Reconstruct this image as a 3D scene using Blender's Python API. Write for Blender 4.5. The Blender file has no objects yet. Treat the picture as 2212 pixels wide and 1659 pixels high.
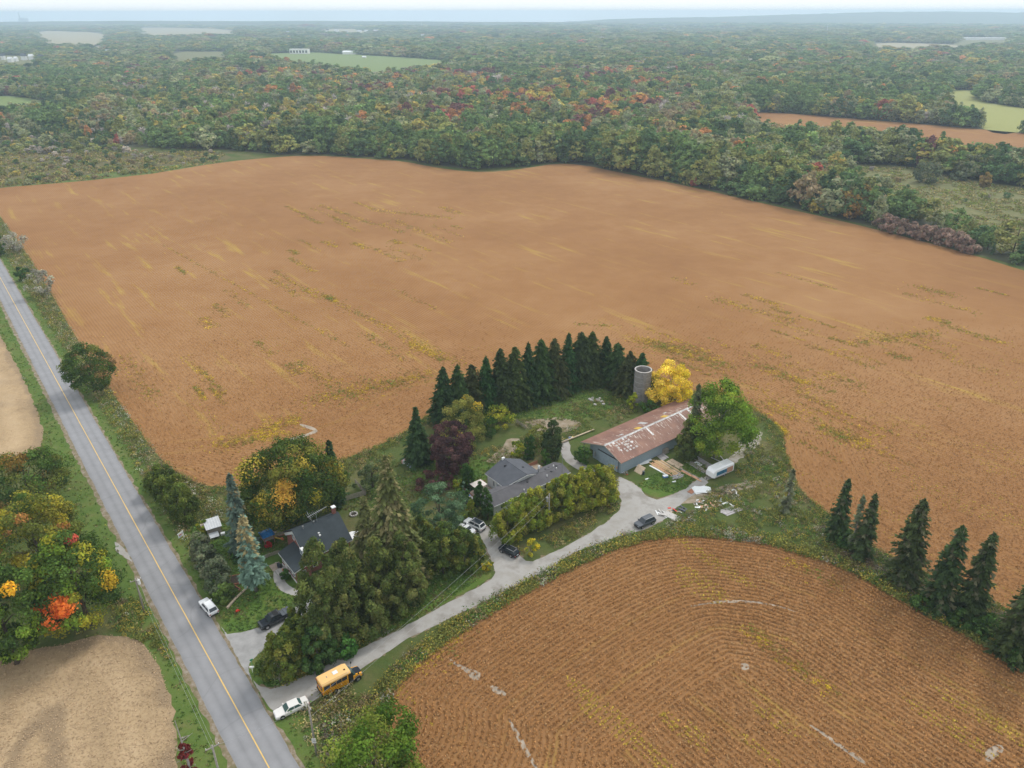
import bpy, math, random
import numpy as np
from mathutils import Vector, Matrix, geometry as mgeo

# ------------------------------------------------------------------ camera, sky, sun, exposure
S = bpy.context.scene
PXF, HOR, CAMH, ROLL = 1640.0, 27.0, 95.0, math.radians(-0.12)
PITCH = math.atan((829.5 - HOR) / PXF)
cam = bpy.data.cameras.new('camera'); cam_o = bpy.data.objects.new('camera', cam)
S.collection.objects.link(cam_o)
cam.sensor_width = 36.0; cam.lens = 36.0 * PXF / 2212.0; cam.clip_start = 1.0; cam.clip_end = 90000
cam_o.location = (0, 0, CAMH)
cam_o.rotation_euler = (Matrix.Rotation(math.pi/2 - PITCH, 3, 'X') @ Matrix.Rotation(ROLL, 3, 'Z')).to_euler()
S.camera = cam_o

SUN_EL, SUN_AZ = math.radians(48), math.radians(38)      # azimuth measured from +Y towards +X
w = bpy.data.worlds.new('World'); S.world = w; w.use_nodes = True
nt = w.node_tree; nt.nodes.clear()
sky = nt.nodes.new('ShaderNodeTexSky'); sky.sky_type = 'NISHITA'; sky.sun_disc = False
sky.sun_elevation = SUN_EL; sky.sun_rotation = SUN_AZ; sky.air_density = 1.0; sky.dust_density = 3.0
bg1 = nt.nodes.new('ShaderNodeBackground'); bg1.inputs['Strength'].default_value = 0.10
nt.links.new(sky.outputs[0], bg1.inputs['Color'])
bg2 = nt.nodes.new('ShaderNodeBackground')               # the even cloud deck of an overcast day
bg2.inputs['Color'].default_value = (0.95, 0.98, 1.0, 1); bg2.inputs['Strength'].default_value = 1.0
mx = nt.nodes.new('ShaderNodeMixShader'); mx.inputs[0].default_value = 0.86
nt.links.new(bg1.outputs[0], mx.inputs[1]); nt.links.new(bg2.outputs[0], mx.inputs[2])
wo = nt.nodes.new('ShaderNodeOutputWorld'); nt.links.new(mx.outputs[0], wo.inputs['Surface'])

sl = bpy.data.lights.new('sun', 'SUN'); sl.energy = 1.5; sl.angle = math.radians(12); sl.color = (1.0, 0.96, 0.9)
so = bpy.data.objects.new('sun', sl); S.collection.objects.link(so)
sd = Vector((math.sin(SUN_AZ)*math.cos(SUN_EL), math.cos(SUN_AZ)*math.cos(SUN_EL), math.sin(SUN_EL)))
so.rotation_euler = sd.to_track_quat('Z', 'Y').to_euler(); so.location = (60, 60, 300)
S.view_settings.view_transform = 'Standard'; S.view_settings.look = 'None'
S.view_settings.exposure = 0.38; S.view_settings.gamma = 1.0
S.cycles.use_denoising = True
S.cycles.max_bounces = 5; S.cycles.diffuse_bounces = 3; S.cycles.glossy_bounces = 2
S.cycles.transmission_bounces = 2; S.cycles.transparent_max_bounces = 8; S.cycles.volume_bounces = 1
S.cycles.caustics_reflective = False; S.cycles.caustics_refractive = False

# ------------------------------------------------------------------ survey helpers
# ground positions were surveyed off the photograph (2212 px wide): g(u, v) -> metres on the flat ground
cR, sR = math.cos(ROLL), math.sin(ROLL)
def _ray(u, v):
    x0, y0 = (u - 1106.0)/PXF, -(v - 829.5)/PXF
    x = cR*x0 - sR*y0; y = sR*x0 + cR*y0
    return x, math.cos(PITCH) + y*math.sin(PITCH), -math.sin(PITCH) + y*math.cos(PITCH)
def g(u, v, z=0.0):
    x, y, d = _ray(u, v); t = (z - CAMH)/d
    return (x*t, y*t)
def hgt(u, v, u2, v2):                       # height of a point seen at (u2, v2) above the base (u, v)
    b = g(u, v); x, y, d = _ray(u2, v2); return CAMH + d*b[1]/y
def proj(X, Y, Z=0.0):                        # arrays: where a ground point lies on the survey photograph
    yy = Y*math.cos(PITCH) - (Z-CAMH)*math.sin(PITCH); zz = Y*math.sin(PITCH) + (Z-CAMH)*math.cos(PITCH)
    a, b = X/yy, zz/yy
    return 1106 + PXF*(cR*a + sR*b), 829.5 - PXF*(-sR*a + cR*b)
def gp(pts): return [g(*p) for p in pts]
def inpoly(x, y, poly):
    x = np.asarray(x); y = np.asarray(y); r = np.zeros(x.shape, bool); n = len(poly); j = n-1
    for i in range(n):
        xi, yi = poly[i]; xj, yj = poly[j]
        c = ((yi > y) != (yj > y)) & (x < (xj-xi)*(y-yi)/((yj-yi) if yj != yi else 1e-9)+xi)
        r ^= c; j = i
    return r
def polydist(x, y, pl):
    d = np.full(np.shape(x), 1e9)
    for (x0, y0), (x1, y1) in zip(pl[:-1], pl[1:]):
        dx, dy = x1-x0, y1-y0; L = dx*dx+dy*dy+1e-9
        t = np.clip(((x-x0)*dx+(y-y0)*dy)/L, 0, 1)
        d = np.minimum(d, np.hypot(x-x0-t*dx, y-y0-t*dy))
    return d
rng = np.random.default_rng(7); random.seed(7)
def smooth(pts, it=2, closed=False):
    for _ in range(it):
        out = []; n = len(pts)
        for i in range(n if closed else n-1):
            a = np.array(pts[i]); b = np.array(pts[(i+1) % n]); out += [tuple(a*.75+b*.25), tuple(a*.25+b*.75)]
        if not closed: out = [pts[0]] + out + [pts[-1]]
        pts = out
    return pts
def rough(pts, step=1.2, amp=.25, seed=1):
    r = random.Random(seed); out = []; n = len(pts)
    for i in range(n):
        a = pts[i]; b = pts[(i+1) % n]; L = math.dist(a, b); k = max(1, min(200, int(L/step)))
        for j in range(k):
            t = j/k; out.append((a[0]+(b[0]-a[0])*t+r.uniform(-amp, amp), a[1]+(b[1]-a[1])*t+r.uniform(-amp, amp)))
    return out

# ------------------------------------------------------------------ materials
MATS = {}
def _mat(name):
    m = bpy.data.materials.new(name); m.use_nodes = True; nt = m.node_tree
    b = nt.nodes['Principled BSDF']; MATS[name] = m
    return m, nt, b
def N(nt, t, **kw):
    n = nt.nodes.new(t)
    for k, v in kw.items():
        if k in n.inputs: n.inputs[k].default_value = v
        else: setattr(n, k, v)
    return n
def lk(nt, a, b): nt.links.new(a, b)
def ramp(nt, fac, stops):
    r = nt.nodes.new('ShaderNodeValToRGB'); e = r.color_ramp.elements
    e[0].position, e[0].color = stops[0][0], (*stops[0][1], 1); e[1].position, e[1].color = stops[-1][0], (*stops[-1][1], 1)
    for p, c in stops[1:-1]:
        x = e.new(p); x.color = (*c, 1)
    lk(nt, fac, r.inputs[0]); return r.outputs[0]
def mixc(nt, fac, a, b, mode='MIX'):
    m = nt.nodes.new('ShaderNodeMix'); m.data_type = 'RGBA'; m.blend_type = mode
    for sock, v in ((m.inputs[0], fac), (m.inputs[6], a), (m.inputs[7], b)):
        if hasattr(v, 'is_output'): lk(nt, v, sock)
        elif isinstance(v, (int, float)): sock.default_value = v
        else: sock.default_value = (*v, 1)
    return m.outputs[2]
def mth(nt, op, a, b=None, c=None):
    m = nt.nodes.new('ShaderNodeMath'); m.operation = op
    for i, v in enumerate((a, b, c)):
        if v is None: continue
        if hasattr(v, 'is_output'): lk(nt, v, m.inputs[i])
        else: m.inputs[i].default_value = v
    return m.outputs[0]
def noise(nt, vec, scale, detail=4, rough=.6, out=0):
    n = N(nt, 'ShaderNodeTexNoise'); n.inputs['Scale'].default_value = scale; n.inputs['Detail'].default_value = detail
    n.inputs['Roughness'].default_value = rough
    if vec is not None: lk(nt, vec, n.inputs['Vector'])
    return n.outputs[out]
def pos(nt): return nt.nodes.new('ShaderNodeNewGeometry').outputs['Position']
def objc(nt): return nt.nodes.new('ShaderNodeTexCoord').outputs['Object']
def bump(nt, b, h, st=.5, dist=.1):
    n = nt.nodes.new('ShaderNodeBump'); n.inputs['Strength'].default_value = st; n.inputs['Distance'].default_value = dist
    lk(nt, h, n.inputs['Height']); lk(nt, n.outputs[0], b.inputs['Normal'])
def plain(name, col, rough=.7, var=.15, scale=3.0, metal=0.0, bst=.0, spec=.3, coat=0.0):
    m, nt, b = _mat(name); b.inputs['Roughness'].default_value = rough; b.inputs['Metallic'].default_value = metal
    b.inputs['Specular IOR Level'].default_value = spec; b.inputs['Coat Weight'].default_value = coat
    if var:
        n = noise(nt, objc(nt), scale, 5)
        lk(nt, ramp(nt, n, [(.3, [c*(1-var) for c in col]), (.7, [min(1, c*(1+var)) for c in col])]), b.inputs['Base Color'])
        if bst: bump(nt, b, n, bst, .03)
    else: b.inputs['Base Color'].default_value = (*col, 1)
    return m
def leafmat(name, col=(1, 1, 1), inst=False, trans=.34):
    m = bpy.data.materials.new(name); m.use_nodes = True; nt = m.node_tree; nt.nodes.clear(); MATS[name] = m
    a = N(nt, 'ShaderNodeAttribute', attribute_name='Col')
    c = mixc(nt, 1.0, a.outputs['Color'], col, 'MULTIPLY')
    if inst:
        t = N(nt, 'ShaderNodeAttribute', attribute_name='tint'); t.attribute_type = 'INSTANCER'
        c = mixc(nt, 1.0, a.outputs['Color'], t.outputs['Color'], 'MULTIPLY')
    d = N(nt, 'ShaderNodeBsdfDiffuse'); tr = N(nt, 'ShaderNodeBsdfTranslucent')
    lk(nt, c, d.inputs[0]); lk(nt, c, tr.inputs[0])
    mx = N(nt, 'ShaderNodeMixShader'); mx.inputs[0].default_value = trans
    lk(nt, d.outputs[0], mx.inputs[1]); lk(nt, tr.outputs[0], mx.inputs[2])
    o = N(nt, 'ShaderNodeOutputMaterial'); lk(nt, mx.outputs[0], o.inputs[0]); return m

# ---- grounds
m, nt, b = _mat('rough_ground'); p = pos(nt); b.inputs['Roughness'].default_value = .95; b.inputs['Specular IOR Level'].default_value = .1
n1 = noise(nt, p, .09, 7, .7); n2 = noise(nt, p, 1.1, 5, .75)
c = ramp(nt, n1, [(.34, (.075, .125, .028)), (.5, (.12, .14, .042)), (.64, (.20, .165, .08))])
lk(nt, mixc(nt, mth(nt, 'MULTIPLY', n2, .75), c, (.04, .06, .018)), b.inputs['Base Color']); bump(nt, b, n2, .6, .4)

def grassmat(name, c1, c2, c3):
    m, nt, b = _mat(name); p = pos(nt); b.inputs['Roughness'].default_value = .9; b.inputs['Specular IOR Level'].default_value = .12
    n1 = noise(nt, p, .2, 6, .65); n2 = noise(nt, p, 2.2, 5, .75)
    c = ramp(nt, n1, [(.32, c1), (.52, c2), (.72, c3)])
    lk(nt, mixc(nt, mth(nt, 'MULTIPLY', n2, .7), c, [x*.5 for x in c1]), b.inputs['Base Color']); bump(nt, b, n2, .5, .15)
plain('pale_zinc', (.42, .39, .365), .6, .3, 3)
grassmat('lawn', (.072, .145, .025), (.118, .185, .035), (.21, .195, .065))
grassmat('verge_grass', (.085, .15, .03), (.13, .18, .042), (.19, .175, .07))
grassmat('meadow', (.13, .15, .055), (.21, .205, .09), (.30, .255, .13))
grassmat('scrub', (.10, .10, .04), (.16, .14, .06), (.22, .18, .085))
grassmat('pasture', (.16, .24, .075), (.21, .27, .09), (.30, .32, .13))
grassmat('pale_field', (.34, .30, .19), (.40, .355, .235), (.30, .30, .17))
grassmat('hay', (.30, .32, .10), (.37, .37, .125), (.27, .31, .10))

m, nt, b = _mat('gravel'); p = pos(nt); b.inputs['Roughness'].default_value = .95; b.inputs['Specular IOR Level'].default_value = .1
n1 = noise(nt, p, .22, 5); n2 = noise(nt, p, 5, 4, .8)
c = ramp(nt, n1, [(.36, (.27, .25, .225)), (.5, (.40, .385, .365)), (.66, (.33, .31, .28))])
lk(nt, mixc(nt, mth(nt, 'MULTIPLY', n2, .5), c, (.25, .235, .215)), b.inputs['Base Color']); bump(nt, b, n2, .4, .06)
m, nt, b = _mat('worn_gravel'); p = pos(nt); b.inputs['Roughness'].default_value = .95
n1 = noise(nt, p, .5, 5); n2 = noise(nt, p, 4, 4, .8)
c = ramp(nt, n1, [(.38, (.16, .15, .08)), (.5, (.32, .29, .24)), (.7, (.42, .40, .37))])
lk(nt, mixc(nt, mth(nt, 'MULTIPLY', n2, .5), c, (.2, .18, .14)), b.inputs['Base Color'])

# asphalt: R = across-road coordinate stored as attribute
m, nt, b = _mat('asphalt'); p = pos(nt); b.inputs['Roughness'].default_value = .85; b.inputs['Specular IOR Level'].default_value = .25
at = N(nt, 'ShaderNodeAttribute', attribute_name='road'); sp = N(nt, 'ShaderNodeSeparateXYZ'); lk(nt, at.outputs['Vector'], sp.inputs[0])
n1 = noise(nt, p, .35, 4); n2 = noise(nt, p, 9, 3, .8)
wv = mth(nt, 'ABSOLUTE', mth(nt, 'SINE', mth(nt, 'MULTIPLY', sp.outputs[0], 1.9)))      # polished wheel paths
c = ramp(nt, mth(nt, 'ADD', mth(nt, 'MULTIPLY', wv, .28), mth(nt, 'MULTIPLY', n1, .8)), [(.2, (.20, .20, .208)), (.9, (.31, .31, .322))])
# transverse patch seams
sm = mth(nt, 'FRACT', mth(nt, 'MULTIPLY', mth(nt, 'ADD', sp.outputs[1], mth(nt, 'MULTIPLY', noise(nt, p, .03, 2), 60)), .105))
seam = mth(nt, 'MULTIPLY', mth(nt, 'LESS_THAN', sm, .035), noise(nt, p, .9, 3))
c = mixc(nt, mth(nt, 'MULTIPLY', seam, .35), c, (.13, .13, .13))
c = mixc(nt, mth(nt, 'MULTIPLY', n2, .35), c, (.17, .17, .175))
lk(nt, c, b.inputs['Base Color']); bump(nt, b, n2, .2, .02)
m, nt, b = _mat('road_shoulder'); p = pos(nt); b.inputs['Roughness'].default_value = .95
n1 = noise(nt, p, .8, 6, .7)
lk(nt, ramp(nt, n1, [(.35, (.11, .11, .04)), (.5, (.20, .155, .095)), (.66, (.29, .255, .21))]), b.inputs['Base Color'])
m, nt, b = _mat('yellow_paint'); n = noise(nt, pos(nt), 1.5, 5)
lk(nt, ramp(nt, n, [(.3, (.62, .40, .10)), (.7, (.72, .48, .15))]), b.inputs['Base Color'])
plain('pale_soil', (.345, .285, .22), .95, .25, .8); plain('driveway', (.30, .295, .29), .9, .18, .6); plain('path_concrete', (.36, .345, .33), .9, .12, .8)
m, nt, b = _mat('bare_earth'); n = noise(nt, pos(nt), .6, 5)
lk(nt, ramp(nt, n, [(.32, (.13, .12, .05)), (.5, (.26, .20, .13)), (.7, (.36, .31, .25))]), b.inputs['Base Color'])
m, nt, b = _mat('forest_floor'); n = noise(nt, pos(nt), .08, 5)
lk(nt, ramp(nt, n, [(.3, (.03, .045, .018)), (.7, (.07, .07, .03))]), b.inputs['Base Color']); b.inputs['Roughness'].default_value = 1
# stubble
m, nt, b = _mat('stubble'); p = pos(nt); b.inputs['Roughness'].default_value = .95; b.inputs['Specular IOR Level'].default_value = .1
at = N(nt, 'ShaderNodeAttribute', attribute_name='rows'); sp = N(nt, 'ShaderNodeSeparateXYZ'); lk(nt, at.outputs['Vector'], sp.inputs[0])
n1 = noise(nt, p, .12, 5); n2 = noise(nt, p, 1.3, 7, .8); n3 = noise(nt, p, 7, 3, .8)
wv = mth(nt, 'SINE', mth(nt, 'ADD', mth(nt, 'MULTIPLY', sp.outputs[0], .9), mth(nt, 'MULTIPLY', n1, 5)))
f = mth(nt, 'ADD', mth(nt, 'MULTIPLY', wv, .075), mth(nt, 'ADD', mth(nt, 'MULTIPLY', n1, .40), mth(nt, 'MULTIPLY', n2, .65)))
c = ramp(nt, f, [(.34, (.30, .215, .125)), (.52, (.43, .31, .18)), (.72, (.52, .385, .235))])
trk = ramp(nt, mth(nt, 'SINE', mth(nt, 'ADD', mth(nt, 'MULTIPLY', sp.outputs[0], .42), mth(nt, 'MULTIPLY', n1, 3))), [(.70, (0, 0, 0)), (.98, (1, 1, 1))])
c = mixc(nt, mth(nt, 'MULTIPLY', trk, .7), c, (.21, .155, .10))
c = mixc(nt, mth(nt, 'MULTIPLY', ramp(nt, noise(nt, p, .045, 3), [(.5, (0, 0, 0)), (.62, (1, 1, 1))]), .4), c, (.24, .175, .115))
lk(nt, mixc(nt, mth(nt, 'MULTIPLY', n3, .35), c, (.25, .175, .105)), b.inputs['Base Color']); bump(nt, b, n3, .5, .12)

# ripe soybeans: rows follow the attribute (x: distance to headland, y: across the main rows, z: headland width)
def cropmat(name, spacing=.95):
    m, nt, b = _mat(name); p = pos(nt); b.inputs['Roughness'].default_value = .95; b.inputs['Specular IOR Level'].default_value = .08
    at = N(nt, 'ShaderNodeAttribute', attribute_name='rows'); sp = N(nt, 'ShaderNodeSeparateXYZ'); lk(nt, at.outputs['Vector'], sp.inputs[0])
    isin = mth(nt, 'LESS_THAN', sp.outputs[0], sp.outputs[2])
    d = N(nt, 'ShaderNodeMix'); d.data_type = 'FLOAT'; lk(nt, isin, d.inputs[0]); lk(nt, sp.outputs[1], d.inputs[2]); lk(nt, sp.outputs[0], d.inputs[3])
    d = d.outputs[0]
    nz = noise(nt, p, .5, 3); nf = noise(nt, p, 3.2, 4, .75)
    dd = mth(nt, 'ADD', d, mth(nt, 'MULTIPLY', nz, .35))
    row = mth(nt, 'MULTIPLY_ADD', mth(nt, 'SINE', mth(nt, 'MULTIPLY', dd, 2*math.pi/spacing)), .5, .5)
    n1 = noise(nt, p, .012, 5); n2 = noise(nt, p, .11, 5, .65)
    base = ramp(nt, mth(nt, 'ADD', mth(nt, 'MULTIPLY', n1, .78), mth(nt, 'MULTIPLY', n2, .22)),
                [(.34, (.27, .134, .051)), (.48, (.325, .168, .065)), (.62, (.385, .214, .092))])
    c = mixc(nt, mth(nt, 'MULTIPLY', nf, .55), base, (.21, .098, .037))
    soil = ramp(nt, n2, [(.4, (.15, .08, .036)), (.7, (.21, .135, .075))])  # row gaps: bare soil, with the shade between the plants put into its colour
    c = mixc(nt, mth(nt, 'MULTIPLY', mth(nt, 'SUBTRACT', 1.0, row), .27), c, soil)
    # late yellow and green patches drawn out along the rows
    cv = N(nt, 'ShaderNodeCombineXYZ'); lk(nt, mth(nt, 'MULTIPLY', d, .22), cv.inputs[0])
    al = N(nt, 'ShaderNodeVectorMath', operation='DOT_PRODUCT'); lk(nt, p, al.inputs[0]); al.inputs[1].default_value = (.614, -.789, 0)
    lk(nt, mth(nt, 'MULTIPLY', al.outputs['Value'], .022), cv.inputs[1])
    ny = noise(nt, cv.outputs[0], 1.0, 6, .62)
    pt = ramp(nt, ny, [(.57, (0, 0, 0)), (.68, (1, 1, 1))]); nl = ramp(nt, n1, [(.42, (.2, .2, .2)), (.58, (1, 1, 1))])
    spk = ramp(nt, nf, [(.46, (0, 0, 0)), (.6, (1, 1, 1))])
    f = mth(nt, 'MULTIPLY', mth(nt, 'MULTIPLY', pt, nl), mth(nt, 'MULTIPLY_ADD', spk, .6, .3))
    c = mixc(nt, f, c, (.44, .315, .055))
    lk(nt, c, b.inputs['Base Color'])
    bump(nt, b, mth(nt, 'ADD', row, nf), .34, .2)
    return m
cropmat('ripe_crop')

# ---- building and vehicle materials
m, nt, b = _mat('rusty_roof'); oc = objc(nt); b.inputs['Roughness'].default_value = .7
mp = N(nt, 'ShaderNodeMapping'); lk(nt, oc, mp.inputs[0]); mp.inputs['Scale'].default_value = (1.6, .12, 1)
n1 = noise(nt, oc, .25, 5); n2 = noise(nt, mp.outputs[0], 1.6, 6, .7)
c = ramp(nt, n1, [(.3, (.155, .072, .05)), (.5, (.215, .105, .073)), (.72, (.285, .15, .10))])
sy = N(nt, 'ShaderNodeSeparateXYZ'); lk(nt, oc, sy.inputs[0])
near = mth(nt, 'SUBTRACT', .80, mth(nt, 'MULTIPLY', mth(nt, 'ABSOLUTE', mth(nt, 'SUBTRACT', sy.outputs[1], 5.2)), .045))  # bare zinc thins out away from the ridge
f = mth(nt, 'MULTIPLY', mth(nt, 'SUBTRACT', mth(nt, 'ADD', n2, mth(nt, 'MULTIPLY', near, .36)), .80), 9.0); f = N(nt, 'ShaderNodeClamp').inputs[0] if False else f
cl = N(nt, 'ShaderNodeClamp'); lk(nt, f, cl.inputs[0])
lk(nt, mixc(nt, cl.outputs[0], c, (.56, .50, .44)), b.inputs['Base Color'])
wv = mth(nt, 'SINE', mth(nt, 'MULTIPLY', sy.outputs[0], 18)); bump(nt, b, wv, .3, .03)
plain('galvanised', (.46, .45, .44), .55, .35, 2.5, metal=.2)
m, nt, b = _mat('blue_block'); oc = objc(nt); b.inputs['Roughness'].default_value = .9
br = N(nt, 'ShaderNodeTexBrick'); mp = N(nt, 'ShaderNodeMapping'); lk(nt, oc, mp.inputs[0]); mp.inputs['Rotation'].default_value = (math.pi/2, 0, 0)
lk(nt, mp.outputs[0], br.inputs['Vector']); br.inputs['Scale'].default_value = 1.0; br.inputs['Brick Width'].default_value = .4; br.inputs['Row Height'].default_value = .2; br.inputs['Mortar Size'].default_value = .012
br.inputs['Color1'].default_value = (.25, .315, .365, 1); br.inputs['Color2'].default_value = (.285, .35, .39, 1); br.inputs['Mortar'].default_value = (.21, .26, .30, 1)
n1 = noise(nt, oc, .5, 5); lk(nt, mixc(nt, mth(nt, 'MULTIPLY', n1, .4), br.outputs[0], (.22, .26, .29)), b.inputs['Base Color'])
plain('blue_paint', (.25, .32, .37), .85, .2, 1.2); plain('blue_door', (.28, .345, .40), .8, .12, 1.5)
m, nt, b = _mat('brick'); oc = objc(nt)
br = N(nt, 'ShaderNodeTexBrick'); mp = N(nt, 'ShaderNodeMapping'); lk(nt, oc, mp.inputs[0]); mp.inputs['Rotation'].default_value = (math.pi/2, 0, 0)
lk(nt, mp.outputs[0], br.inputs['Vector']); br.inputs['Scale'].default_value = 1.0; br.inputs['Brick Width'].default_value = .22; br.inputs['Row Height'].default_value = .075; br.inputs['Mortar Size'].default_value = .01
br.inputs['Color1'].default_value = (.24, .05, .035, 1); br.inputs['Color2'].default_value = (.30, .075, .05, 1); br.inputs['Mortar'].default_value = (.28, .2, .17, 1)
lk(nt, br.outputs[0], b.inputs['Base Color']); b.inputs['Roughness'].default_value = .9
def shingle(name, col, sc=1.0):
    m, nt, b = _mat(name); oc = objc(nt); b.inputs['Roughness'].default_value = .9; b.inputs['Specular IOR Level'].default_value = .2
    n1 = noise(nt, oc, .7*sc, 5); n2 = noise(nt, oc, 14, 2, .8)
    c = ramp(nt, n1, [(.3, [x*.82 for x in col]), (.7, [x*1.18 for x in col])])
    lk(nt, mixc(nt, mth(nt, 'MULTIPLY', n2, .5), c, [x*.6 for x in col]), b.inputs['Base Color'])
    sy = N(nt, 'ShaderNodeSeparateXYZ'); lk(nt, oc, sy.inputs[0])
    fr = mth(nt, 'FRACT', mth(nt, 'MULTIPLY', sy.outputs[2], 11)); bump(nt, b, mth(nt, 'ADD', fr, n2), .35, .02)
shingle('dark_shingle', (.052, .064, .072)); shingle('grey_shingle', (.105, .112, .128)); shingle('old_shingle', (.125, .122, .13))
plain('white_paint', (.74, .74, .73), .6, .06, 2); plain('white_siding', (.60, .62, .64), .7, .08, 2); plain('soffit', (.66, .65, .62), .8, .05)
plain('concrete', (.25, .235, .222), .95, .25, .9, bst=.4); plain('dark_hole', (.02, .02, .022), .9, 0)
plain('glass', (.03, .04, .05), .12, 0, spec=.6); plain('pane_light', (.30, .36, .40), .15, .1, 2, spec=.6); plain('screen_grey', (.25, .27, .29), .5, .1)
plain('green_glass', (.05, .10, .095), .12, 0, spec=.6)
plain('weathered_wood', (.30, .265, .225), .9, .25, 3); plain('new_lumber', (.55, .37, .20), .8, .18, 2); plain('pale_lumber', (.58, .45, .32), .8, .15, 2)
plain('red_lumber', (.33, .15, .09), .85, .2, 2); plain('grey_lumber', (.36, .34, .34), .9, .2, 2); plain('orange_ply', (.60, .33, .20), .85, .2, 2)
plain('deck_wood', (.33, .27, .22), .9, .2, 2); plain('pole_wood', (.30, .27, .24), .95, .2, 4); plain('bark', (.10, .075, .055), .95, .3, 5)
plain('grey_bark', (.22, .20, .185), .95, .3, 5); plain('dead_wood', (.33, .30, .28), .95, .25, 5); plain('birch_log', (.58, .47, .34), .9, .25, 3)
plain('metal_grey', (.42, .43, .44), .4, .1, 4, metal=.6); plain('dark_metal', (.05, .05, .055), .5, .1)
plain('rubber', (.018, .018, .02), .85, 0); plain('rim_metal', (.45, .45, .46), .35, 0, metal=.7)
plain('car_white', (.76, .77, .78), .3, .03, 2, coat=.5); plain('car_cream', (.70, .68, .65), .3, .03, 2, coat=.5); plain('car_black', (.012, .016, .024), .25, 0, coat=.6, spec=.5)
plain('car_navy', (.025, .032, .045), .25, 0, coat=.6, spec=.5); plain('car_charcoal', (.045, .055, .07), .3, 0, coat=.6, spec=.5)
plain('bus_yellow', (.80, .36, .012), .4, .05, 2, coat=.3); plain('bus_roof', (.80, .50, .20), .5, .05, 2); plain('black_trim', (.015, .015, .016), .5, 0)
plain('red_lens', (.35, .012, .012), .2, 0); plain('clear_lens', (.6, .62, .64), .15, 0); plain('amber_lens', (.6, .2, .02), .2, 0)
plain('plate', (.7, .72, .75), .5, 0); plain('blue_text', (.05, .1, .3), .5, 0); plain('black_text', (.02, .02, .02), .6, 0); plain('red_text', (.45, .03, .03), .6, 0)
plain('blue_tarp', (.015, .17, .46), .5, .4, 3); plain('white_sheet', (.76, .78, .78), .5, .05, 1); plain('pale_metal_roof', (.50, .52, .54), .5, .12, 2)
plain('red_plastic', (.62, .055, .03), .5, 0); plain('orange_plastic', (.75, .16, .03), .5, 0); plain('yellow_plastic', (.75, .48, .02), .5, 0); plain('green_plastic', (.03, .4, .12), .5, 0)
plain('teal_plastic', (.02, .33, .36), .5, 0); plain('pink_fabric', (.70, .36, .38), .7, .2, 6); plain('beige_fabric', (.62, .56, .52), .8, .05, 3)
plain('blue_plastic', (.08, .2, .5), .5, 0); plain('soil', (.05, .038, .03), .95, .3, 4); plain('stone', (.45, .43, .41), .9, .2, 3); plain('camper_decal', (.03, .12, .2), .4, .5, 2)
plain('camper_brown', (.36, .2, .14), .7, .25, 2); plain('yellow_sheet', (.55, .36, .06), .6, .15, 2); plain('green_plate', (.1, .35, .2), .6, 0)
leafmat('leaf', (1.68, 1.70, 1.40)); leafmat('forest_leaf', inst=True)
leafmat('crop_leaf', trans=.1); leafmat('straw_leaf', trans=.05); leafmat('weed_leaf')

# ------------------------------------------------------------------ mesh and object helpers
COL = S.collection
def M(n): return MATS[n]
def np_mesh(name, V, F, mats=(), col=None, mi=None, smooth_=False):
    """V (n,3), F (m,3|4) int array, col (n,3) per-vertex colour"""
    me = bpy.data.meshes.new(name); V = np.asarray(V, np.float32); F = np.asarray(F, np.int32); k = F.shape[1]
    me.vertices.add(len(V)); me.vertices.foreach_set('co', V.ravel())
    me.loops.add(F.size); me.loops.foreach_set('vertex_index', F.ravel())
    me.polygons.add(len(F)); me.polygons.foreach_set('loop_start', np.arange(0, F.size, k, dtype=np.int32))
    if mi is not None: me.polygons.foreach_set('material_index', np.asarray(mi, np.int32))
    if smooth_: me.polygons.foreach_set('use_smooth', np.ones(len(F), bool))
    for m in mats: me.materials.append(M(m))
    if col is not None:
        a = me.attributes.new('Col', 'FLOAT_COLOR', 'POINT')
        a.data.foreach_set('color', np.c_[col, np.ones(len(col))].astype(np.float32).ravel())
    me.update(calc_edges=True); return me
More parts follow.
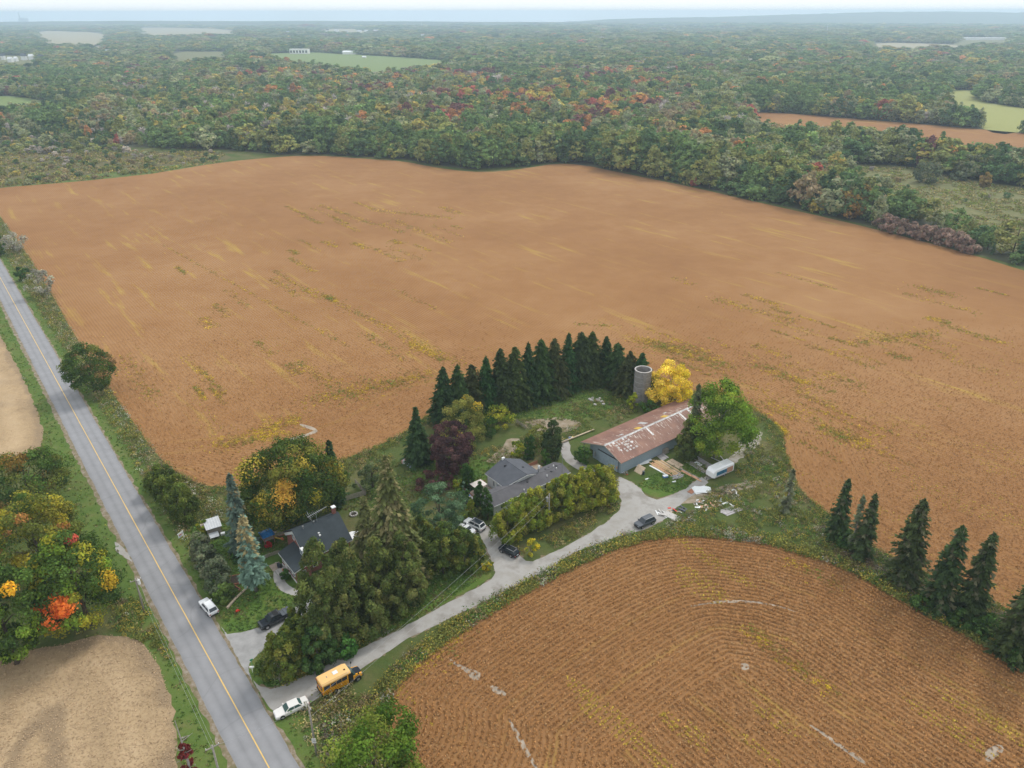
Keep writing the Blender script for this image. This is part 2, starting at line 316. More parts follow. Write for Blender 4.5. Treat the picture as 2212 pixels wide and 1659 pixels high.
class MB:
    def __init__(s): s.v = []; s.f = []
    def add(s, vs, fs):
        o = len(s.v); s.v += [tuple(map(float, v)) for v in vs]; s.f += [tuple(i+o for i in f) for f in fs]; return s
    def box(s, x0, x1, y0, y1, z0, z1):
        return s.add([(x0, y0, z0), (x1, y0, z0), (x1, y1, z0), (x0, y1, z0), (x0, y0, z1), (x1, y0, z1), (x1, y1, z1), (x0, y1, z1)],
                     [(0, 3, 2, 1), (4, 5, 6, 7), (0, 1, 5, 4), (1, 2, 6, 5), (2, 3, 7, 6), (3, 0, 4, 7)])
    def hexa(s, p):  # 8 points: bottom 4 ccw, top 4
        return s.add(p, [(0, 3, 2, 1), (4, 5, 6, 7), (0, 1, 5, 4), (1, 2, 6, 5), (2, 3, 7, 6), (3, 0, 4, 7)])
    def slab(s, q, t):  # q: polygon (list of 3d pts), thickened by t along its normal
        q = [Vector(p) for p in q]; n = (q[1]-q[0]).cross(q[2]-q[0]).normalized()*t; k = len(q)
        return s.add([p for p in q]+[p+n for p in q], [tuple(range(k))[::-1], tuple(range(k, 2*k))]+[(i, (i+1) % k, (i+1) % k+k, i+k) for i in range(k)])
    def tube(s, pts, rad, n=6, cap=True):
        pts = [Vector(p) for p in pts]; rad = rad if hasattr(rad, '__len__') else [rad]*len(pts); vs = []; fs = []
        for i, p in enumerate(pts):
            t = (pts[min(i+1, len(pts)-1)]-pts[max(i-1, 0)]).normalized()
            a = t.orthogonal().normalized() if abs(t.z) < .99 else Vector((1, 0, 0)); a = (a-t*a.dot(t)).normalized(); c = t.cross(a)
            vs += [p+(a*math.cos(2*math.pi*j/n)+c*math.sin(2*math.pi*j/n))*rad[i] for j in range(n)]
        for i in range(len(pts)-1):
            for j in range(n):
                k = (j+1) % n; fs.append((i*n+j, i*n+k, (i+1)*n+k, (i+1)*n+j))
        if cap: fs += [tuple(range(n))[::-1], tuple(range((len(pts)-1)*n, len(pts)*n))]
        return s.add(vs, fs)
    def lathe(s, prof, n=24, c=(0, 0)):  # prof: (r, z) list, open
        vs = [(c[0]+r*math.cos(2*math.pi*j/n), c[1]+r*math.sin(2*math.pi*j/n), z) for r, z in prof for j in range(n)]
        fs = [(i*n+j, i*n+(j+1) % n, (i+1)*n+(j+1) % n, (i+1)*n+j) for i in range(len(prof)-1) for j in range(n)]
        return s.add(vs, fs)
    def loft(s, secs):  # rings of equal length
        n = len(secs[0]); vs = [p for r in secs for p in r]
        fs = [(i*n+j, i*n+(j+1) % n, (i+1)*n+(j+1) % n, (i+1)*n+j) for i in range(len(secs)-1) for j in range(n)]
        fs += [tuple(range(n))[::-1], tuple(range((len(secs)-1)*n, len(secs)*n))]
        return s.add(vs, fs)
    def mesh(s, name, mat, sm=False):
        me = bpy.data.meshes.new(name); me.from_pydata(s.v, [], s.f); me.materials.append(M(mat))
        if sm: me.polygons.foreach_set('use_smooth', np.ones(len(me.polygons), bool))
        me.update(); return me
    def obj(s, name, mat, parent=None, bevel=0, sm=False, label=None, **kw):
        o = obj(name, s.mesh(name, mat, sm), parent, **kw)
        if bevel:
            md = o.modifiers.new('bevel', 'BEVEL'); md.width = bevel; md.segments = 2; md.limit_method = 'ANGLE'
        if label: o['label'] = label
        return o
def obj(name, me, parent=None, loc=None, rz=None):
    o = bpy.data.objects.new(name, me); COL.objects.link(o)
    if parent is not None: o.parent = parent
    if loc is not None: o.location = loc
    if rz is not None: o.rotation_euler = (0, 0, rz)
    return o
def tag(o, label, cat, group=None, kind=None):
    o['label'] = label
    if cat: o['category'] = cat
    if group: o['group'] = group
    if kind: o['kind'] = kind
    return o
def thing(name, label, cat, loc=(0, 0, 0), rz=0, group=None):
    o = bpy.data.objects.new(name, None); COL.objects.link(o); o.empty_display_size = .5
    o.location = loc if len(loc) == 3 else (*loc, 0); o.rotation_euler = (0, 0, rz); return tag(o, label, cat, group)
def copy_tree(root, loc, rz, sc=1.0, label=None, mats=None):
    r = root.copy(); COL.objects.link(r); r.location = loc; r.rotation_euler = (0, 0, rz); r.scale = (sc, sc, sc)
    if label: r['label'] = label
    for ch in list(root.children):
        c = ch.copy(); COL.objects.link(c); c.parent = r
        for q in list(ch.children):
            d = q.copy(); COL.objects.link(d); d.parent = c
    return r
def struct(name, me, label=None, loc=None):
    o = obj(name, me, loc=loc); o['kind'] = 'structure'
    if label: o['label'] = label
    return o
def stuff(name, me, label, cat):
    o = obj(name, me); tag(o, label, cat, kind='stuff'); return o

# ------------------------------------------------------------------ foliage
def unit(a): return a/np.maximum(np.linalg.norm(a, axis=-1, keepdims=True), 1e-9)
def diamonds(c, n, s, r, asp=1.5, t=None):
    """leaf-shaped four-corner faces at c with normal n and size s; returns V, F"""
    k = len(c); n = unit(n); t = unit(np.cross(n, r.normal(size=(k, 3)))) if t is None else unit(t-n*(t*n).sum(1, keepdims=True)); b = np.cross(n, t)
    s = np.broadcast_to(np.asarray(s, float), (k,))[:, None]
    V = np.stack([c+t*s*asp/2, c+b*s/2+t*s*.08, c-t*s*asp/2, c-b*s/2+t*s*.08], 1).reshape(-1, 3)
    return V, np.arange(4*k).reshape(k, 4)
def clump_crown(seed, prof, z0, z1, R, ncl, cr, per, leaf, colf, flat=.8, inner=.12, up=.35, lean=(0, 0), stretch=1.0, irr=.16):
    """crown = leaf clumps spread over a surface of revolution r = R*prof(t)"""
    r = np.random.default_rng(seed)
    tt = np.linspace(0, 1, 60); w = np.maximum(prof(tt), .03); w = w/w.sum()
    t = r.choice(tt, ncl, p=w)+r.uniform(-.01, .01, ncl); a = r.uniform(0, 2*np.pi, ncl)
    wob = 1+irr*np.sin(a*2+r.uniform(0, 6))*.6+irr*np.sin(a*3+t*5+r.uniform(0, 6))*.6+r.normal(0, irr*.45, ncl)
    rad = np.maximum(R*prof(np.clip(t, 0, 1))*wob-cr*.45, 0)
    deep = r.random(ncl) < inner; rad = np.where(deep, rad*r.uniform(.2, .7, ncl), rad)
    c = np.stack([rad*np.cos(a)*stretch+lean[0]*t, rad*np.sin(a)+lean[1]*t, z0+(z1-z0)*t], 1)
    crs = cr*r.uniform(.65, 1.3, ncl)
    out = unit(np.stack([np.cos(a), np.sin(a), (t-.35)*1.4+up], 1))
    d = unit(r.normal(size=(ncl, per, 3))+out[:, None]*.75+np.array([0, 0, up]))
    pos_ = c[:, None]+d*crs[:, None, None]*r.uniform(.55, 1.08, (ncl, per, 1))*np.array([1, 1, flat])
    nn = unit(d+r.normal(0, .35, (ncl, per, 3)))
    cc = colf(r, c, t, a)                                   # (ncl,3)
    lc = cc[:, None]*np.exp(r.normal(0, .20, (ncl, per, 1)))*np.exp(r.normal(0, .05, (ncl, per, 3)))
    k = ncl*per
    V, F = diamonds(pos_.reshape(k, 3), nn.reshape(k, 3), leaf*r.uniform(.7, 1.35, k), r)
    return V, F, np.repeat(lc.reshape(k, 3), 4, 0), c
def flatcol(*cols, w=None, var=.12):
    cols = np.array(cols, float)
    def f(r, c, t, a):
        i = r.choice(len(cols), len(t), p=w); return cols[i]*np.exp(r.normal(0, var, (len(t), 1)))
    return f
p_round = lambda t: np.sqrt(np.clip(1-(2*t-1)**2, 0, 1))
p_dome = lambda t: np.clip(1-t**2.6, 0, 1)**.6*np.clip(.55+t*2.2, 0, 1)
p_cone = lambda t: np.clip(1-t, 0, 1)**.8*np.clip(.5+t*5, 0, 1)+.02
p_flame = lambda t: np.clip(1-t**2.2, 0, 1)**.7*np.clip(.6+t*1.6, 0, 1)
p_col = lambda t: np.clip(1-t**4, 0, 1)**.6*np.clip(.75+t*2, 0, 1)
p_vase = lambda t: np.clip(.35+t*.9, 0, 1)*np.clip(1-t**3.5, 0, 1)**.55
def spruce_geo(seed, h, R, col, z0=.6, dens=1.0, droop=.35, power=.85, thin=0.0, tip=None, qs=1.0, gap=0.0):
    r = np.random.default_rng(seed); C, Nn, Sz, Cl, T = [], [], [], [], []
    col = np.array(col, float); z = z0
    while z < h-.25:
        t = (z-z0)/(h-z0); L0 = R*(1-t)**power*min(1, .6+t*4)+.12
        nb = max(5, int((6+L0*2.4)*dens))
        for i in range(nb):
            if r.random() < thin*(.4+.6*t) or r.random() < gap: continue
            a = r.uniform(0, 2*np.pi); L = L0*r.uniform(.55, 1.15); k = max(2, int(L/.42/qs)); e = np.array([math.cos(a), math.sin(a), 0]); q = np.array([-e[1], e[0], 0])
            bc = col*math.exp(r.normal(0, .16))
            if tip is not None and r.random() < tip[1]*(t**tip[2] if len(tip) > 2 else t**.5): bc = np.array(tip[0])*math.exp(r.normal(0, .15))
            s = (np.arange(k)+.6)/k
            ss = np.clip(s+r.uniform(-.1, .1, k), .05, 1.05)
            dz = -droop*L*(ss**1.4)*r.uniform(.6, 1.3)+.10*L*(1-t)*ss
            for side in (-1, 0, 1):
                off = side*(.10+.30*(1-ss)*L*.45)*r.uniform(.6, 1.2, k)
                C.append(e*(ss*L)[:, None]+q*off[:, None]+np.c_[np.zeros(k), np.zeros(k), z+dz-abs(off)*.25+r.uniform(-.2, .2, k)])
                Nn.append(np.c_[r.normal(0, .35, k)+e[0]*.45, r.normal(0, .35, k)+e[1]*.45, np.ones(k)*.9])
                Sz.append((.46*qs+.16*(1-ss))*r.uniform(.75, 1.25, k)); T.append(np.tile(e*1.0+q*side*.8+np.array([0, 0, -.45]), (k, 1)))
                Cl.append(np.tile(bc, (k, 1))*(1+.25*(ss[:, None]-.5))*np.exp(r.normal(0, .12, (k, 1))))
        z += (.34+.22*(1-t))/max(.7, dens)*qs*r.uniform(.8, 1.2)
    # leader
    k = 10; C.append(np.c_[r.normal(0, .06, k), r.normal(0, .06, k), h-r.uniform(0, .8, k)]); Nn.append(r.normal(size=(k, 3))); Sz.append(np.full(k, .3)); T.append(np.tile([0, 0, 1.], (k, 1))); Cl.append(np.tile(col, (k, 1)))
    C, Nn, Sz, Cl, T = map(np.concatenate, (C, Nn, Sz, Cl, T))
    V, F = diamonds(C, Nn, Sz, r, asp=2.1, t=T); return V, F, np.repeat(Cl, 4, 0)
def trunk_mb(h, r0, limbs=(), seed=0, r1=.04, bend=.15):
    r = random.Random(seed); mb = MB(); n = 5
    pts = [(r.uniform(-bend, bend)*(i > 0), r.uniform(-bend, bend)*(i > 0), h*i/n-.15*(i == 0)) for i in range(n+1)]
    mb.tube(pts, [r0*1.25]+[r0*(1-i/n)+r1 for i in range(1, n+1)], 7)
    for (x, y, z) in limbs:
        zb = max(.8, min(h*.75, z-math.hypot(x, y)*.8)); rr = r0*.38
        mb.tube([(0, 0, zb), (x*.45, y*.45, zb+(z-zb)*.6), (x, y, z)], [rr, rr*.6, .03], 5)
    return mb
def tree(name, label, base, crown, trunk, cat='tree', group=None, rz=0, bark='bark', leaf='leaf', cname='crown'):
    t = thing(name, label, cat, (base[0], base[1], 0), rz, group)
    V, F, Cc = crown[:3]
    obj(cname, np_mesh(cname, V, F, (leaf,), Cc), t)
    if trunk is not None: trunk.obj('trunk', bark, t, sm=True)
    return t
G_ = dict(dk=(.040, .068, .020), mid=(.060, .098, .025), ol=(.10, .115, .030), yel=(.20, .185, .03), gold=(.36, .27, .03), org=(.42, .16, .035),
          red=(.36, .07, .05), pur=(.062, .032, .038), brn=(.13, .085, .04), gry=(.15, .13, .115), lime=(.16, .21, .03), spr=(.022, .042, .018), blue=(.085, .135, .125), ced=(.065, .078, .022))
def maple(name, label, base, h, R, seed, cols, w=None, group=None, z0=None, ncl=70, per=95, leaf=.40, prof=p_dome, bark='bark', cat='tree', patch=None, **kw):
    base_c = flatcol(*cols, w=w)
    def cf(r, c, t, a):
        o = base_c(r, c, t, a)
        for (px, py, pz, pr, pc) in (patch or ()):
            m_ = np.linalg.norm(c-np.array([px, py, pz]), axis=1) < pr; o[m_] = np.array(pc)*np.exp(r.normal(0, .12, (m_.sum(), 1)))
        return o
    z0 = h*.18 if z0 is None else z0
    cr = clump_crown(seed, prof, z0, h-R*.10, R, ncl, R*.26, int(per*1.6), leaf*.76, cf, **kw)
    rr = np.random.default_rng(seed+1); L = cr[3][rr.choice(len(cr[3]), 9, replace=False)]
    return tree(name, label, base, cr, trunk_mb(h*.72, .12+R*.045, [tuple(x*.85) for x in L], seed), cat, group, bark=bark)
def conifer(name, label, base, h, R, seed, col, group=None, bark='bark', **kw):
    return tree(name, label, base, spruce_geo(seed, h, R, col, **kw), trunk_mb(h*.96, .08+h*.013, (), seed, r1=.02, bend=.03), 'tree', group, bark=bark)
def cedar(name, label, base, h, R, seed, cols, group=None, prof=p_flame, ncl=None, per=60, leaf=.34, w=None, cat='tree', z0=.1, crk=.30, **kw):
    n = ncl or int(14*h*R/2.2); n = max(14, min(150, n))
    cr = clump_crown(seed, prof, z0, h-.25, R, n, max(.3, R*crk), int(per*1.5), leaf*.78, flatcol(*cols, w=w), flat=1.35, up=.6, inner=.08, **kw)
    return tree(name, label, base, cr, trunk_mb(h*.7, .06+h*.012, (), seed), cat, group)
def shrub(name, label, base, h, R, seed, cols, w=None, group=None, ncl=18, per=45, leaf=.3, cat='shrub', prof=p_round, **kw):
    cr = clump_crown(seed, prof, .0, h-.05, R, ncl, R*.36, per, leaf, flatcol(*cols, w=w), **kw)
    mb = MB()
    for i in range(4):
        a = i*1.7+seed; mb.tube([(0, 0, -.1), (math.cos(a)*R*.25, math.sin(a)*R*.25, h*.35), (math.cos(a)*R*.5, math.sin(a)*R*.5, h*.7)], [.05, .035, .015], 5)
    t = thing(name, label, cat, (base[0], base[1], 0), 0, group)
    obj('foliage', np_mesh('foliage', *cr[:2], ('leaf',), cr[2]), t); mb.obj('stem', 'bark', t); return t

# ------------------------------------------------------------------ ground, fields, roads
def sheet(name, poly, z, mat, pts=None, attr=None, label=None, kind='structure'):
    vs = [Vector(p) for p in poly]; n = len(vs)
    if pts is not None and len(pts): vs += [Vector((float(a), float(b))) for a, b in pts]
    vo, _, fo, *_r = mgeo.delaunay_2d_cdt(vs, [(i, (i+1) % n) for i in range(n)], [], 0, 1e-4, False)
    V = np.array([(v.x, v.y, z) for v in vo]); F = np.array([f for f in fo if len(f) == 3], int)
    ce = V[F].mean(1); F = F[inpoly(ce[:, 0], ce[:, 1], poly)]
    a, b, c = V[F[:, 0]], V[F[:, 1]], V[F[:, 2]]
    fl = ((b-a)[:, 0]*(c-a)[:, 1]-(b-a)[:, 1]*(c-a)[:, 0]) < 0; F[fl] = F[fl][:, ::-1]
    me = np_mesh(name, V, F, (mat,))
    if attr is not None:
        A = attr(V[:, 0], V[:, 1]); at = me.attributes.new('rows', 'FLOAT_VECTOR', 'POINT'); at.data.foreach_set('vector', np.stack(A, 1).astype(np.float32).ravel())
    o = struct(name, me, label); return o

# the ground: one sheet to the lake shore, 7.4 km off
def grid_sheet(xs, ys, z=0.0):
    X, Y = np.meshgrid(xs, ys); nx, ny = len(xs), len(ys); V = np.c_[X.ravel(), Y.ravel(), np.full(X.size, z)]
    i = np.arange(nx*ny).reshape(ny, nx); F = np.stack([i[:-1, :-1], i[:-1, 1:], i[1:, 1:], i[1:, :-1]], -1).reshape(-1, 4); return V, F
V, F = grid_sheet(np.linspace(-14000, 14000, 57), np.r_[-400, np.linspace(0, 7400, 40)])
struct('ground', np_mesh('ground', V, F, ('rough_ground',)), 'rough grassy ground between the fields, yards and woods')

ra, rb = np.array(g(0, 600)), np.array(g(580, 1659)); RD = (rb-ra)/np.linalg.norm(rb-ra); RN = np.array([-RD[1], RD[0]])  # RN: to the right (farm) side
def rd(s, c): p = ra+RD*s+RN*c; return (p[0], p[1])
def across(x, y): return (x-ra[0])*RN[0]+(y-ra[1])*RN[1]
def along(x, y): return (x-ra[0])*RD[0]+(y-ra[1])*RD[1]
NB = gp([(-420, 640), (-150, 560), (0, 468), (50, 538), (103, 620), (168, 738), (236, 840), (292, 918), (345, 992), (395, 1030), (440, 1049), (500, 1055), (560, 1042), (640, 1020), (720, 1000), (790, 975), (840, 952), (885, 928), (915, 903), (945, 886), (1000, 873), (1060, 860),
         (1120, 846), (1180, 828), (1240, 808), (1290, 798), (1340, 808), (1390, 825), (1440, 838), (1490, 846), (1540, 852), (1585, 864), (1612, 882), (1647, 896), (1681, 919), (1692, 944), (1697, 978), (1706, 1000), (1717, 1037), (1740, 1071), (1780, 1102), (1830, 1140), (1883, 1180), (1966, 1222), (2094, 1280), (2212, 1330), (2500, 1440)])
NBs = smooth(NB[2:], 1)
FAR = [(2900, 790), (2500, 668), (2212, 585), (2100, 550), (1950, 510), (1800, 473), (1650, 440), (1500, 405), (1350, 375), (1260, 356), (1200, 353), (1140, 363), (1080, 371), (1010, 371), (940, 362), (870, 348), (800, 344), (700, 336), (620, 337), (480, 350), (330, 375), (170, 392), (0, 405), (-400, 452)]
FARg = smooth(gp(FAR), 1)
BIG = [tuple(p) for p in NB[:2]]+[tuple(p) for p in NBs]+FARg
NFB = gp([(835, 1562), (838, 1500), (868, 1468), (905, 1428), (960, 1388), (1010, 1355), (1080, 1312), (1150, 1272), (1250, 1221), (1350, 1177), (1440, 1159), (1520, 1158), (1580, 1166), (1666, 1176), (1717, 1195), (1780, 1211), (1837, 1234), (1883, 1260), (1951, 1300), (2009, 1331), (2094, 1377), (2180, 1425), (2300, 1490), (2700, 1700)])
NFs = smooth(NFB, 2)
NEAR = NFs+gp([(2500, 2300), (1500, 2300), (960, 2000), (850, 1659)])
_r = np.array(NFB[-4])-np.array(NFB[-8]); _r /= np.linalg.norm(_r); NRD = np.array([-_r[1], _r[0]])
NBhead = [p for p in NBs if True]
yard_i = [i for i, p in enumerate(NBs) if polydist(np.array([p[0]]), np.array([p[1]]), [NB[9], NB[10]])[0] < 8]
NBhead = NBs[yard_i[0]:]
def rows_big(x, y): return polydist(x, y, NBhead), across(x, y), np.full(np.shape(x), 19.0)
def rows_near(x, y): return polydist(x, y, NFs), (x-NFB[0][0])*NRD[0]+(y-NFB[0][1])*NRD[1], np.full(np.shape(x), 34.0)
def gridpts(poly, step, r, jit=.3):
    P = np.array(poly); x0, y0 = P.min(0); x1, y1 = P.max(0)
    X, Y = np.meshgrid(np.arange(x0, x1, step), np.arange(y0, y1, step)); X = X.ravel()+r.uniform(-jit, jit, X.size)*step; Y = Y.ravel()+r.uniform(-jit, jit, Y.size)*step
    k = inpoly(X, Y, poly); return X[k], Y[k]
X1, Y1 = gridpts([(-60, 60), (200, 60), (200, 260), (-60, 260)], 2.2, rng); k = inpoly(X1, Y1, BIG); X1, Y1 = X1[k], Y1[k]
dh = polydist(X1, Y1, NBhead); k = (dh < 23) & (dh > .8); X2, Y2 = gridpts(BIG, 18, rng); k2 = polydist(X2, Y2, BIG+[BIG[0]]) > 6
sheet('soybean_field', BIG, .012, 'ripe_crop', np.c_[np.r_[X1[k], X2[k2]], np.r_[Y1[k], Y2[k2]]], rows_big, 'large field of ripe brown soybeans behind the farmstead')
X1, Y1 = gridpts(NEAR, 2.0, rng); k = (polydist(X1, Y1, NEAR+[NEAR[0]]) > .8) & (Y1 > 20)
sheet('soybean_field', NEAR, .014, 'ripe_crop', np.c_[X1[k], Y1[k]], rows_near, 'ripe soybean field with curving rows beside the gravel lane')
ST1 = gp([(-200, 560), (0, 722), (36, 790), (66, 850), (95, 930), (90, 972), (40, 985), (0, 1000), (-300, 1040)])
ST2 = smooth(gp([(-60, 1420), (70, 1402), (150, 1388), (230, 1370), (290, 1376), (330, 1408), (352, 1452), (372, 1520), (380, 1600), (378, 1680), (360, 2100), (-500, 2100)]), 1, True)
for q, st in enumerate((ST1, ST2)):
    x1, y1 = gridpts(st, 3.0, rng); k = polydist(x1, y1, st+[st[0]]) > 1
    sheet('stubble_field', rough(st, 1.5, .35, q), .012, 'stubble', np.c_[x1[k], y1[k]], lambda x, y, st=st: (polydist(x, y, st+[st[0]]), across(x, y), 0*x),
          ('tan harvested grain field across the road beyond the maples', 'tan harvested grain field with curved wheel tracks across the road')[q])

# road: asphalt strip with shoulders and a single yellow line
def strip(name, s0, s1, c0, c1, z, mat, ds=4, amp=0, label=None, kind='structure', nc=1):
    r = random.Random(len(name)); ss = np.arange(s0, s1+ds, ds); V = []; A = []
    for s in ss:
        for j in range(nc+1):
            c = c0+(c1-c0)*j/nc+(r.uniform(-amp, amp) if j in (0, nc) else 0); p = rd(s, c); V.append((*p, z)); A.append((c, s, 0))
    n = nc+1; i = np.arange(len(ss)*n).reshape(-1, n); F = np.stack([i[:-1, :-1], i[1:, :-1], i[1:, 1:], i[:-1, 1:]], -1).reshape(-1, 4)
    me = np_mesh(name, V, F, (mat,)); at = me.attributes.new('road', 'FLOAT_VECTOR', 'POINT'); at.data.foreach_set('vector', np.array(A, np.float32).ravel())
    return struct(name, me, label)
RW = 3.45
strip('verge', -700, 330, -9.5, 8.5, .006, 'verge_grass', 3, .8, 'mown green grass verge along the road')
strip('road_shoulder', -700, 330, -RW-.9, RW+.45, .022, 'road_shoulder', 1.3, .32, 'thin gravelly shoulder of the road')
strip('road', -700, 330, -RW, RW, .034, 'asphalt', 1.5, .09, 'worn light grey asphalt country road', nc=6)
ln = strip('centre_line', -700, 330, -.02, .15, .040, 'yellow_paint', 4, .02, 'single yellow line painted along the road')

# lane, drives and yard surfaces
LANE = gp([(604, 1550), (650, 1528), (700, 1500), (750, 1466), (800, 1432), (880, 1380), (960, 1341), (1080, 1282), (1160, 1243), (1240, 1193), (1330, 1160), (1395, 1143), (1442, 1118), (1462, 1096), (1490, 1074), (1515, 1058), (1530, 1042), (1515, 1030), (1480, 1056), (1450, 1070), (1418, 1080), (1395, 1070), (1380, 1052), (1362, 1040), (1338, 1030), (1322, 1045),
           (1330, 1065), (1344, 1082), (1338, 1102), (1310, 1128), (1272, 1152), (1222, 1181), (1150, 1213), (1136, 1212), (1102, 1182), (1074, 1154), (1052, 1136), (1004, 1132), (1012, 1142), (1034, 1152), (1054, 1190), (1071, 1236), (1062, 1252), (950, 1312), (850, 1367), (760, 1410), (700, 1441), (620, 1477), (585, 1488), (563, 1482), (545, 1470), (575, 1520)])
sheet('lane_edge', rough([(p[0]*1.0, p[1]) for p in LANE], .6, .55, 23), .0165, 'road_shoulder', None, None, 'dusty trodden edge of the farm lane')
sheet('gravel_lane', rough(LANE, .9, .14, 3), .020, 'gravel', None, None, 'pale crushed stone farm lane winding up to the barn')
DRV = gp([(478, 1352), (492, 1370), (520, 1366), (556, 1357), (600, 1335), (640, 1310), (675, 1292), (690, 1303), (660, 1325), (630, 1350), (590, 1388), (556, 1415), (540, 1432), (536, 1452), (546, 1472), (530, 1452)])
sheet('driveway', rough(DRV, .9, .10, 4), .026, 'driveway', None, None, 'grey paved driveway where the black pickup is parked')
PATH = gp([(592, 1213), (606, 1217), (612, 1232), (612, 1248), (620, 1262), (636, 1272), (655, 1276), (648, 1289), (622, 1284), (600, 1272), (590, 1252), (591, 1232)])
sheet('path', smooth(PATH, 1, True), .022, 'path_concrete', None, None, 'curved concrete path leading to the farmhouse porch')
BACK = gp([(1211, 955), (1225, 948), (1232, 960), (1230, 973), (1242, 990), (1262, 1002), (1290, 1016), (1275, 1026), (1240, 1010), (1216, 992), (1210, 972)])
sheet('gravel_track', rough(smooth(BACK, 1, True), .8, .12, 5), .019, 'gravel', None, None, 'pale gravel track curving behind the bungalow to the barn')
TRK = gp([(1515, 1030), (1530, 1042), (1570, 1012), (1610, 985), (1640, 960), (1650, 935), (1625, 930), (1600, 950), (1590, 975), (1556, 1006)])
sheet('farm_track', rough(smooth(TRK, 1, True), .7, .35, 6), .018, 'worn_gravel', None, None, 'worn grassy gravel track past the camper to the field')
for i, (q, nm, mt, lb) in enumerate((
        ([(405, 1130), (470, 1130), (600, 1130), (700, 1160), (640, 1300), (560, 1355), (495, 1366), (455, 1300), (425, 1210)], 'lawn', 'lawn', 'green lawn in front of the farmhouse'),
        ([(540, 1452), (560, 1415), (600, 1395), (640, 1440), (600, 1470), (570, 1482), (548, 1470)], 'lawn', 'lawn', 'small triangle of grass by the mailbox'),
        ([(760, 1300), (900, 1250), (1000, 1215), (1062, 1232), (1060, 1250), (950, 1310), (850, 1364), (790, 1390), (760, 1380)], 'lawn', 'lawn', 'strip of mown grass along the gravel lane'),
        ([(880, 1000), (960, 985), (1060, 985), (1080, 1010), (1030, 1050), (960, 1060), (900, 1050)], 'lawn', 'lawn', 'green back lawn behind the bungalow deck'),
        ([(1090, 905), (1150, 880), (1220, 850), (1290, 835), (1350, 855), (1370, 885), (1300, 905), (1230, 910), (1160, 905)], 'lawn', 'verge_grass', 'grassy clearing inside the row of spruces'),
        ([(1372, 1050), (1400, 1030), (1470, 1000), (1545, 1000), (1500, 1045), (1455, 1066), (1425, 1076), (1400, 1068)], 'lawn', 'lawn', 'green grass around the lumber beside the barn'),
        ([(1120, 912), (1200, 900), (1262, 910), (1240, 930), (1190, 938), (1150, 928)], 'bare_patch', 'bare_earth', 'bare dusty earth behind the barn'),
        ([(1085, 968), (1060, 985), (1050, 1000), (1090, 1000), (1120, 985), (1130, 950), (1100, 945)], 'bare_patch', 'bare_earth', 'trodden brown earth behind the bungalow'),
        ([(775, 1325), (800, 1318), (822, 1325), (824, 1345), (800, 1342)], 'bare_patch', 'worn_gravel', 'grey gravel patch under the cedars'),
        ([(1465, 1075), (1515, 1060), (1640, 1035), (1650, 1045), (1540, 1075), (1480, 1092)], 'bare_patch', 'bare_earth', 'bare brown strip beside the camper'))):
    sheet(nm, rough(smooth(gp(q), 1, True), 1.0, .3, 10+i), .0095+.0008*i, mt, None, None, lb)
for q, mt, lb in (([(248, 1170), (262, 1178), (280, 1200), (285, 1215), (272, 1205), (250, 1190)], 'gravel', 'pale gravel field entrance off the road'),):
    sheet('field_entrance', rough(gp(q), .8, .15, 9), .024, mt, None, None, lb)

SOIL = []
for q, lab in (([(1466, 1315), (1540, 1298), (1620, 1296), (1690, 1309), (1727, 1326), (1690, 1313), (1620, 1301), (1540, 1303)], 'pale bare curved wheel track in the near soybeans'), ([(1094, 1548), (1106, 1560), (1135, 1605), (1165, 1665), (1155, 1665), (1125, 1612)], 'pale bare streak in the rows near the ash tree'),
               ([(1735, 1556), (1800, 1596), (1880, 1652), (1872, 1656), (1795, 1604)], 'long straight bare streak in the near soybeans'), ([(970, 1420), (1000, 1440), (1035, 1450), (1040, 1468), (1020, 1470), (1010, 1452), (975, 1432)], 'bare soil patch near the field corner by the bus'), ([(1058, 1478), (1085, 1488), (1102, 1505), (1085, 1503), (1062, 1494)], 'second bare soil patch near the field corner'),
               ([(1598, 1434), (1614, 1432), (1622, 1446), (1606, 1450)], 'bare soil spot where the crop rows bend'), ([(2128, 1618), (2160, 1605), (2170, 1622), (2148, 1640), (2130, 1650)], 'bare soil patch at the far end of the near field'),
               ([(588, 963), (630, 946), (662, 937), (684, 928), (688, 933), (664, 942), (632, 951), (594, 967)], 'pale bare earth streak in the big field behind the maple'), ([(648, 915), (668, 920), (686, 927), (680, 931), (664, 926), (648, 919)], 'short pale bare streak joining the longer one behind the maple')):
    SOIL.append(gp(q)); sheet('bare_soil', rough(smooth(gp(q), 1, True), 1.6, .10, len(lab)), .03, 'pale_soil', None, None, lab)
# far clearings
CLEAR = {}
def clearing(nm, uv, mat, label, z=.05, ext=.16):
    U = np.array(uv, float); CLEAR[len(CLEAR)] = U
    sheet(nm, smooth(gp(uv), 1, True), z, mat, None, (lambda x, y: (across(x, y)+50, across(x, y), 0*x)) if mat == 'ripe_crop' else None, label)
clearing('field', [(1605, 241), (1720, 246), (1900, 261), (2060, 274), (2300, 296), (2300, 372), (2170, 362), (2088, 356), (1989, 348), (1893, 330), (1739, 322), (1640, 300)], 'ripe_crop', 'long narrow brown crop field enclosed by woods')
clearing('field', [(2037, 193), (2122, 196), (2110, 218), (2225, 236), (2300, 240), (2300, 292), (2212, 284), (2157, 292), (2110, 272), (2050, 262)], 'hay', 'pale yellow green hay field among the woods')
clearing('meadow', [(1795, 353), (1968, 358), (2081, 386), (2174, 400), (2300, 412), (2300, 572), (2180, 545), (2090, 510), (1985, 468), (1900, 432), (1800, 392)], 'meadow', 'rough pale meadow behind the tree line')
clearing('pasture', [(550, 117), (665, 112), (740, 116), (832, 121), (985, 132), (992, 152), (890, 164), (825, 176), (740, 166), (670, 153), (590, 142)], 'pasture', 'bright green pasture on a rise amid the woods')
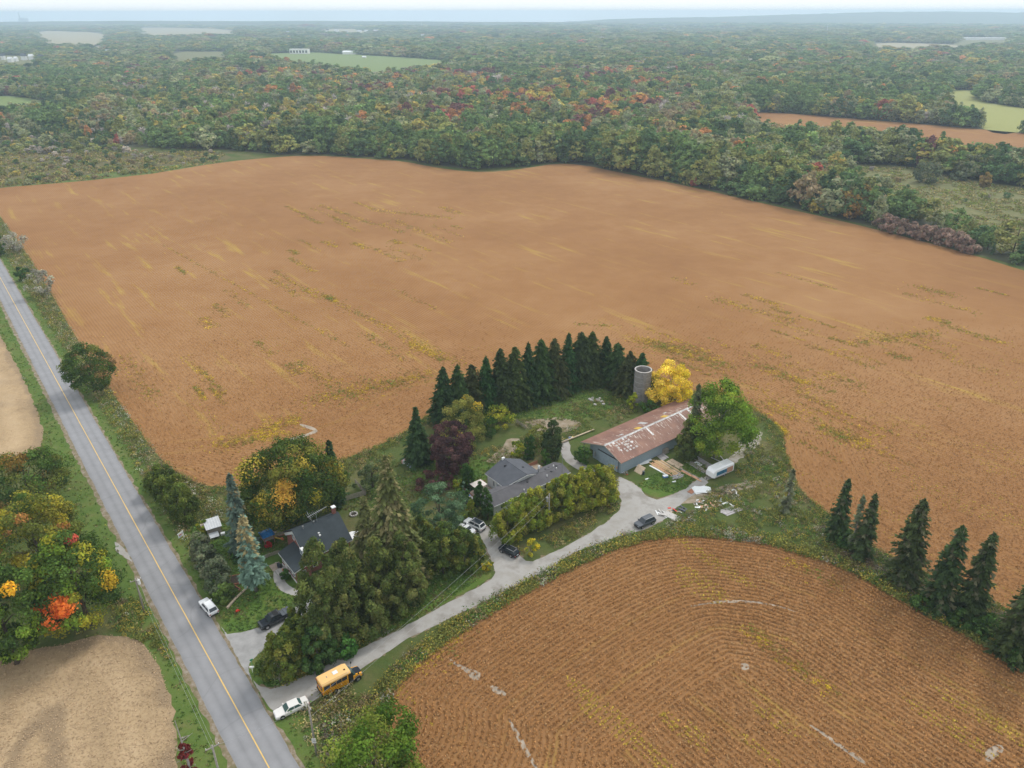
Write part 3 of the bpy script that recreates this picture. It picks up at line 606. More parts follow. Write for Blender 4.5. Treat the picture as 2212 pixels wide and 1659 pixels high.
clearing('pasture', [(-40, 207), (40, 208), (120, 222), (130, 228), (100, 243), (-40, 250)], 'pasture', 'green yard clearing at the wood edge')
clearing('field', [(296, 58), (512, 63), (516, 82), (298, 80)], 'pale_field', 'pale tan field far off toward the lake')
clearing('field', [(65, 66), (236, 70), (228, 106), (93, 102)], 'pale_field', 'pale quarry ground far off')
clearing('field', [(367, 111), (504, 111), (504, 144), (367, 144)], 'meadow', 'tan rough pasture in front of distant woods')
clearing('field', [(199, 96), (226, 96), (226, 118), (199, 118)], 'pale_field', 'small pale field in the distant woods')
clearing('field', [(1872, 91), (2094, 96), (2094, 117), (1872, 116)], 'pale_field', 'pale straw field in front of the long greenhouse')
clearing('field', [(2060, 80), (2185, 82), (2185, 108), (2060, 104)], 'meadow', 'cleared yard around the long greenhouse')
clearing('field', [(700, 62), (790, 63), (790, 74), (700, 73)], 'pale_field', 'pale patch beside the distant town')
clearing('field', [(1440, 118), (1560, 121), (1556, 138), (1450, 136)], 'meadow', 'small pale opening in the middle woods')
clearing('field', [(-60, 118), (80, 120), (90, 150), (-60, 148)], 'meadow', 'pale yard around distant pale roofs')
clearing('field', [(590, 46), (760, 47), (760, 53), (590, 52)], 'pale_field', 'thin pale field near the lake shore')
SCRUB = np.array([(-60, 338), (93, 330), (302, 328), (463, 326), (500, 340), (480, 350), (330, 374), (170, 391), (0, 404), (-60, 412)], float)
sheet('scrub_meadow', gp([tuple(p) for p in SCRUB]), .01, 'scrub', None, None, 'tan scrubby meadow between the field and the woods')
strip_ = [(0, 392), (170, 380), (330, 362), (470, 345), (480, 350), (330, 375), (170, 392), (0, 405)]
sheet('verge', rough(gp(strip_), 3, .8, 2), .02, 'verge_grass', None, None, 'green grassy strip along the far edge of the field')
# woodland floor, hills and lake
WF = gp([(-500, 300), (463, 322), (620, 334), (700, 333), (870, 344), (1010, 366), (1140, 358), (1200, 349), (1350, 370), (1650, 435), (1950, 504), (2300, 602), (2600, 500), (2600, 60), (1106, 50), (-500, 60)])
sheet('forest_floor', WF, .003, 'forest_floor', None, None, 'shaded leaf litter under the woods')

# ------------------------------------------------------------------ far land, lake
m, nt, b = _mat('lake_water'); b.inputs['Base Color'].default_value = (.55, .6, .63, 1); b.inputs['Roughness'].default_value = .12; b.inputs['IOR'].default_value = 1.33
V, F = grid_sheet(np.linspace(-13800, 13800, 5), np.linspace(7300, 12500, 4), -1.5); struct('lake', np_mesh('lake', V, F, ('lake_water',)), 'broad pale lake along the horizon')
m, nt, b = _mat('far_woods'); b.inputs['Roughness'].default_value = 1
n = noise(nt, pos(nt), .004, 6, .7); lk(nt, ramp(nt, n, [(.3, (.03, .05, .025)), (.55, (.06, .08, .035)), (.75, (.12, .13, .07))]), b.inputs['Base Color'])
def ridge(name, uvtop, dist, depth, label, seed):
    r = np.random.default_rng(seed); us = np.linspace(uvtop[0][0], uvtop[-1][0], 90); vs = np.interp(us, [a for a, _ in uvtop], [b for _, b in uvtop]); V = []
    for u, v in zip(us, vs):
        x, y, d = _ray(u, v); t = dist/y; X = x*t; Z = max(2, CAMH+d*t)*(1+r.normal(0, .02)); V += [(X, dist-depth, -1.6), (X, dist-depth*.4, Z*.72*(1+r.normal(0, .04))), (X, dist, Z), (X, dist+depth, -1.6)]
    i = np.arange(len(V)).reshape(-1, 4); F = np.stack([i[:-1, :-1], i[1:, :-1], i[1:, 1:], i[:-1, 1:]], -1).reshape(-1, 4)
    struct(name, np_mesh(name, V, F, ('far_woods',), smooth_=True), label)
ridge('hill', [(1240, 47), (1300, 42), (1360, 40), (1454, 38), (1600, 35), (1745, 30), (1900, 26), (2050, 24.5), (2212, 27), (2700, 24)], 8600, 1500, 'long low wooded hills running along the lake shore', 3)
ridge('hill', [(-400, 48.5), (0, 47.2), (120, 46), (300, 44.8), (520, 45.5), (700, 45.2), (900, 46.2), (1000, 47.2), (1250, 47.5), (1500, 46)], 7250, 500, 'low dark wooded shoreline in front of the lake', 4)

# ------------------------------------------------------------------ woods: 300 single trees, the rest as one mass
def proto(kind, seed):
    r = np.random.default_rng(seed); gv = lambda: flatcol((1, 1, 1), (.86, .88, .86), (1.12, 1.08, .95), var=.08)
    if kind == 'round': return clump_crown(seed, p_dome, .12, .95, .40, 34, .13, 32, .058, gv(), up=.5, irr=.22)[:3]
    if kind == 'tall': return clump_crown(seed, p_flame, .10, .97, .27, 32, .11, 30, .052, gv(), up=.5, flat=1.2, irr=.24)[:3]
    if kind == 'cone':
        v, f, c = spruce_geo(seed, 10, 2.3, (1, 1, 1), dens=.75, qs=1.7); return v/10, f, c
    if kind == 'bare':
        C = []; T = []
        for i in range(90):
            a = r.uniform(0, 6.28); el = r.uniform(.5, 1.45); z = r.uniform(.25, .75); L = r.uniform(.12, .3); d = np.array([math.cos(a)*math.cos(el), math.sin(a)*math.cos(el), math.sin(el)])
            for s in (.35, .75): C.append(np.array([0, 0, z])+d*L*s+r.normal(0, .02, 3)*[1, 1, .5]); T.append(d)
        C = np.array(C); T = np.array(T); V, F = diamonds(C, r.normal(size=C.shape), .040, r, asp=4.5, t=T)
        return V, F, np.repeat(np.exp(r.normal(0, .15, (len(C), 1)))*np.ones((1, 3)), 4, 0)
    if kind == 'bush': return clump_crown(seed, p_round, .0, .95, .62, 20, .26, 26, .13, gv(), up=.4, irr=.2)[:3]
PROTO = {'round': [proto('round', s) for s in (1, 2, 3)], 'tall': [proto('tall', s) for s in (4, 5)], 'cone': [proto('cone', s) for s in (6, 7)], 'bare': [proto('bare', 8)], 'bush': [proto('bush', s) for s in (9, 10)]}
TINT = dict(green=(0.185, 0.277, 0.099), dark=(0.112, 0.185, 0.079), olive=(0.290, 0.310, 0.108), sage=(0.350, 0.376, 0.211), yellow=(0.502, 0.422, 0.119), orange=(0.581, 0.290, 0.119), red=(0.475, 0.152, 0.125), wine=(0.251, 0.125, 0.119), grey=(0.475, 0.422, 0.383), tan=(0.396, 0.317, 0.185))
KL = dict(green='mid green', dark='dark green', olive='olive green', sage='grey green', yellow='yellowing', orange='orange tinted', red='red', wine='dark red', grey='bare grey', tan='tan')
for k_, c_ in TINT.items(): leafmat('woods_'+k_, c_)
# candidate positions on a jittered grid whose spacing grows with distance
cand = []
fr = np.random.default_rng(11)
d0 = 225.0
while d0 < 7200:
    st = max(7.0, d0*.0078); xs = np.arange(-d0*.86-60, d0*.86+60, st); xs = xs+fr.uniform(-.45, .45, len(xs))*st
    ys = d0+fr.uniform(-.45, .45, len(xs))*st; cand.append(np.c_[xs, ys, np.full(len(xs), st)]); d0 += st*.92
cand = np.concatenate(cand); X, Y, ST = cand.T; U, Vv = proj(X, Y)
keep = inpoly(X, Y, WF)
for k_, pl in CLEAR.items(): keep &= ~inpoly(U, Vv, [tuple(p) for p in pl])
keep &= ~inpoly(U, Vv, [tuple(p) for p in SCRUB])
keep &= ~inpoly(X, Y, BIG) & (polydist(X, Y, FARg) > 4.0)
# left of the woods: thin scrub near the meadow
keep &= ~((U < 330) & (Vv > 300) & (fr.random(len(U)) < .75)) & ~((U < 120) & (Vv > 262) & (Vv < 335) & (fr.random(len(U)) < .5))
keep &= ~((Vv > 40) & (Vv < 95) & (fr.random(len(U)) < .12))
keep &= ~inpoly(U, Vv, [(1885, 470), (1905, 512), (2100, 566), (2100, 522), (1990, 482)])
# right-hand tree belt between the big field and the meadow
X, Y, ST, U, Vv = X[keep], Y[keep], ST[keep], U[keep], Vv[keep]
def vnoise(x, y, s, seed):
    r = np.random.default_rng(seed); G = r.random((64, 64)); fx, fy = x/s, y/s; ix, iy = np.floor(fx).astype(int), np.floor(fy).astype(int); tx, ty = fx-ix, fy-iy
    tx = tx*tx*(3-2*tx); ty = ty*ty*(3-2*ty); q = lambda a, b_: G[a % 64, b_ % 64]
    return (q(ix, iy)*(1-tx)+q(ix+1, iy)*tx)*(1-ty)+(q(ix, iy+1)*(1-tx)+q(ix+1, iy+1)*tx)*ty
names = list(TINT); n_ = len(X)
P0 = dict(green=.38, dark=.13, olive=.25, sage=.18, yellow=.026, orange=.007, red=.003, wine=.004, grey=.018, tan=.03)
pw = np.tile([P0[k] for k in names], (n_, 1)); ix = {k: i for i, k in enumerate(names)}
autumn = np.exp(-((U-1180)/330)**2-((Vv-252)/34)**2)+.35*np.exp(-((U-950)/500)**2-((Vv-190)/30)**2)+.25*np.exp(-((U-1900)/250)**2-((Vv-140)/18)**2)
for k, a_ in (('orange', .5), ('red', .11), ('wine', .36), ('yellow', .3)): pw[:, ix[k]] += autumn*a_*np.clip(vnoise(X, Y, 60, 5)*2.8-1.1, 0, 1)
grey = np.exp(-((U-480)/260)**2-((Vv-265)/45)**2)+.8*np.exp(-((U-1650)/240)**2-((Vv-285)/25)**2)
pw[:, ix['grey']] += grey*.30; pw[:, ix['tan']] += grey*.22; pw[:, ix['yellow']] += grey*.12; pw[:, ix['olive']] += grey*.25
edge = polydist(X, Y, FARg); pw[:, ix['dark']] += np.where(edge < 22, .5, 0)*(U > 640); pw[:, ix['olive']] += np.where(edge < 30, .35, 0)
blot = vnoise(X, Y, 90, 9); pw[:, ix['green']] *= .5+1.4*blot; pw[:, ix['sage']] *= 1.8-1.5*blot
pw /= pw.sum(1, keepdims=True); cum = pw.cumsum(1); zz = vnoise(X, Y, 26, 51)*.9+fr.random(n_)*.7; zz = (zz.argsort().argsort()+.5)/n_; tix = (zz[:, None] > cum).sum(1).clip(0, len(names)-1)
con = vnoise(X, Y, 60, 21) > .72
kinds = np.where(fr.random(n_) < .42, 'tall', 'round').astype(object); kinds[con & (fr.random(n_) < .6)] = 'cone'; tix[kinds == 'cone'] = ix['dark']
isg = tix == ix['grey']; kinds[isg] = 'bare'; kinds[(edge < 9) & (fr.random(n_) < .5)] = 'bush'
H_ = np.clip(fr.normal(14.5, 3.3, n_)+5*(vnoise(X, Y, 55, 41)-.5), 7, 23); H_ *= np.where(kinds == 'cone', .82, 1)*np.where(kinds == 'bush', .40, 1); H_ *= np.where(U < 420, .78, 1)
H_[(U < 260) & (Vv > 290)] *= .6
H_ = np.where((U > 1250) & (edge < 45), H_*1.12, H_)
town = (Vv < 92) & (Vv > 47) & (U > 430) & (U < 1620) & (vnoise(X, Y, 420, 33) > .38); H_[town] *= .5
H_[(U > 1840) & (edge < 70)] *= .72
WID = np.maximum(1.0, ST/7.4)
tint = np.array([TINT[k] for k in names])[tix]*np.exp(fr.normal(0, .16, (n_, 1)))
D = np.hypot(X, Y)
infr = (U > -20) & (U < 2232)
show = np.where(infr, H_*WID/D*np.where(kinds == 'bush', .7, 1)*np.where(edge < 30, 1.35, 1), 0); top = np.argsort(-show)[:300]
is_single = np.zeros(n_, bool); is_single[top] = True
crown_me = {}
tr_me = MB().tube([(0, 0, -.02), (.004, 0, .3), (0, .006, .62), (0, 0, .82)], [.020, .015, .009, .003], 5)
def trunk_variant(c): return tr_me.mesh('trunk', c)
trm = {'bark': trunk_variant('bark'), 'dead_wood': trunk_variant('dead_wood')}
HBASE = dict(round='broad', tall='slender', cone='cone shaped evergreen', bare='leafless', bush='low bushy')
belt_lab = lambda u: 'in the tree belt beside the meadow' if u > 1500 else 'on the wood edge behind the soybean field'
for i in top:
    kd = kinds[i]; tn = names[tix[i]]; q = int(fr.integers(len(PROTO[kd])))
    if (kd, q) not in crown_me: crown_me[(kd, q)] = np_mesh('crown', *PROTO[kd][q][:2], ('leaf',), PROTO[kd][q][2])
    lab = f"{HBASE[kd]} {KL[tn] if not (kd == 'bare') else 'grey'} {'shrub' if kd == 'bush' else 'tree'} {belt_lab(U[i])}"
    t = thing('woodland_shrub' if kd == 'bush' else 'woodland_tree', lab, 'shrub' if kd == 'bush' else 'tree', (X[i], Y[i], 0), fr.uniform(0, 6.28), lab)
    wd = H_[i]*min(1.25, WID[i])*fr.uniform(1.0, 1.35); t.scale = (wd, wd, H_[i])
    c = obj('crown', crown_me[(kd, q)], t); c.material_slots[0].link = 'OBJECT'; c.material_slots[0].material = M('woods_'+tn)
    obj('trunk', trm['dead_wood' if kd == 'bare' else 'bark'], t)
# the rest: one object, instanced on points by geometry nodes
pc = bpy.data.collections.new('tree_kinds'); order = []
for kd, lst in PROTO.items():
    for q, (v_, f_, c_) in enumerate(lst):
        o = bpy.data.objects.new(f'tree_kind_{len(order):02d}', np_mesh('crown', v_, f_, ('forest_leaf',), c_)); pc.objects.link(o); order.append(kd)
first = {k: order.index(k) for k in PROTO}
rest = ~is_single
pick = np.array([first[k] for k in kinds[rest]])+np.array([fr.integers(len(PROTO[k])) for k in kinds[rest]])
def instancer(name, X, Y, Z, pick, sx, sz, rot, tint, coll, label, cat):
    me = bpy.data.meshes.new(name); n = len(X); me.vertices.add(n); me.vertices.foreach_set('co', np.c_[X, Y, Z].astype(np.float32).ravel())
    for nm, ty, key, dat in (('pick', 'INT', 'value', pick.astype(np.int32)), ('size', 'FLOAT_VECTOR', 'vector', np.c_[sx, sx, sz].astype(np.float32).ravel()),
                             ('turn', 'FLOAT_VECTOR', 'vector', np.c_[0*rot, 0*rot, rot].astype(np.float32).ravel()), ('tint', 'FLOAT_COLOR', 'color', np.c_[tint, np.ones(n)].astype(np.float32).ravel())):
        me.attributes.new(nm, ty, 'POINT').data.foreach_set(key, dat)
    o = stuff(name, me, label, cat)
    ng = bpy.data.node_groups.new(name, 'GeometryNodeTree'); ng.interface.new_socket('Geometry', in_out='INPUT', socket_type='NodeSocketGeometry'); ng.interface.new_socket('Geometry', in_out='OUTPUT', socket_type='NodeSocketGeometry')
    gi, go = ng.nodes.new('NodeGroupInput'), ng.nodes.new('NodeGroupOutput')
    ci = ng.nodes.new('GeometryNodeCollectionInfo'); ci.inputs[0].default_value = coll; ci.inputs['Separate Children'].default_value = True; ci.inputs['Reset Children'].default_value = True
    ip = ng.nodes.new('GeometryNodeInstanceOnPoints'); ip.inputs['Pick Instance'].default_value = True
    def na(nm, ty): a = ng.nodes.new('GeometryNodeInputNamedAttribute'); a.data_type = ty; a.inputs['Name'].default_value = nm; return a.outputs['Attribute']
    ng.links.new(gi.outputs[0], ip.inputs['Points']); ng.links.new(ci.outputs[0], ip.inputs['Instance']); ng.links.new(na('pick', 'INT'), ip.inputs['Instance Index'])
    ng.links.new(na('turn', 'FLOAT_VECTOR'), ip.inputs['Rotation']); ng.links.new(na('size', 'FLOAT_VECTOR'), ip.inputs['Scale']); ng.links.new(ip.outputs[0], go.inputs[0])
    md = o.modifiers.new('trees', 'NODES'); md.node_group = ng; return o
hr = H_[rest]; wr = hr*WID[rest]*fr.uniform(.95, 1.7, rest.sum())
instancer('woodland', X[rest], Y[rest], 0*X[rest], pick, wr, hr, fr.uniform(0, 6.28, rest.sum()), tint[rest], pc, 'mixed autumn woodland stretching to the lake', 'woodland')
# scrub bushes on the left meadow and the right meadow
sc = []
r = np.random.default_rng(17)
for (poly, n, h) in (([tuple(p) for p in SCRUB], 200, 2.4), ([(-60, 262), (120, 262), (250, 300), (300, 330), (93, 332), (-60, 340)], 300, 3.4), ([(1800, 360), (1968, 365), (2180, 410), (2212, 470), (2000, 420)], 12, 2.6)):
    P_ = np.array(poly); a = r.uniform(P_[:, 0].min(), P_[:, 0].max(), n*4); b_ = r.uniform(P_[:, 1].min(), P_[:, 1].max(), n*4); k = inpoly(a, b_, poly); a, b_ = a[k][:n], b_[k][:n]
    for u_, v_ in zip(a, b_): sc.append((*g(u_, v_), h*r.uniform(.6, 1.5)))
sc = np.array(sc); tn_ = np.array([TINT[k] for k in r.choice(['dark', 'olive', 'sage', 'grey', 'tan', 'yellow'], len(sc), p=[.22, .25, .2, .15, .12, .06])])
instancer('scrub_bushes', sc[:, 0], sc[:, 1], 0*sc[:, 0], np.full(len(sc), first['bush'])+r.integers(0, 2, len(sc)), sc[:, 2], sc[:, 2]*.9, r.uniform(0, 6, len(sc)), tn_*np.exp(r.normal(0, .15, (len(sc), 1))), pc, 'scattered scrub bushes on the rough meadows', 'bushes')

# ------------------------------------------------------------------ far buildings, masts
def far_house(u0, u1, vb, hv, name='house', label='', wall='white_paint', roof='grey_shingle', depth=None, group=None, flat=False, windows=0):
    a, b_ = g(u0, vb), g(u1, vb); L = math.dist(a, b_); Hh = hgt(u0, vb, u0, vb-hv); dp = depth or max(8, L*.45)
    t = thing(name, label, 'building', (a[0], a[1], 0), math.atan2(b_[1]-a[1], b_[0]-a[0]), group); e = Hh*(1 if flat else .62)
    MB().box(0, L, 0, dp, -.3, e).obj('wall', wall, t)
    if flat: MB().box(-.3, L+.3, -.3, dp+.3, e, e+.5).obj('roof', roof, t)
    else: MB().add([(-.4, -.5, e-.05), (L+.4, -.5, e-.05), (L+.4, dp+.5, e-.05), (-.4, dp+.5, e-.05), (-.4, dp/2, Hh), (L+.4, dp/2, Hh)], [(0, 1, 5, 4), (2, 3, 4, 5), (0, 4, 3), (1, 2, 5), (0, 3, 2, 1)]).obj('roof', roof, t)
    for i in range(windows):
        x = L*(i+.5)/windows; MB().box(x-L*.25/windows, x+L*.25/windows, -.12, .05, e*.25, e*.75).obj('window', 'glass', t)
    return t
far_house(626, 665, 116.5, 10, 'country_house', 'large white flat roofed house on the green pasture rise', flat=True, roof='white_paint', windows=6)
far_house(740, 774, 117.5, 8, 'barn', 'long white barn on the green pasture rise', roof='white_sheet')
far_house(836, 849, 120, 8.5, 'house', 'small white gabled house at the end of the pasture', roof='white_sheet', windows=2)
far_house(782, 790, 125, 4, 'shed', 'tiny white shed below the long white barn', roof='white_sheet')
far_house(2070, 2174, 86.5, 5, 'greenhouse', 'very long white greenhouse in a distant clearing', roof='white_sheet', flat=True, depth=30)
far_house(277, 288, 213, 6, 'shed', 'blue green roofed shed tucked among yellow trees', roof='teal_plastic')
far_house(6, 22, 256, 6, 'house', 'grey roofed house at the edge of the green yard clearing')
far_house(2, 34, 276, 9, 'house', 'brown roofed house behind the scrub', wall='white_siding', roof='red_lumber')
hr_ = random.Random(5)
for (u0, vb, n, du) in ((228, 119, 3, 14), (4, 132, 6, 15), (136, 120, 3, 22), (1300, 72, 6, 16), (905, 84, 5, 26), (1160, 74, 6, 24), (1430, 62, 5, 22), (700, 70, 6, 22), (1500, 84, 4, 20), (1600, 118, 3, 20), (560, 74, 4, 20), (1010, 62, 6, 26)):
    for i in range(n):
        u = u0+i*du+hr_.uniform(-5, 5); v = vb+hr_.uniform(-3, 3); wv_ = hr_.uniform(5, 10)
        far_house(u, u+wv_, v, hr_.uniform(.10, .15)*(v-27), 'house', 'small pale house in the distant town among trees', roof=hr_.choice(['white_sheet', 'grey_shingle', 'pale_metal_roof']), group='pale houses of the distant town')
def mast(u, vb, vt, label, r=1.2):
    b_ = g(u, vb); h = hgt(u, vb, u, vt); t = MB().tube([(0, 0, -1), (0, 0, h)], [r, r*.5], 6).obj('radio_mast', 'white_paint', loc=(*b_, 0)); tag(t, label, 'mast')
mast(911, 62, 48, 'thin white mast above the distant town'); mast(1785, 75, 51, 'tall pale radio mast among the wooded hills'); mast(1060, 50, 41, 'short mast on the horizon by the lake')
b_ = g(41, 47.5); t = thing('power_plant', 'hazy power plant block with a tall chimney on the lake shore', 'building', (*b_, 0)); L = math.dist(b_, g(55, 47.5)); Hh = hgt(41, 47.5, 41, 40)
MB().box(0, L, 0, 60, -2, Hh).obj('boiler_house', 'concrete', t); MB().box(L*.2, L*.7, 5, 50, Hh, Hh*1.15).obj('roof_block', 'concrete', t); MB().tube([(L*.1, 20, 0), (L*.1, 20, hgt(41, 47.5, 41, 27))], [9, 6], 10).obj('chimney', 'concrete', t)

# ------------------------------------------------------------------ the air
hz = bpy.data.materials.new('haze_air'); hz.use_nodes = True; nt = hz.node_tree; nt.nodes.clear()
pv = nt.nodes.new('ShaderNodeVolumePrincipled'); pv.inputs['Color'].default_value = (.64, .82, 1.0, 1); pv.inputs['Density'].default_value = 1.65e-4; pv.inputs['Anisotropy'].default_value = .25
o_ = nt.nodes.new('ShaderNodeOutputMaterial'); nt.links.new(pv.outputs[0], o_.inputs['Volume']); MATS['haze_air'] = hz
hb = MB().box(-14100, 14100, -500, 12800, -3, 118).obj('haze', 'haze_air'); tag(hb, 'thin blue autumn haze over the countryside', 'haze', kind='stuff')

# ------------------------------------------------------------------ buildings
ANG = math.atan2(RN[1], RN[0])
def gable_roof(mb, x0, x1, ya, yr, yb, ea, zr, eb, th=.18):
    for (y0, e0, y1, e1) in ((ya, ea, yr, zr), (yb, eb, yr, zr)):
        q = [(x0, y0, e0), (x1, y0, e0), (x1, y1, e1), (x0, y1, e1)]
        if y0 > y1: q = q[::-1]
        mb.slab(q, th)
    return mb
def win(parent, x0, x1, y, z0, z1, axis='x', out=-1, pane='glass', fr=.1, frame='white_paint'):
    """window on a wall: frame + pane; axis = wall direction, out = outward sign"""
    f = MB(); P_ = MB(); d0, d1 = sorted((y, y+out*.07)); e0, e1 = sorted((y, y+out*.05))
    B = (lambda mb, a, b_, c, d, p0, p1: mb.box(a, b_, p0, p1, c, d)) if axis == 'x' else (lambda mb, a, b_, c, d, p0, p1: mb.box(p0, p1, a, b_, c, d))
    B(f, x0, x1, z0, z0+fr, d0, d1); B(f, x0, x1, z1-fr, z1, d0, d1); B(f, x0, x0+fr, z0+fr, z1-fr, d0, d1); B(f, x1-fr, x1, z0+fr, z1-fr, d0, d1)
    w_ = B(P_, x0+fr, x1-fr, z0+fr, z1-fr, e0, e1).obj('window', pane, parent); f.obj('frame', frame, w_); return w_
# --- farmhouse (local x along the ridge, y away from the lane)
t = thing('farmhouse', 'red brick farmhouse with steep dark roof, white trim and brick chimney', 'house', g(631.7, 1146.0, 7.25), ANG)
W = MB(); W.add([(.35, -4.8, -.3), (9.0, -4.8, -.3), (9.0, 4.8, -.3), (.35, 4.8, -.3), (.35, -4.8, 4.05), (9.0, -4.8, 4.05), (9.0, 4.8, 4.05), (.35, 4.8, 4.05), (.35, 0, 7.05), (9.0, 0, 7.05)],
      [(0, 3, 2, 1), (0, 1, 5, 4), (2, 3, 7, 6), (1, 2, 6, 9, 5), (3, 0, 4, 8, 7)]); W.obj('wall', 'brick', t)
rf = gable_roof(MB(), -.15, 9.45, -5.25, 0, 5.25, 3.75, 7.25, 3.75).obj('roof', 'dark_shingle', t)
MB().box(-.05, .28, -.05, .05, 0, 0)
q = MB().slab([(-.02, -5.2, 3.55), (-.02, 0, 7.05), (-.02, 0, 6.4), (-.02, -4.5, 3.4)][::-1], .34).obj('gable_trim', 'white_paint', rf)
MB().slab([(-.02, 0, 7.05), (-.02, 5.2, 3.55), (-.02, 4.5, 3.4), (-.02, 0, 6.4)][::-1], .34).obj('gable_trim', 'white_paint', rf)
MB().box(-.1, 9.4, -5.32, -5.22, 3.62, 3.84).obj('gutter', 'white_paint', rf)
ch = MB().box(8.3, 8.95, -.15, .5, 5.6, 8.7).obj('chimney', 'brick', rf); MB().box(8.22, 9.03, -.23, .58, 8.7, 8.9).obj('chimney_cap', 'white_sheet', rf); MB().box(8.15, 9.1, -.55, -.15, 6.9, 7.02).obj('flashing', 'galvanised', rf)
for x, y in ((1.9, -.5), (4.2, -.3)): MB().tube([(x, y, 6.6), (x, y, 7.55)], .10, 8).tube([(x, y, 7.55), (x, y, 7.7)], .17, 8).obj('roof_vent', 'metal_grey', rf)
MB().box(4.0, 4.35, -2.3, -2.0, 5.65, 6.1).box(4.0, 4.35, -2.75, -2.45, 5.4, 5.85).obj('vent_box', 'white_paint', rf)
an = MB(); an.tube([(4.9, -.2, 6.9), (4.9, -.2, 9.4)], .05, 6).tube([(3.0, -.6, 9.3), (7.3, .2, 9.4)], .05, 6)
for i in range(9):
    x = 3.1+i*.36; L = .95-.07*i; an.tube([(x, -.6+(x-3)*.186-L, 9.35), (x, -.6+(x-3)*.186+L, 9.35)], .025, 4)
an.tube([(3.4, -1.4, 8.8), (3.4, .4, 9.9)], .025, 4); an.obj('tv_antenna', 'metal_grey', t)
# gable windows over the porch roof
win(t, -2.6, -1.7, .35, 4.3, 5.6, 'y', -1, 'pane_light'); win(t, .7, 1.6, .35, 4.3, 5.6, 'y', -1, 'pane_light')
bay = MB().box(-.25, .35, -4.4, -3.1, 3.95, 5.3).obj('dormer', 'white_paint', t); MB().box(-.29, -.25, -4.2, -3.3, 4.2, 5.1).obj('pane', 'pane_light', bay)
# front sun porch with its own low roof
P_ = MB(); P_.box(-2.6, .35, -5.9, .8, -.3, 2.65); P_.obj('porch_wall', 'brick', t)
pr = MB().slab([(-2.95, -6.25, 2.7), (.35, -6.25, 3.75), (.35, 1.15, 3.75), (-2.95, 1.15, 2.7)], .16).obj('porch_roof', 'dark_shingle', t)
MB().slab([(-2.93, -6.27, 2.68), (.35, -6.27, 3.73), (.35, -6.27, 3.35), (-2.93, -6.27, 2.45)], .06).obj('fascia', 'white_paint', pr); MB().box(-3.02, -2.94, -6.25, 1.15, 2.5, 2.76).obj('fascia', 'white_paint', pr)
for i, (y0, y1) in enumerate(((-5.6, -4.5), (-4.3, -3.2), (-2.9, -1.9), (-.5, .5))): win(t, y0, y1, -2.6, .95, 2.2, 'y', -1, 'pane_light')
MB().box(-2.68, -2.6, -1.65, -.75, .25, 2.3).obj('door', 'white_paint', t); MB().box(-2.74, -2.6, -5.95, .85, -.1, .3).obj('foundation', 'white_paint', t)
win(t, -2.1, -.6, -5.9, .95, 2.2, 'x', -1, 'pane_light')
for x in (1.2, 5.2, 7.2): win(t, x, x+1.0, -4.8, 1.0, 2.5, 'x', -1)
st_ = MB(); st_.box(-4.6, -2.62, -2.4, -.3, 0, .28); st_.box(-4.2, -2.62, -2.1, -.5, .28, .5); st_.obj('porch_step', 'path_concrete', t)
pl = MB().box(-4.9, -2.9, -.1, 1.9, .0, .16).obj('porch_slab', 'deck_wood', t)
def loc2(o, x, y, z=0):
    a = o.rotation_euler.z; return (o.location.x+x*math.cos(a)-y*math.sin(a), o.location.y+x*math.sin(a)+y*math.cos(a), o.location.z+z)
HOUSE = t
# white lean-to car shelter behind the house (partly hidden)
t = thing('white_canopy', 'white flat canopy standing behind the farmhouse', 'canopy', loc2(HOUSE, 10.9, -2.2), ANG)
MB().box(-1.1, 1.5, -1.2, 1.2, 2.25, 2.38).obj('cover', 'white_sheet', t)
for x, y in ((-1, -1.1), (1.4, -1.1), (1.4, 1.1), (-1, 1.1)): MB().tube([(x, y, -.1), (x, y, 2.25)], .05, 5).obj('post', 'metal_grey', t)
# --- bungalow
t = thing('bungalow', 'long low bungalow with grey shingle roofs and pale siding', 'house', g(1065.9, 1094.7, 2.6), ANG); BUNG = t
MB().add([(.3, .3, -.2), (21, .3, -.2), (21, 5.0, -.2), (.3, 5.0, -.2), (.3, .3, 2.6), (21, .3, 2.6), (21, 5.0, 2.6), (.3, 5.0, 2.6), (.3, 2.65, 3.45), (21, 2.65, 3.45)], [(0, 3, 2, 1), (0, 1, 5, 4), (2, 3, 7, 6), (1, 2, 6, 9, 5), (3, 0, 4, 8, 7)]).obj('wall', 'white_siding', t)
lr = gable_roof(MB(), 0, 21.3, -.1, 2.65, 5.4, 2.55, 3.55, 2.55, .14).obj('roof', 'old_shingle', t)
MB().box(-.02, 21.32, -.2, -.11, 2.42, 2.66).obj('gutter', 'white_paint', lr)
for x, y, z in ((1.8, 3.6, 3.2), (10.6, 1.9, 3.3), (17.0, 3.4, 3.3), (17.4, 1.9, 3.3), (19.5, 2.6, 3.55), (18.2, 3.7, 3.15)): MB().box(x-.16, x+.16, y-.16, y+.16, z-.1, z+.3).obj('roof_vent', 'dark_metal', lr)
for x, y, z in ((15.6, 1.2, 3.05), (19.0, 2.0, 3.3), (19.0, 3.0, 3.4), (8.5, .4, 2.7)): MB().tube([(x, y, z-.1), (x, y, z+.55)], .12, 8).obj('flue', 'white_paint', lr)
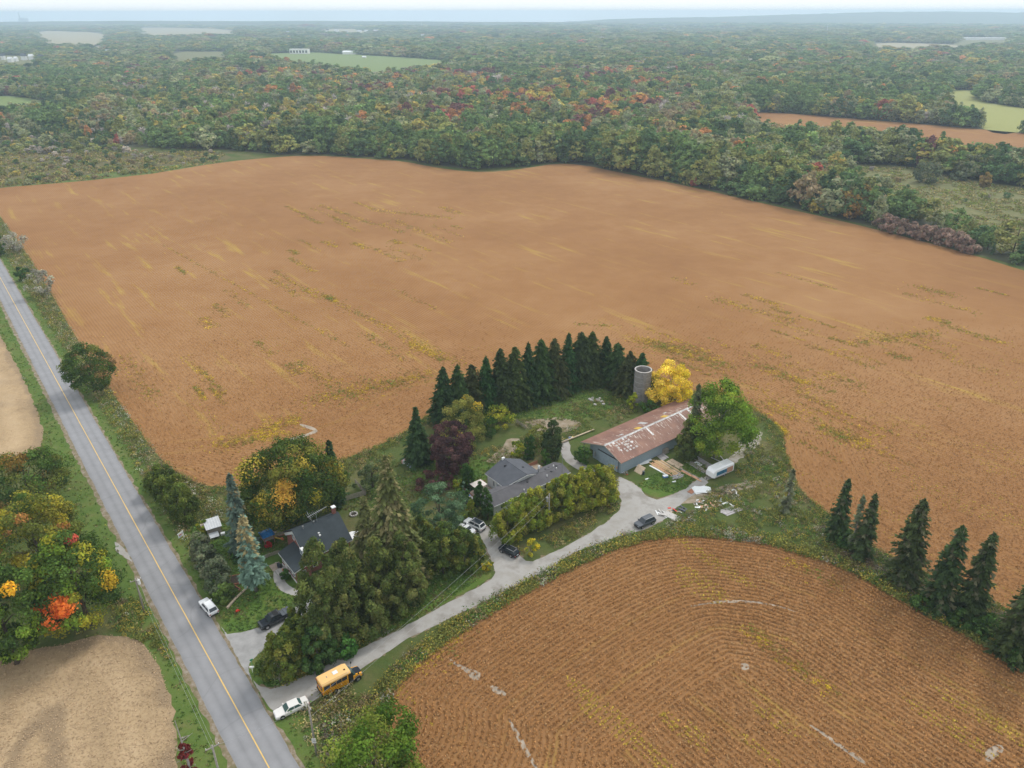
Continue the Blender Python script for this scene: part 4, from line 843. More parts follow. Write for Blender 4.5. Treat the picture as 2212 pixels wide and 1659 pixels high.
# cross wing
X0, X1, XR, Y0, Y1 = 5.7, 15.6, 10.7, 2.2, 10.8
MB().add([(X0+.4, Y0+.6, -.2), (X1-.4, Y0+.6, -.2), (X1-.4, Y1-.35, -.2), (X0+.4, Y1-.35, -.2), (X0+.4, Y0+.6, 2.95), (X1-.4, Y0+.6, 2.95), (X1-.4, Y1-.35, 2.95), (X0+.4, Y1-.35, 2.95), (XR, Y0+.6, 4.75), (XR, Y1-.35, 4.75)],
         [(0, 3, 2, 1), (1, 2, 6, 5), (3, 0, 4, 7), (0, 1, 5, 8, 4), (2, 3, 7, 9, 6)]).obj('wing_wall', 'white_siding', t)
cr_ = MB(); cr_.slab([(X0, Y0+1.6, 2.95), (XR, Y0, 5.0), (XR, Y1, 5.0), (X0, Y1, 2.95)], .14); cr_.slab([(X1, Y1, 2.95), (XR, Y1, 5.0), (XR, Y0, 5.0), (X1, Y0+1.3, 2.95)], .14)
cr_ = cr_.obj('wing_roof', 'grey_shingle', t)
MB().slab([(XR-.1, Y0+.02, 4.85), (X1-.1, Y0+1.3, 2.85), (X1-.1, Y0+1.3, 3.0), (XR, Y0, 5.0)], .1).slab([(X0, Y0+1.6, 2.85), (XR, Y0+.02, 4.85), (XR, Y0, 5.0), (X0, Y0+1.6, 3.0)], .1).obj('fascia', 'white_paint', cr_)
MB().box(X0-.08, X0+.04, Y0+1.6, Y1, 2.85, 3.05).box(X1-.04, X1+.08, Y0+1.3, Y1, 2.85, 3.05).obj('gutter', 'white_paint', cr_)
MB().box(XR-.5, XR+.2, Y1-.5, Y1-.1, 4.9, 5.5).obj('chimney', 'white_paint', cr_); MB().tube([(X1-.6, 3.4, 2.6), (X1-.6, 3.4, 5.2)], .14, 8).obj('stove_pipe', 'metal_grey', cr_); MB().box(X1-.8, X1-.4, 3.1, 3.5, 4.5, 5.2).obj('pipe_cap', 'white_paint', cr_)
for x, y, z in ((9.5, 8.4, 4.75), (12.6, 6, 4.3)): MB().box(x-.18, x+.18, y-.18, y+.18, z-.2, z+.28).obj('roof_vent', 'dark_metal', cr_)
for y in (4.6, 6.0, 7.6): win(t, y, y+.9, X0+.4, .9, 2.4, 'y', -1, 'screen_grey')
for y in (4.2, 5.6, 7.0): MB().box(X0+.05, X0+.2, y, y+.16, 0, 2.95).obj('porch_post', 'white_paint', t)
for x in (2, 6, 10, 14, 18): win(t, x, x+1.4, .3, 1.0, 2.1, 'x', -1)
win(t, 1.4, 2.6, .3, 1.0, 2.1, 'y', -1)
mast_ = MB().tube([(18.6, -.35, 0), (18.6, -.35, 8.6)], .05, 6).tube([(18.1, -.35, 8.5), (19.1, -.35, 8.7)], .03, 4).tube([(18.3, -.5, 8.1), (18.9, -.2, 8.2)], .03, 4).obj('tv_mast', 'metal_grey', t)
# deck, gazebo, patio furniture
t = thing('deck', 'wooden deck with low railing beside the bungalow', 'deck', loc2(BUNG, 0, 5.45), ANG)
for i in range(16): MB().box(.3+i*.345, .3+i*.345+.33, 0, 5.6, .05, .28).obj('plank', 'deck_wood', t)
rl = MB()
for y in (0, 1.4, 2.8, 4.2, 5.5): rl.box(.2, .3, y-.05, y+.05, 0, 1.15)
rl.box(.19, .31, 0, 5.6, 1.02, 1.14).box(.22, .28, 0, 5.6, .55, .65); rl.obj('railing', 'red_lumber', t)
MB().box(.2, 5.8, 5.55, 5.65, .4, 1.15).obj('railing', 'red_lumber', t)
t = thing('gazebo', 'beige canopy gazebo standing on the bungalow deck', 'gazebo', loc2(BUNG, 2.6, 9.0, .28), ANG)
MB().add([(-1.5, -1.3, 2.2), (1.5, -1.3, 2.2), (1.5, 1.3, 2.2), (-1.5, 1.3, 2.2), (-.5, 0, 2.6), (.5, 0, 2.6)], [(0, 1, 5, 4), (1, 2, 5), (2, 3, 4, 5), (3, 0, 4), (0, 3, 2, 1)]).obj('canopy', 'beige_fabric', t)
for x, y in ((-1.4, -1.2), (1.4, -1.2), (1.4, 1.2), (-1.4, 1.2)): MB().tube([(x, y, 0), (x, y, 2.2)], .05, 5).obj('post', 'dark_metal', t)
MB().box(-.6, .6, -.4, .4, .7, .78).tube([(0, 0, 0), (0, 0, .7)], .08, 6).obj('table', 'dark_metal', t)
def chair(loc, rz, mat, label):
    t = thing('garden_chair', label, 'chair', loc, rz)
    MB().box(-.3, .3, -.3, .3, .32, .40).obj('seat', mat, t, bevel=.02); MB().hexa([(-.32, .25, .35), (.32, .25, .35), (.32, .33, .35), (-.32, .33, .35), (-.26, .55, 1.05), (.26, .55, 1.05), (.26, .62, 1.05), (-.26, .62, 1.05)]).obj('backrest', mat, t)
    for x in (-.34, .34): MB().box(x-.05, x+.05, -.35, .35, .55, .6).obj('arm', mat, t)
    for x in (-.3, .3):
        for y in (-.3, .3): MB().box(x-.04, x+.04, y-.04, y+.04, 0, .55).obj('leg', mat, t)
chair(loc2(BUNG, 4.6, 6.9, .28), ANG+1.3, 'teal_plastic', 'teal garden chair on the deck against the bungalow wall'); chair(loc2(BUNG, 1.6, 5.9, .28), ANG-1, 'teal_plastic', 'teal garden chair by the deck railing')
t = thing('hot_tub', 'covered pale hot tub at the corner of the deck', 'hot tub', loc2(BUNG, -.9, 8.2), ANG)
MB().box(-.9, .9, -1, 1, 0, .8).obj('tub', 'deck_wood', t, bevel=.05); MB().box(-.95, .95, -1.05, 1.05, .8, .95).obj('cover', 'grey_lumber', t, bevel=.03); MB().box(-.7, -.1, -1.0, -.2, .95, 1.15).obj('towel', 'white_sheet', t); MB().box(.2, .8, .1, .9, .95, 1.1).obj('towel', 'blue_plastic', t)
t = thing('back_patio', 'pale wooden patio with a red fence corner behind the bungalow', 'patio', loc2(BUNG, 15.9, 5.6), ANG)
for i in range(8): MB().box(.1+i*.56, .1+i*.56+.54, 0, 4.6, .05, .22).obj('plank', 'pale_lumber', t)
for i in range(12): MB().box(.2+i*.36, .2+i*.36+.34, 4.65, 4.72, .0, 1.15).obj('fence_board', 'red_lumber', t)
for i in range(5): MB().box(0, .07, 2.9+i*.36, 2.9+i*.36+.34, .0, 1.15).obj('fence_board', 'red_lumber', t)
for i in range(3):
    o = MB().box(-.22, .22, -.22, .22, 0, .45).obj('patio_pot', 'stone', loc=loc2(BUNG, 16.6+i*.8, 9.6, .22), rz=ANG, bevel=.05); tag(o, 'pale stone pot on the back patio by the red fence', 'pot', 'pots on the back patio')
# --- barn
BA = ANG+.012
t = thing('barn', 'long blue grey block barn with rust streaked metal roof', 'barn', g(1340.2, 1025.1), BA); BARN = t
YR, YL, L_ = 5.2, 13.0, 36.0
MB().add([(.3, .25, -.3), (L_-.3, .25, -.3), (L_-.3, YL-3.6, -.3), (.3, YL-3.6, -.3), (.3, .25, 3.2), (L_-.3, .25, 3.2), (L_-.3, YL-3.6, 3.9), (.3, YL-3.6, 3.9), (.3, YR, 5.15), (L_-.3, YR, 5.15)],
         [(0, 3, 2, 1), (0, 1, 5, 4), (2, 3, 7, 6), (1, 2, 6, 9, 5), (3, 0, 4, 8, 7)]).obj('wall', 'blue_block', t)
MB().box(2.6, L_-.3, YL-3.55, YL-.3, -.2, 2.75).obj('lean_to', 'blue_paint', t)
MB().box(.3, .5, YL-.6, YL-.4, -.2, 2.75).obj('lean_to_post', 'weathered_wood', t)
rf = gable_roof(MB(), -.35, L_+.2, -.35, YR, YL, 3.2, 5.3, 2.75, .10).obj('roof', 'rusty_roof', t)
def on_r(x, s): return (x, -.35+s*(YR+.35), 3.2+s*2.1+.10)       # s: 0 eave .. 1 ridge, near slope
def on_l(x, s): return (x, YL-s*(YL-YR), 2.75+s*2.55+.10)
rc = MB()
for i in range(36): rc.slab([(-.3+i, YR-.12-.22*random.random(), 5.33), (.68+i, YR-.12-.22*random.random(), 5.33), (.68+i, YR, 5.44), (-.3+i, YR, 5.44)], .03).slab([(-.3+i, YR, 5.44), (.68+i, YR, 5.44), (.68+i, YR+.35, 5.33), (-.3+i, YR+.35, 5.33)], .03)
rc.obj('ridge_cap', 'galvanised', rf)
def patch(f, x0, x1, s0, s1, mat, name='roof_sheet', th=.035): MB().slab([f(x0, s0), f(x1, s0), f(x1, s1), f(x0, s1)] if f is on_r else [f(x1, s0), f(x0, s0), f(x0, s1), f(x1, s1)], th).obj(name, mat, rf)
for x in (13.2, 25.2, 28.3): patch(on_r, x, x+.55, .52, .98, 'galvanised')
for x, s in ((11.5, .74), (21, .74)): patch(on_l, x, x+1.5, s, s+.2, 'yellow_sheet', 'skylight')
for i in range(5):
    for j in range(5):
        if (i*3+j*5) % 7 == 6: continue
        patch(on_r, 1.9+i*1.05+j*.12, 1.9+i*1.05+.4+.4*random.random()+j*.12, .88-j*.135, .88-j*.135+.05+.05*random.random(), 'pale_zinc' if (i+j) % 3 else 'galvanised')
for i in range(9): x = 6+i*2.9+random.random(); patch(on_l, x, x+.9+random.random(), .45+.3*random.random(), .62+.25*random.random(), 'galvanised') if i % 3 == 0 else None
MB().slab([(-.42, -.4, 3.05), (-.42, YR, 5.2), (-.42, YR, 5.42), (-.42, -.4, 3.27)], .08).slab([(-.42, YR, 5.2), (-.42, YL, 2.6), (-.42, YL, 2.85), (-.42, YR, 5.42)], .08).obj('barge_board', 'weathered_wood', rf)
dr = MB().box(.12, .28, .9, 7.2, .05, 3.1).obj('sliding_door', 'blue_door', t); MB().box(.02, .2, .6, 7.6, 3.1, 3.25).obj('door_track', 'dark_metal', dr); MB().box(.05, .14, .88, .98, .05, 3.1).obj('door_edge', 'dark_metal', dr); MB().box(.0, .13, 1.2, 1.45, .9, 1.5).obj('door_plate', 'orange_ply', dr)
MB().box(.0, .26, 8.4, 8.7, .9, 2.0).obj('meter_box', 'metal_grey', t); MB().box(14.5, 16.0, -.5, .24, 0, 1.2).obj('feed_hatch', 'weathered_wood', t)
# --- silo
t = thing('silo', 'roofless round concrete silo beside the yellow tree', 'silo', (g(1385, 872)[0]+.2, g(1385, 872)[1]+1.8), 0)
sh = hgt(1384, 880, 1388, 815)+.4
MB().lathe([(2.3, -.3), (2.3, 1.2), (2.25, 1.25), (2.25, sh), (2.02, sh), (2.02, .4), (0.02, .4)], 28).obj('shell', 'concrete', t, sm=False)
for i in range(1, 6): MB().lathe([(2.25, sh*i/6-.03), (2.29, sh*i/6-.03), (2.29, sh*i/6+.03), (2.25, sh*i/6+.03)], 28).obj('hoop', 'metal_grey', t)
MB().lathe([(2.0, sh-.02), (2.33, sh-.02), (2.33, sh+.12), (2.0, sh+.12), (2.0, sh-.02)], 28).obj('rim', 'stone', t)
MB().box(-.35, .35, -2.5, -2.2, .2, sh-.6).obj('chute', 'concrete', t)
# --- garden shed, playhouse, fences, beds
b0 = g(462, 1148); t = thing('garden_shed', 'small grey shed with pale corrugated roof near the road', 'shed', b0, ANG-.12)
MB().box(-1.3, 1.3, -1.5, 1.3, -.1, 1.8).obj('wall', 'weathered_wood', t)
sr = MB().slab([(-1.5, -1.7, 1.85), (1.5, -1.7, 1.85), (1.5, 1.5, 2.35), (-1.5, 1.5, 2.35)], .07).obj('roof', 'pale_metal_roof', t)
for i in range(7): MB().slab([(-1.5+i*.5-.03, -1.72, 1.93), (-1.5+i*.5+.03, -1.72, 1.93), (-1.5+i*.5+.03, 1.5, 2.43), (-1.5+i*.5-.03, 1.5, 2.43)], .03).obj('roof_rib', 'white_paint', sr)
MB().slab([(-1.2, -2.9, .5), (.6, -2.9, .5), (.6, -1.6, .9), (-1.2, -1.6, .9)], .08).obj('bench_top', 'pale_metal_roof', t)
for x in (-1.0, .4): MB().box(x, x+.1, -2.8, -2.7, 0, .5).obj('leg', 'weathered_wood', t)
t = thing('lumber_stack', 'stack of old boards behind the garden shed', 'lumber', loc2(t, -.5, 2.6), ANG-.12)
for i in range(5): MB().box(-1.5, 1.5, i*.28-.5, i*.28-.25, 0, .25+.12*(i % 3)).obj('plank', ('weathered_wood', 'pale_lumber', 'grey_lumber')[i % 3], t)
t = thing('cooler', 'white plastic cooler beside the garden shed', 'cooler', (*g(482, 1155), 0), .4); MB().box(-.4, .4, -.3, .3, 0, .4).obj('tub', 'white_paint', t, bevel=.04); MB().box(-.42, .42, -.32, .32, .4, .5).obj('lid', 'white_sheet', t, bevel=.03)
b0 = g(579, 1170); t = thing('play_tower', 'play set with blue tarp roof and yellow slide on the lawn', 'play set', b0, ANG)
for x, y in ((-1, -1), (1, -1), (1, 1), (-1, 1)): MB().box(x-.06, x+.06, y-.06, y+.06, -.1, 2.1).obj('post', 'red_lumber', t)
MB().box(-1.05, 1.05, -1.05, 1.05, 1.0, 1.1).obj('floor', 'deck_wood', t)
MB().add([(-1.25, -1.3, 2.0), (1.25, -1.3, 2.0), (1.25, 1.3, 2.05), (-1.25, 1.3, 2.05), (-1.1, 0, 2.55), (1.1, .1, 2.5)], [(0, 1, 5, 4), (2, 3, 4, 5), (0, 4, 3), (1, 2, 5), (0, 3, 2, 1)]).obj('tarp_roof', 'blue_tarp', t)
sl_ = MB().hexa([(1.05, -.9, .95), (1.05, -.4, .95), (2.4, -.8, .15), (2.4, -1.3, .15), (1.05, -.9, 1.05), (1.05, -.4, 1.05), (2.4, -.8, .25), (2.4, -1.3, .25)]).obj('slide', 'yellow_plastic', t); MB().box(2.3, 2.75, -1.45, -.7, .0, .28).obj('slide_foot', 'orange_plastic', sl_)
MB().tube([(.2, 1.2, 2.2), (.2, 1.25, 2.75)], .1, 6).obj('flag', 'green_plastic', t)
t = thing('sandbox', 'brown wooden sandbox pad beside the play set', 'sandbox', loc2(t, 2.4, 1.4), ANG); MB().box(-1.4, 1.6, -1.2, 1.2, 0, .1).obj('sand', 'bare_earth', t)
for a in ((-1.5, 1.7, -1.3, -1.2), (-1.5, 1.7, 1.2, 1.3), (-1.5, -1.4, -1.2, 1.2), (1.6, 1.7, -1.2, 1.2)): MB().box(*a, 0, .2).obj('board', 'red_lumber', t)
def fence(label, uv, h=1.2, rails=4, mat='weathered_wood', name='wooden_fence', step=2.2):
    P_ = gp(uv); t = thing(name, label, 'fence', (*P_[0], 0))
    for a, b_ in zip(P_[:-1], P_[1:]):
        L = math.dist(a, b_); n = max(1, round(L/step)); ux, uy = (b_[0]-a[0])/L, (b_[1]-a[1])/L; ox, oy = a[0]-P_[0][0], a[1]-P_[0][1]
        for i in range(n+1): MB().tube([(ox+ux*L*i/n, oy+uy*L*i/n, -.1), (ox+ux*L*i/n, oy+uy*L*i/n, h+.08)], .07, 5).obj('post', mat, t)
        for j in range(rails):
            z = .2+j*(h-.25)/(rails-1)
            for i in range(n):
                p, q = i*L/n, (i+1)*L/n; MB().hexa([(ox+ux*s-uy*w_, oy+uy*s+ux*w_, zz) for zz in (z, z+.2) for s, w_ in ((p, -.05), (q-.03, -.05), (q-.03, -.01), (p, -.01))]).obj('rail', mat, t)
fence('weathered board fence with a corner behind the farmhouse', [(722, 1090), (790, 1070), (768, 1046)])
fence('low wooden fence joining the farmhouse porch', [(549, 1222), (578, 1205), (604, 1196)], .8, 3)
fence('low grey fence behind the bungalow garden', [(1116, 914), (1136, 928)], .9, 3)
def bed(uv, sx, sy, rz, label):
    t = thing('garden_bed', label, 'garden bed', (*g(*uv), 0), rz); MB().box(-sx, sx, -sy, sy, 0, .22).obj('soil', 'soil', t)
    for a in ((-sx-.1, sx+.1, -sy-.1, -sy), (-sx-.1, sx+.1, sy, sy+.1), (-sx-.1, -sx, -sy, sy), (sx, sx+.1, -sy, sy)): MB().box(*a, 0, .38).obj('board', 'red_lumber', t)
bed((522, 1252), 1.2, 2.0, ANG+1.2, 'long red board garden bed beside the blue spruce'); bed((504, 1277), .9, .8, ANG+.3, 'small wooden garden bed filled with dark soil')
a, b_ = g(491, 1315), g(557, 1246); L = math.dist(a, b_); t = thing('log', 'long pale fallen log lying across the front lawn', 'log', (*a, .0), math.atan2(b_[1]-a[1], b_[0]-a[0]))
MB().tube([(0, 0, .2), (L*.3, .1, .22), (L*.6, -.05, .2), (L, .05, .18)], [.24, .22, .2, .15], 8).obj('trunk', 'birch_log', t)
for i, x in enumerate((.3, .45, .58, .7)): MB().tube([(L*x, 0, .25), (L*x+.15, .12*(-1)**i, .55)], [.1, .06], 5).obj('branch_stub', 'bark', t)
t = thing('lawn_toy', 'bright red plastic toy car left on the front lawn', 'toy', (*g(514, 1321), 0), .6); MB().hexa([(-.35, -.2, .1), (.35, -.2, .1), (.35, .2, .1), (-.35, .2, .1), (-.3, -.18, .35), (.1, -.18, .45), (.1, .18, .45), (-.3, .18, .35)]).obj('body', 'red_plastic', t)
for x in (-.25, .22):
    for y in (-.22, .22): MB().tube([(x, y-.03, .1), (x, y+.03, .1)], .1, 8).obj('wheel', 'rubber', t)
t = thing('fire_pit', 'round pale stone fire pit on the back lawn', 'fire pit', (*g(764, 1112), 0)); MB().lathe([(.0, .05), (.55, .05)], 12).obj('ash', 'soil', t)
for i in range(9): a = i*.698; MB().box(-.2, .2, -.14, .14, 0, .35).obj('stone', 'stone', t, bevel=.04, loc=(math.cos(a)*.75, math.sin(a)*.75, 0), rz=a+1.57)
t = thing('play_tent', 'small pink and white striped play tent on the back lawn', 'tent', (*g(873, 1000), 0)); 
for i in range(6): a0, a1 = i*math.pi/3, (i+1)*math.pi/3; MB().add([(math.cos(a0)*.6, math.sin(a0)*.6, 0), (math.cos(a1)*.6, math.sin(a1)*.6, 0), (math.cos(a1)*.55, math.sin(a1)*.55, .8), (math.cos(a0)*.55, math.sin(a0)*.55, .8), (0, 0, 1.4)], [(0, 1, 2, 3), (3, 2, 4), (0, 3, 4), (1, 4, 2), (0, 4, 1)]).obj('panel', 'pink_fabric' if i % 2 else 'white_sheet', t)
t = thing('garden_bench', 'blue grey bench on the back lawn near the play tent', 'bench', (*g(884, 1011), 0), -.9); MB().box(-.7, .7, -.2, .2, .4, .46).obj('seat', 'pane_light', t); MB().box(-.7, .7, .2, .25, .5, .9).obj('backrest', 'pane_light', t)
for x in (-.6, .6): MB().box(x-.05, x+.05, -.2, .2, 0, .4).obj('leg', 'dark_metal', t)
for nm, mat, x, y, h, lab, cat in (('barrel', 'car_navy', -3.6, .2, .9, 'dark blue barrel standing by the farmhouse porch', 'barrel'), ('barrel', 'black_trim', -3.4, -.35, .85, 'black barrel standing by the farmhouse porch', 'barrel')):
    t = thing(nm, lab, cat, loc2(HOUSE, x, y, .16), 0); MB().lathe([(.0, 0), (.28, 0), (.31, h*.5), (.28, h), (0, h)], 12).obj('drum', mat, t, sm=True); MB().lathe([(.26, h), (.3, h), (.3, h+.05), (.0, h+.05)], 12).obj('lid', mat, t)
t = thing('pumpkin_pot', 'orange pot on the farmhouse porch step', 'pot', loc2(HOUSE, -3.4, -1.6, .5)); MB().lathe([(0, 0), (.16, 0), (.24, .18), (.18, .36), (0, .38)], 10).obj('pot', 'orange_plastic', t, sm=True); MB().tube([(0, 0, .36), (.03, 0, .5)], .03, 5).obj('stalk', 'bark', t)
# --- building waste beside the barn
def board_pile(label, u0, v0, u1, v1, n, w_, mats, seed, name='lumber_pile', spread=.5, cross=0):
    r = random.Random(seed); a, b_ = g(u0, v0), g(u1, v1); L = math.dist(a, b_); t = thing(name, label, 'lumber', (*a, 0), math.atan2(b_[1]-a[1], b_[0]-a[0]))
    for i in range(n):
        y = (i-(n-1)/2)*w_*1.02+r.uniform(-.05, .05); l0, l1 = r.uniform(-.06, .16)*L, L*r.uniform(.8, 1.06); z = .02+.07*(i % 2); th = r.uniform(.05, .11)
        MB().hexa([(l0, y-w_/2, z), (l1, y-w_/2+r.uniform(-spread, spread)*.4, z), (l1, y+w_/2+r.uniform(-.05, .05), z), (l0, y+w_/2, z)]+[(l0, y-w_/2, z+th), (l1, y-w_/2, z+th), (l1, y+w_/2, z+th), (l0, y+w_/2, z+th)]).obj('plank', mats[r.randrange(len(mats))], t)
    for i in range(cross): MB().box(L*(i+.5)/cross-.06, L*(i+.5)/cross+.06, -n*w_*.6, n*w_*.6, .16, .26).obj('batten', mats[0], t)
    return t
board_pile('wide bundle of new yellow planks on the grass by the barn', 1414, 993, 1470, 1027, 7, .34, ['new_lumber', 'pale_lumber', 'new_lumber'], 1)
board_pile('narrow orange brown planks beside the yellow bundle', 1404, 1000, 1448, 1029, 4, .26, ['orange_ply', 'new_lumber'], 2)
board_pile('grey weathered planks laid side by side on the grass', 1482, 994, 1530, 1024, 5, .28, ['grey_lumber', 'weathered_wood'], 3)
board_pile('loose purple grey planks at the end of the lumber row', 1504, 990, 1558, 1022, 6, .24, ['grey_lumber', 'weathered_wood', 'grey_lumber'], 4, spread=1.5)
board_pile('orange plank lying on grey sheets near the lane', 1468, 1014, 1516, 1039, 3, .34, ['orange_ply', 'grey_lumber', 'pale_lumber'], 5)
board_pile('short blue grey pallet stack against the barn side', 1424, 982, 1440, 994, 4, .5, ['grey_lumber'], 6, 'pallet')
board_pile('pale plywood sheet lying between the plank piles', 1446, 995, 1476, 1012, 2, .95, ['pale_lumber'], 7, 'plywood')
board_pile('lilac grey pallet lying near the lane', 1452, 1034, 1476, 1024, 5, .3, ['grey_lumber'], 8, 'pallet', cross=2)
board_pile('white boards lying in tall grass by the barn wall', 1352, 1008, 1408, 993, 3, .5, ['white_sheet'], 9, 'white_boards')
board_pile('single white plank beside the yellow lumber bundle', 1402, 1005, 1440, 1026, 1, .45, ['white_sheet'], 10, 'white_boards')
board_pile('grey timber beams stacked in the weeds past the camper', 1560, 1110, 1597, 1096, 5, .45, ['grey_lumber', 'weathered_wood'], 11, 'timber_stack', spread=.1)
board_pile('white panel lying on the grass near the steel frame', 1499, 998, 1514, 1007, 1, 1.4, ['white_sheet'], 12, 'siding_sheet')
t = thing('sheet_stack', 'fanned stack of big white sheets lying by the camper', 'sheets', (*g(1514, 1058), 0), .35)
for i in range(4): MB().box(-2.0, 1.6, -1.3, 1.1, .05+i*.07, .11+i*.07).obj('sheet', 'white_sheet', t, loc=(i*.12, -i*.14, 0), rz=-.16*i)
board_pile('reddish plywood piece beside the white sheets', 1488, 1066, 1500, 1056, 1, 1.1, ['red_lumber'], 13, 'plywood')
def rubble(label, u, v, n, R, mats, seed, name='debris_pile', L=(.5, 2.0)):
    r = random.Random(seed); t = thing(name, label, 'debris', (*g(u, v), 0))
    for i in range(n):
        l = r.uniform(*L); w_ = r.uniform(.12, .4); rr = R*math.sqrt(r.random()); a = r.uniform(0, 6.28); z = max(.03, (1-rr/R)*.55*r.random())
        o = MB().box(-l/2, l/2, -w_/2, w_/2, 0, .06).obj('board', r.choice(mats), t, loc=(math.cos(a)*rr, math.sin(a)*rr*.8, z)); o.rotation_euler = (r.uniform(-.2, .2), r.uniform(-.15, .15), r.uniform(0, 3.1))
rubble('heap of orange broken plywood and boards in the weeds', 1526, 1090, 26, 2.6, ['orange_ply', 'orange_ply', 'pale_lumber', 'white_sheet', 'weathered_wood'], 21)
rubble('scattered white broken boards beside the orange heap', 1560, 1086, 12, 1.7, ['white_sheet', 'pale_lumber'], 22)
rubble('mixed rubbish with red and blue bits at the lane edge', 1462, 1101, 14, 1.9, ['red_plastic', 'weathered_wood', 'white_sheet', 'car_navy', 'pale_lumber'], 23)
rubble('scrap boards on concrete slabs behind the dark parked suv', 1432, 1112, 10, 1.6, ['stone', 'white_sheet', 'weathered_wood'], 24)
rubble('loose pale sticks in the weeds above the timber beams', 1583, 1065, 7, 1.6, ['pale_lumber', 'white_sheet'], 25)
rubble('rubbish piled at the front corner of the barn', 1353, 1023, 9, .9, ['white_sheet', 'red_plastic', 'car_navy', 'weathered_wood'], 26, L=(.3, .9))
rubble('grey rotten boards in the weeds above the hedge bank', 1490, 1128, 10, 1.6, ['grey_lumber', 'weathered_wood', 'grey_lumber'], 27)
rubble('blue and white rubbish bags behind the dark cedar', 1233, 948, 8, 1.2, ['white_sheet', 'blue_plastic', 'yellow_plastic'], 28, L=(.4, 1.0))
t = thing('concrete_slab', 'pale concrete slab lying tilted behind the dark parked suv', 'slab', (*g(1452, 1116), 0), -.75); MB().box(-1.9, 1.9, -.9, .9, .02, .16).obj('slab', 'stone', t)
t = thing('door_sheet', 'tan chipboard sheet leaning at the barn corner', 'sheet', (*g(1378, 1021), 0), BA); MB().hexa([(-.2, -1.1, 0), (-.1, -1.1, 0), (-.1, 1.1, 0), (-.2, 1.1, 0), (1.2, -1.1, 1.3), (1.3, -1.1, 1.3), (1.3, 1.1, 1.3), (1.2, 1.1, 1.3)]).obj('sheet', 'pale_lumber', t); MB().tube([(.4, -1.3, 0), (.4, -1.3, .9)], .28, 8).obj('bin', 'car_navy', t)
t = thing('plastic_tub', 'blue plastic tub on the grass at the end of the planks', 'tub', (*g(1437, 1031), 0), .3); MB().box(-.55, .55, -.35, .35, 0, .45).obj('tub', 'blue_plastic', t, bevel=.05); MB().box(-.58, .58, -.38, .38, .45, .52).obj('lid', 'white_sheet', t)
t = thing('steel_frame', 'pale steel frame of two rails lying in a vee', 'frame', (*g(1573, 1006), 0)); p0 = g(1573, 1006); 
for uv in ((1536, 989), (1553, 983)):
    q_ = g(*uv); MB().tube([(0, 0, .12), (q_[0]-p0[0], q_[1]-p0[1], .12)], .11, 5).obj('rail', 'galvanised', t)
t = thing('tool_rack', 'dark steel rack standing among the grey planks', 'rack', (*g(1535, 1021), 0), .3)
for x in (-.45, .45): MB().box(x-.06, x+.06, -.06, .06, 0, 1.5).obj('upright', 'dark_metal', t)
for z in (.5, 1.0): MB().box(-.45, .45, -.04, .04, z, z+.08).obj('crossbar', 'dark_metal', t)
for u, v, lab in ((1456, 1041, 'small white scrap on the grass beside the lane fork'), (1398, 1035, 'white curved scrap on the gravel edge by the barn')):
    o = MB().hexa([(-.5, -.2, .02), (.5, -.15, .02), (.45, .2, .02), (-.5, .15, .02), (-.45, -.15, .14), (.4, -.1, .2), (.4, .15, .2), (-.4, .1, .14)]).obj('scrap_sheet', 'white_sheet', loc=(*g(u, v), 0), rz=.3); tag(o, lab, 'scrap')
a, b_ = g(1213, 958), g(1283, 930); L = math.dist(a, b_); o = MB().tube([(0, 0, .3), (L, 0, .35)], [.2, .16], 8).obj('fallen_pole', 'birch_log', loc=(*a, 0), rz=math.atan2(b_[1]-a[1], b_[0]-a[0]), sm=True); tag(o, 'long pale wooden pole lying beside the barn track', 'pole')
t = thing('nest_box', 'small brown wooden crate on the grass under the spruces', 'crate', (*g(1228, 850), 0), .2); MB().box(-.6, .6, -.45, .45, .1, .85).obj('box', 'red_lumber', t); MB().box(-.66, .66, -.5, .5, .85, .93).obj('lid', 'pale_lumber', t)
t = thing('stone_heap', 'grey rubble heap overgrown with weeds in the clearing', 'rubble', (*g(1290, 868), 0)); r = random.Random(3)
for i in range(14): MB().box(-.4, .4, -.3, .3, 0, .35).obj('stone', 'stone', t, bevel=.08, loc=(r.uniform(-2, 2), r.uniform(-2, 2), 0), rz=r.uniform(0, 3))
# --- camper trailer
c0 = g(1527, 1041); c1 = g(1578, 1019); ca = math.atan2(c1[1]-c0[1], c1[0]-c0[0])
t = thing('camper_trailer', 'old white camper trailer with brown lower side parked in weeds', 'trailer', ((c0[0]+c1[0])/2+.35, (c0[1]+c1[1])/2+1.0, 0), ca)
Lc, Wc = 3.35, 1.15
def ring(x, z0, z1, w_): return [(x, -w_, z0), (x, w_, z0), (x, w_*1.0, z1-.25), (x, w_*.82, z1), (x, -w_*.82, z1), (x, -w_, z1-.25)]
MB().loft([ring(-Lc-.05, .75, 2.0, Wc*.9), ring(-Lc+.55, .55, 2.65, Wc), ring(0, .5, 2.75, Wc), ring(Lc-.25, .5, 2.68, Wc), ring(Lc, .6, 2.45, Wc*.95)]).obj('body', 'car_white', t)
MB().box(-2.3, 1.0, -Wc-.03, -Wc+.02, .95, 1.9).obj('window', 'camper_decal', t); MB().box(1.0, 3.0, -Wc-.03, -Wc+.02, .6, 2.0).obj('side_panel', 'camper_brown', t); MB().box(-2.6, 1.0, -Wc-.025, -Wc+.02, .55, .85).obj('stripe', 'grey_lumber', t)
MB().box(-Lc-.02, -Lc+.3, -.8, .8, 1.2, 1.75).obj('window', 'white_sheet', t); MB().box(-.3, .3, -.3, .3, 2.72, 2.9).obj('roof_vent', 'white_paint', t)
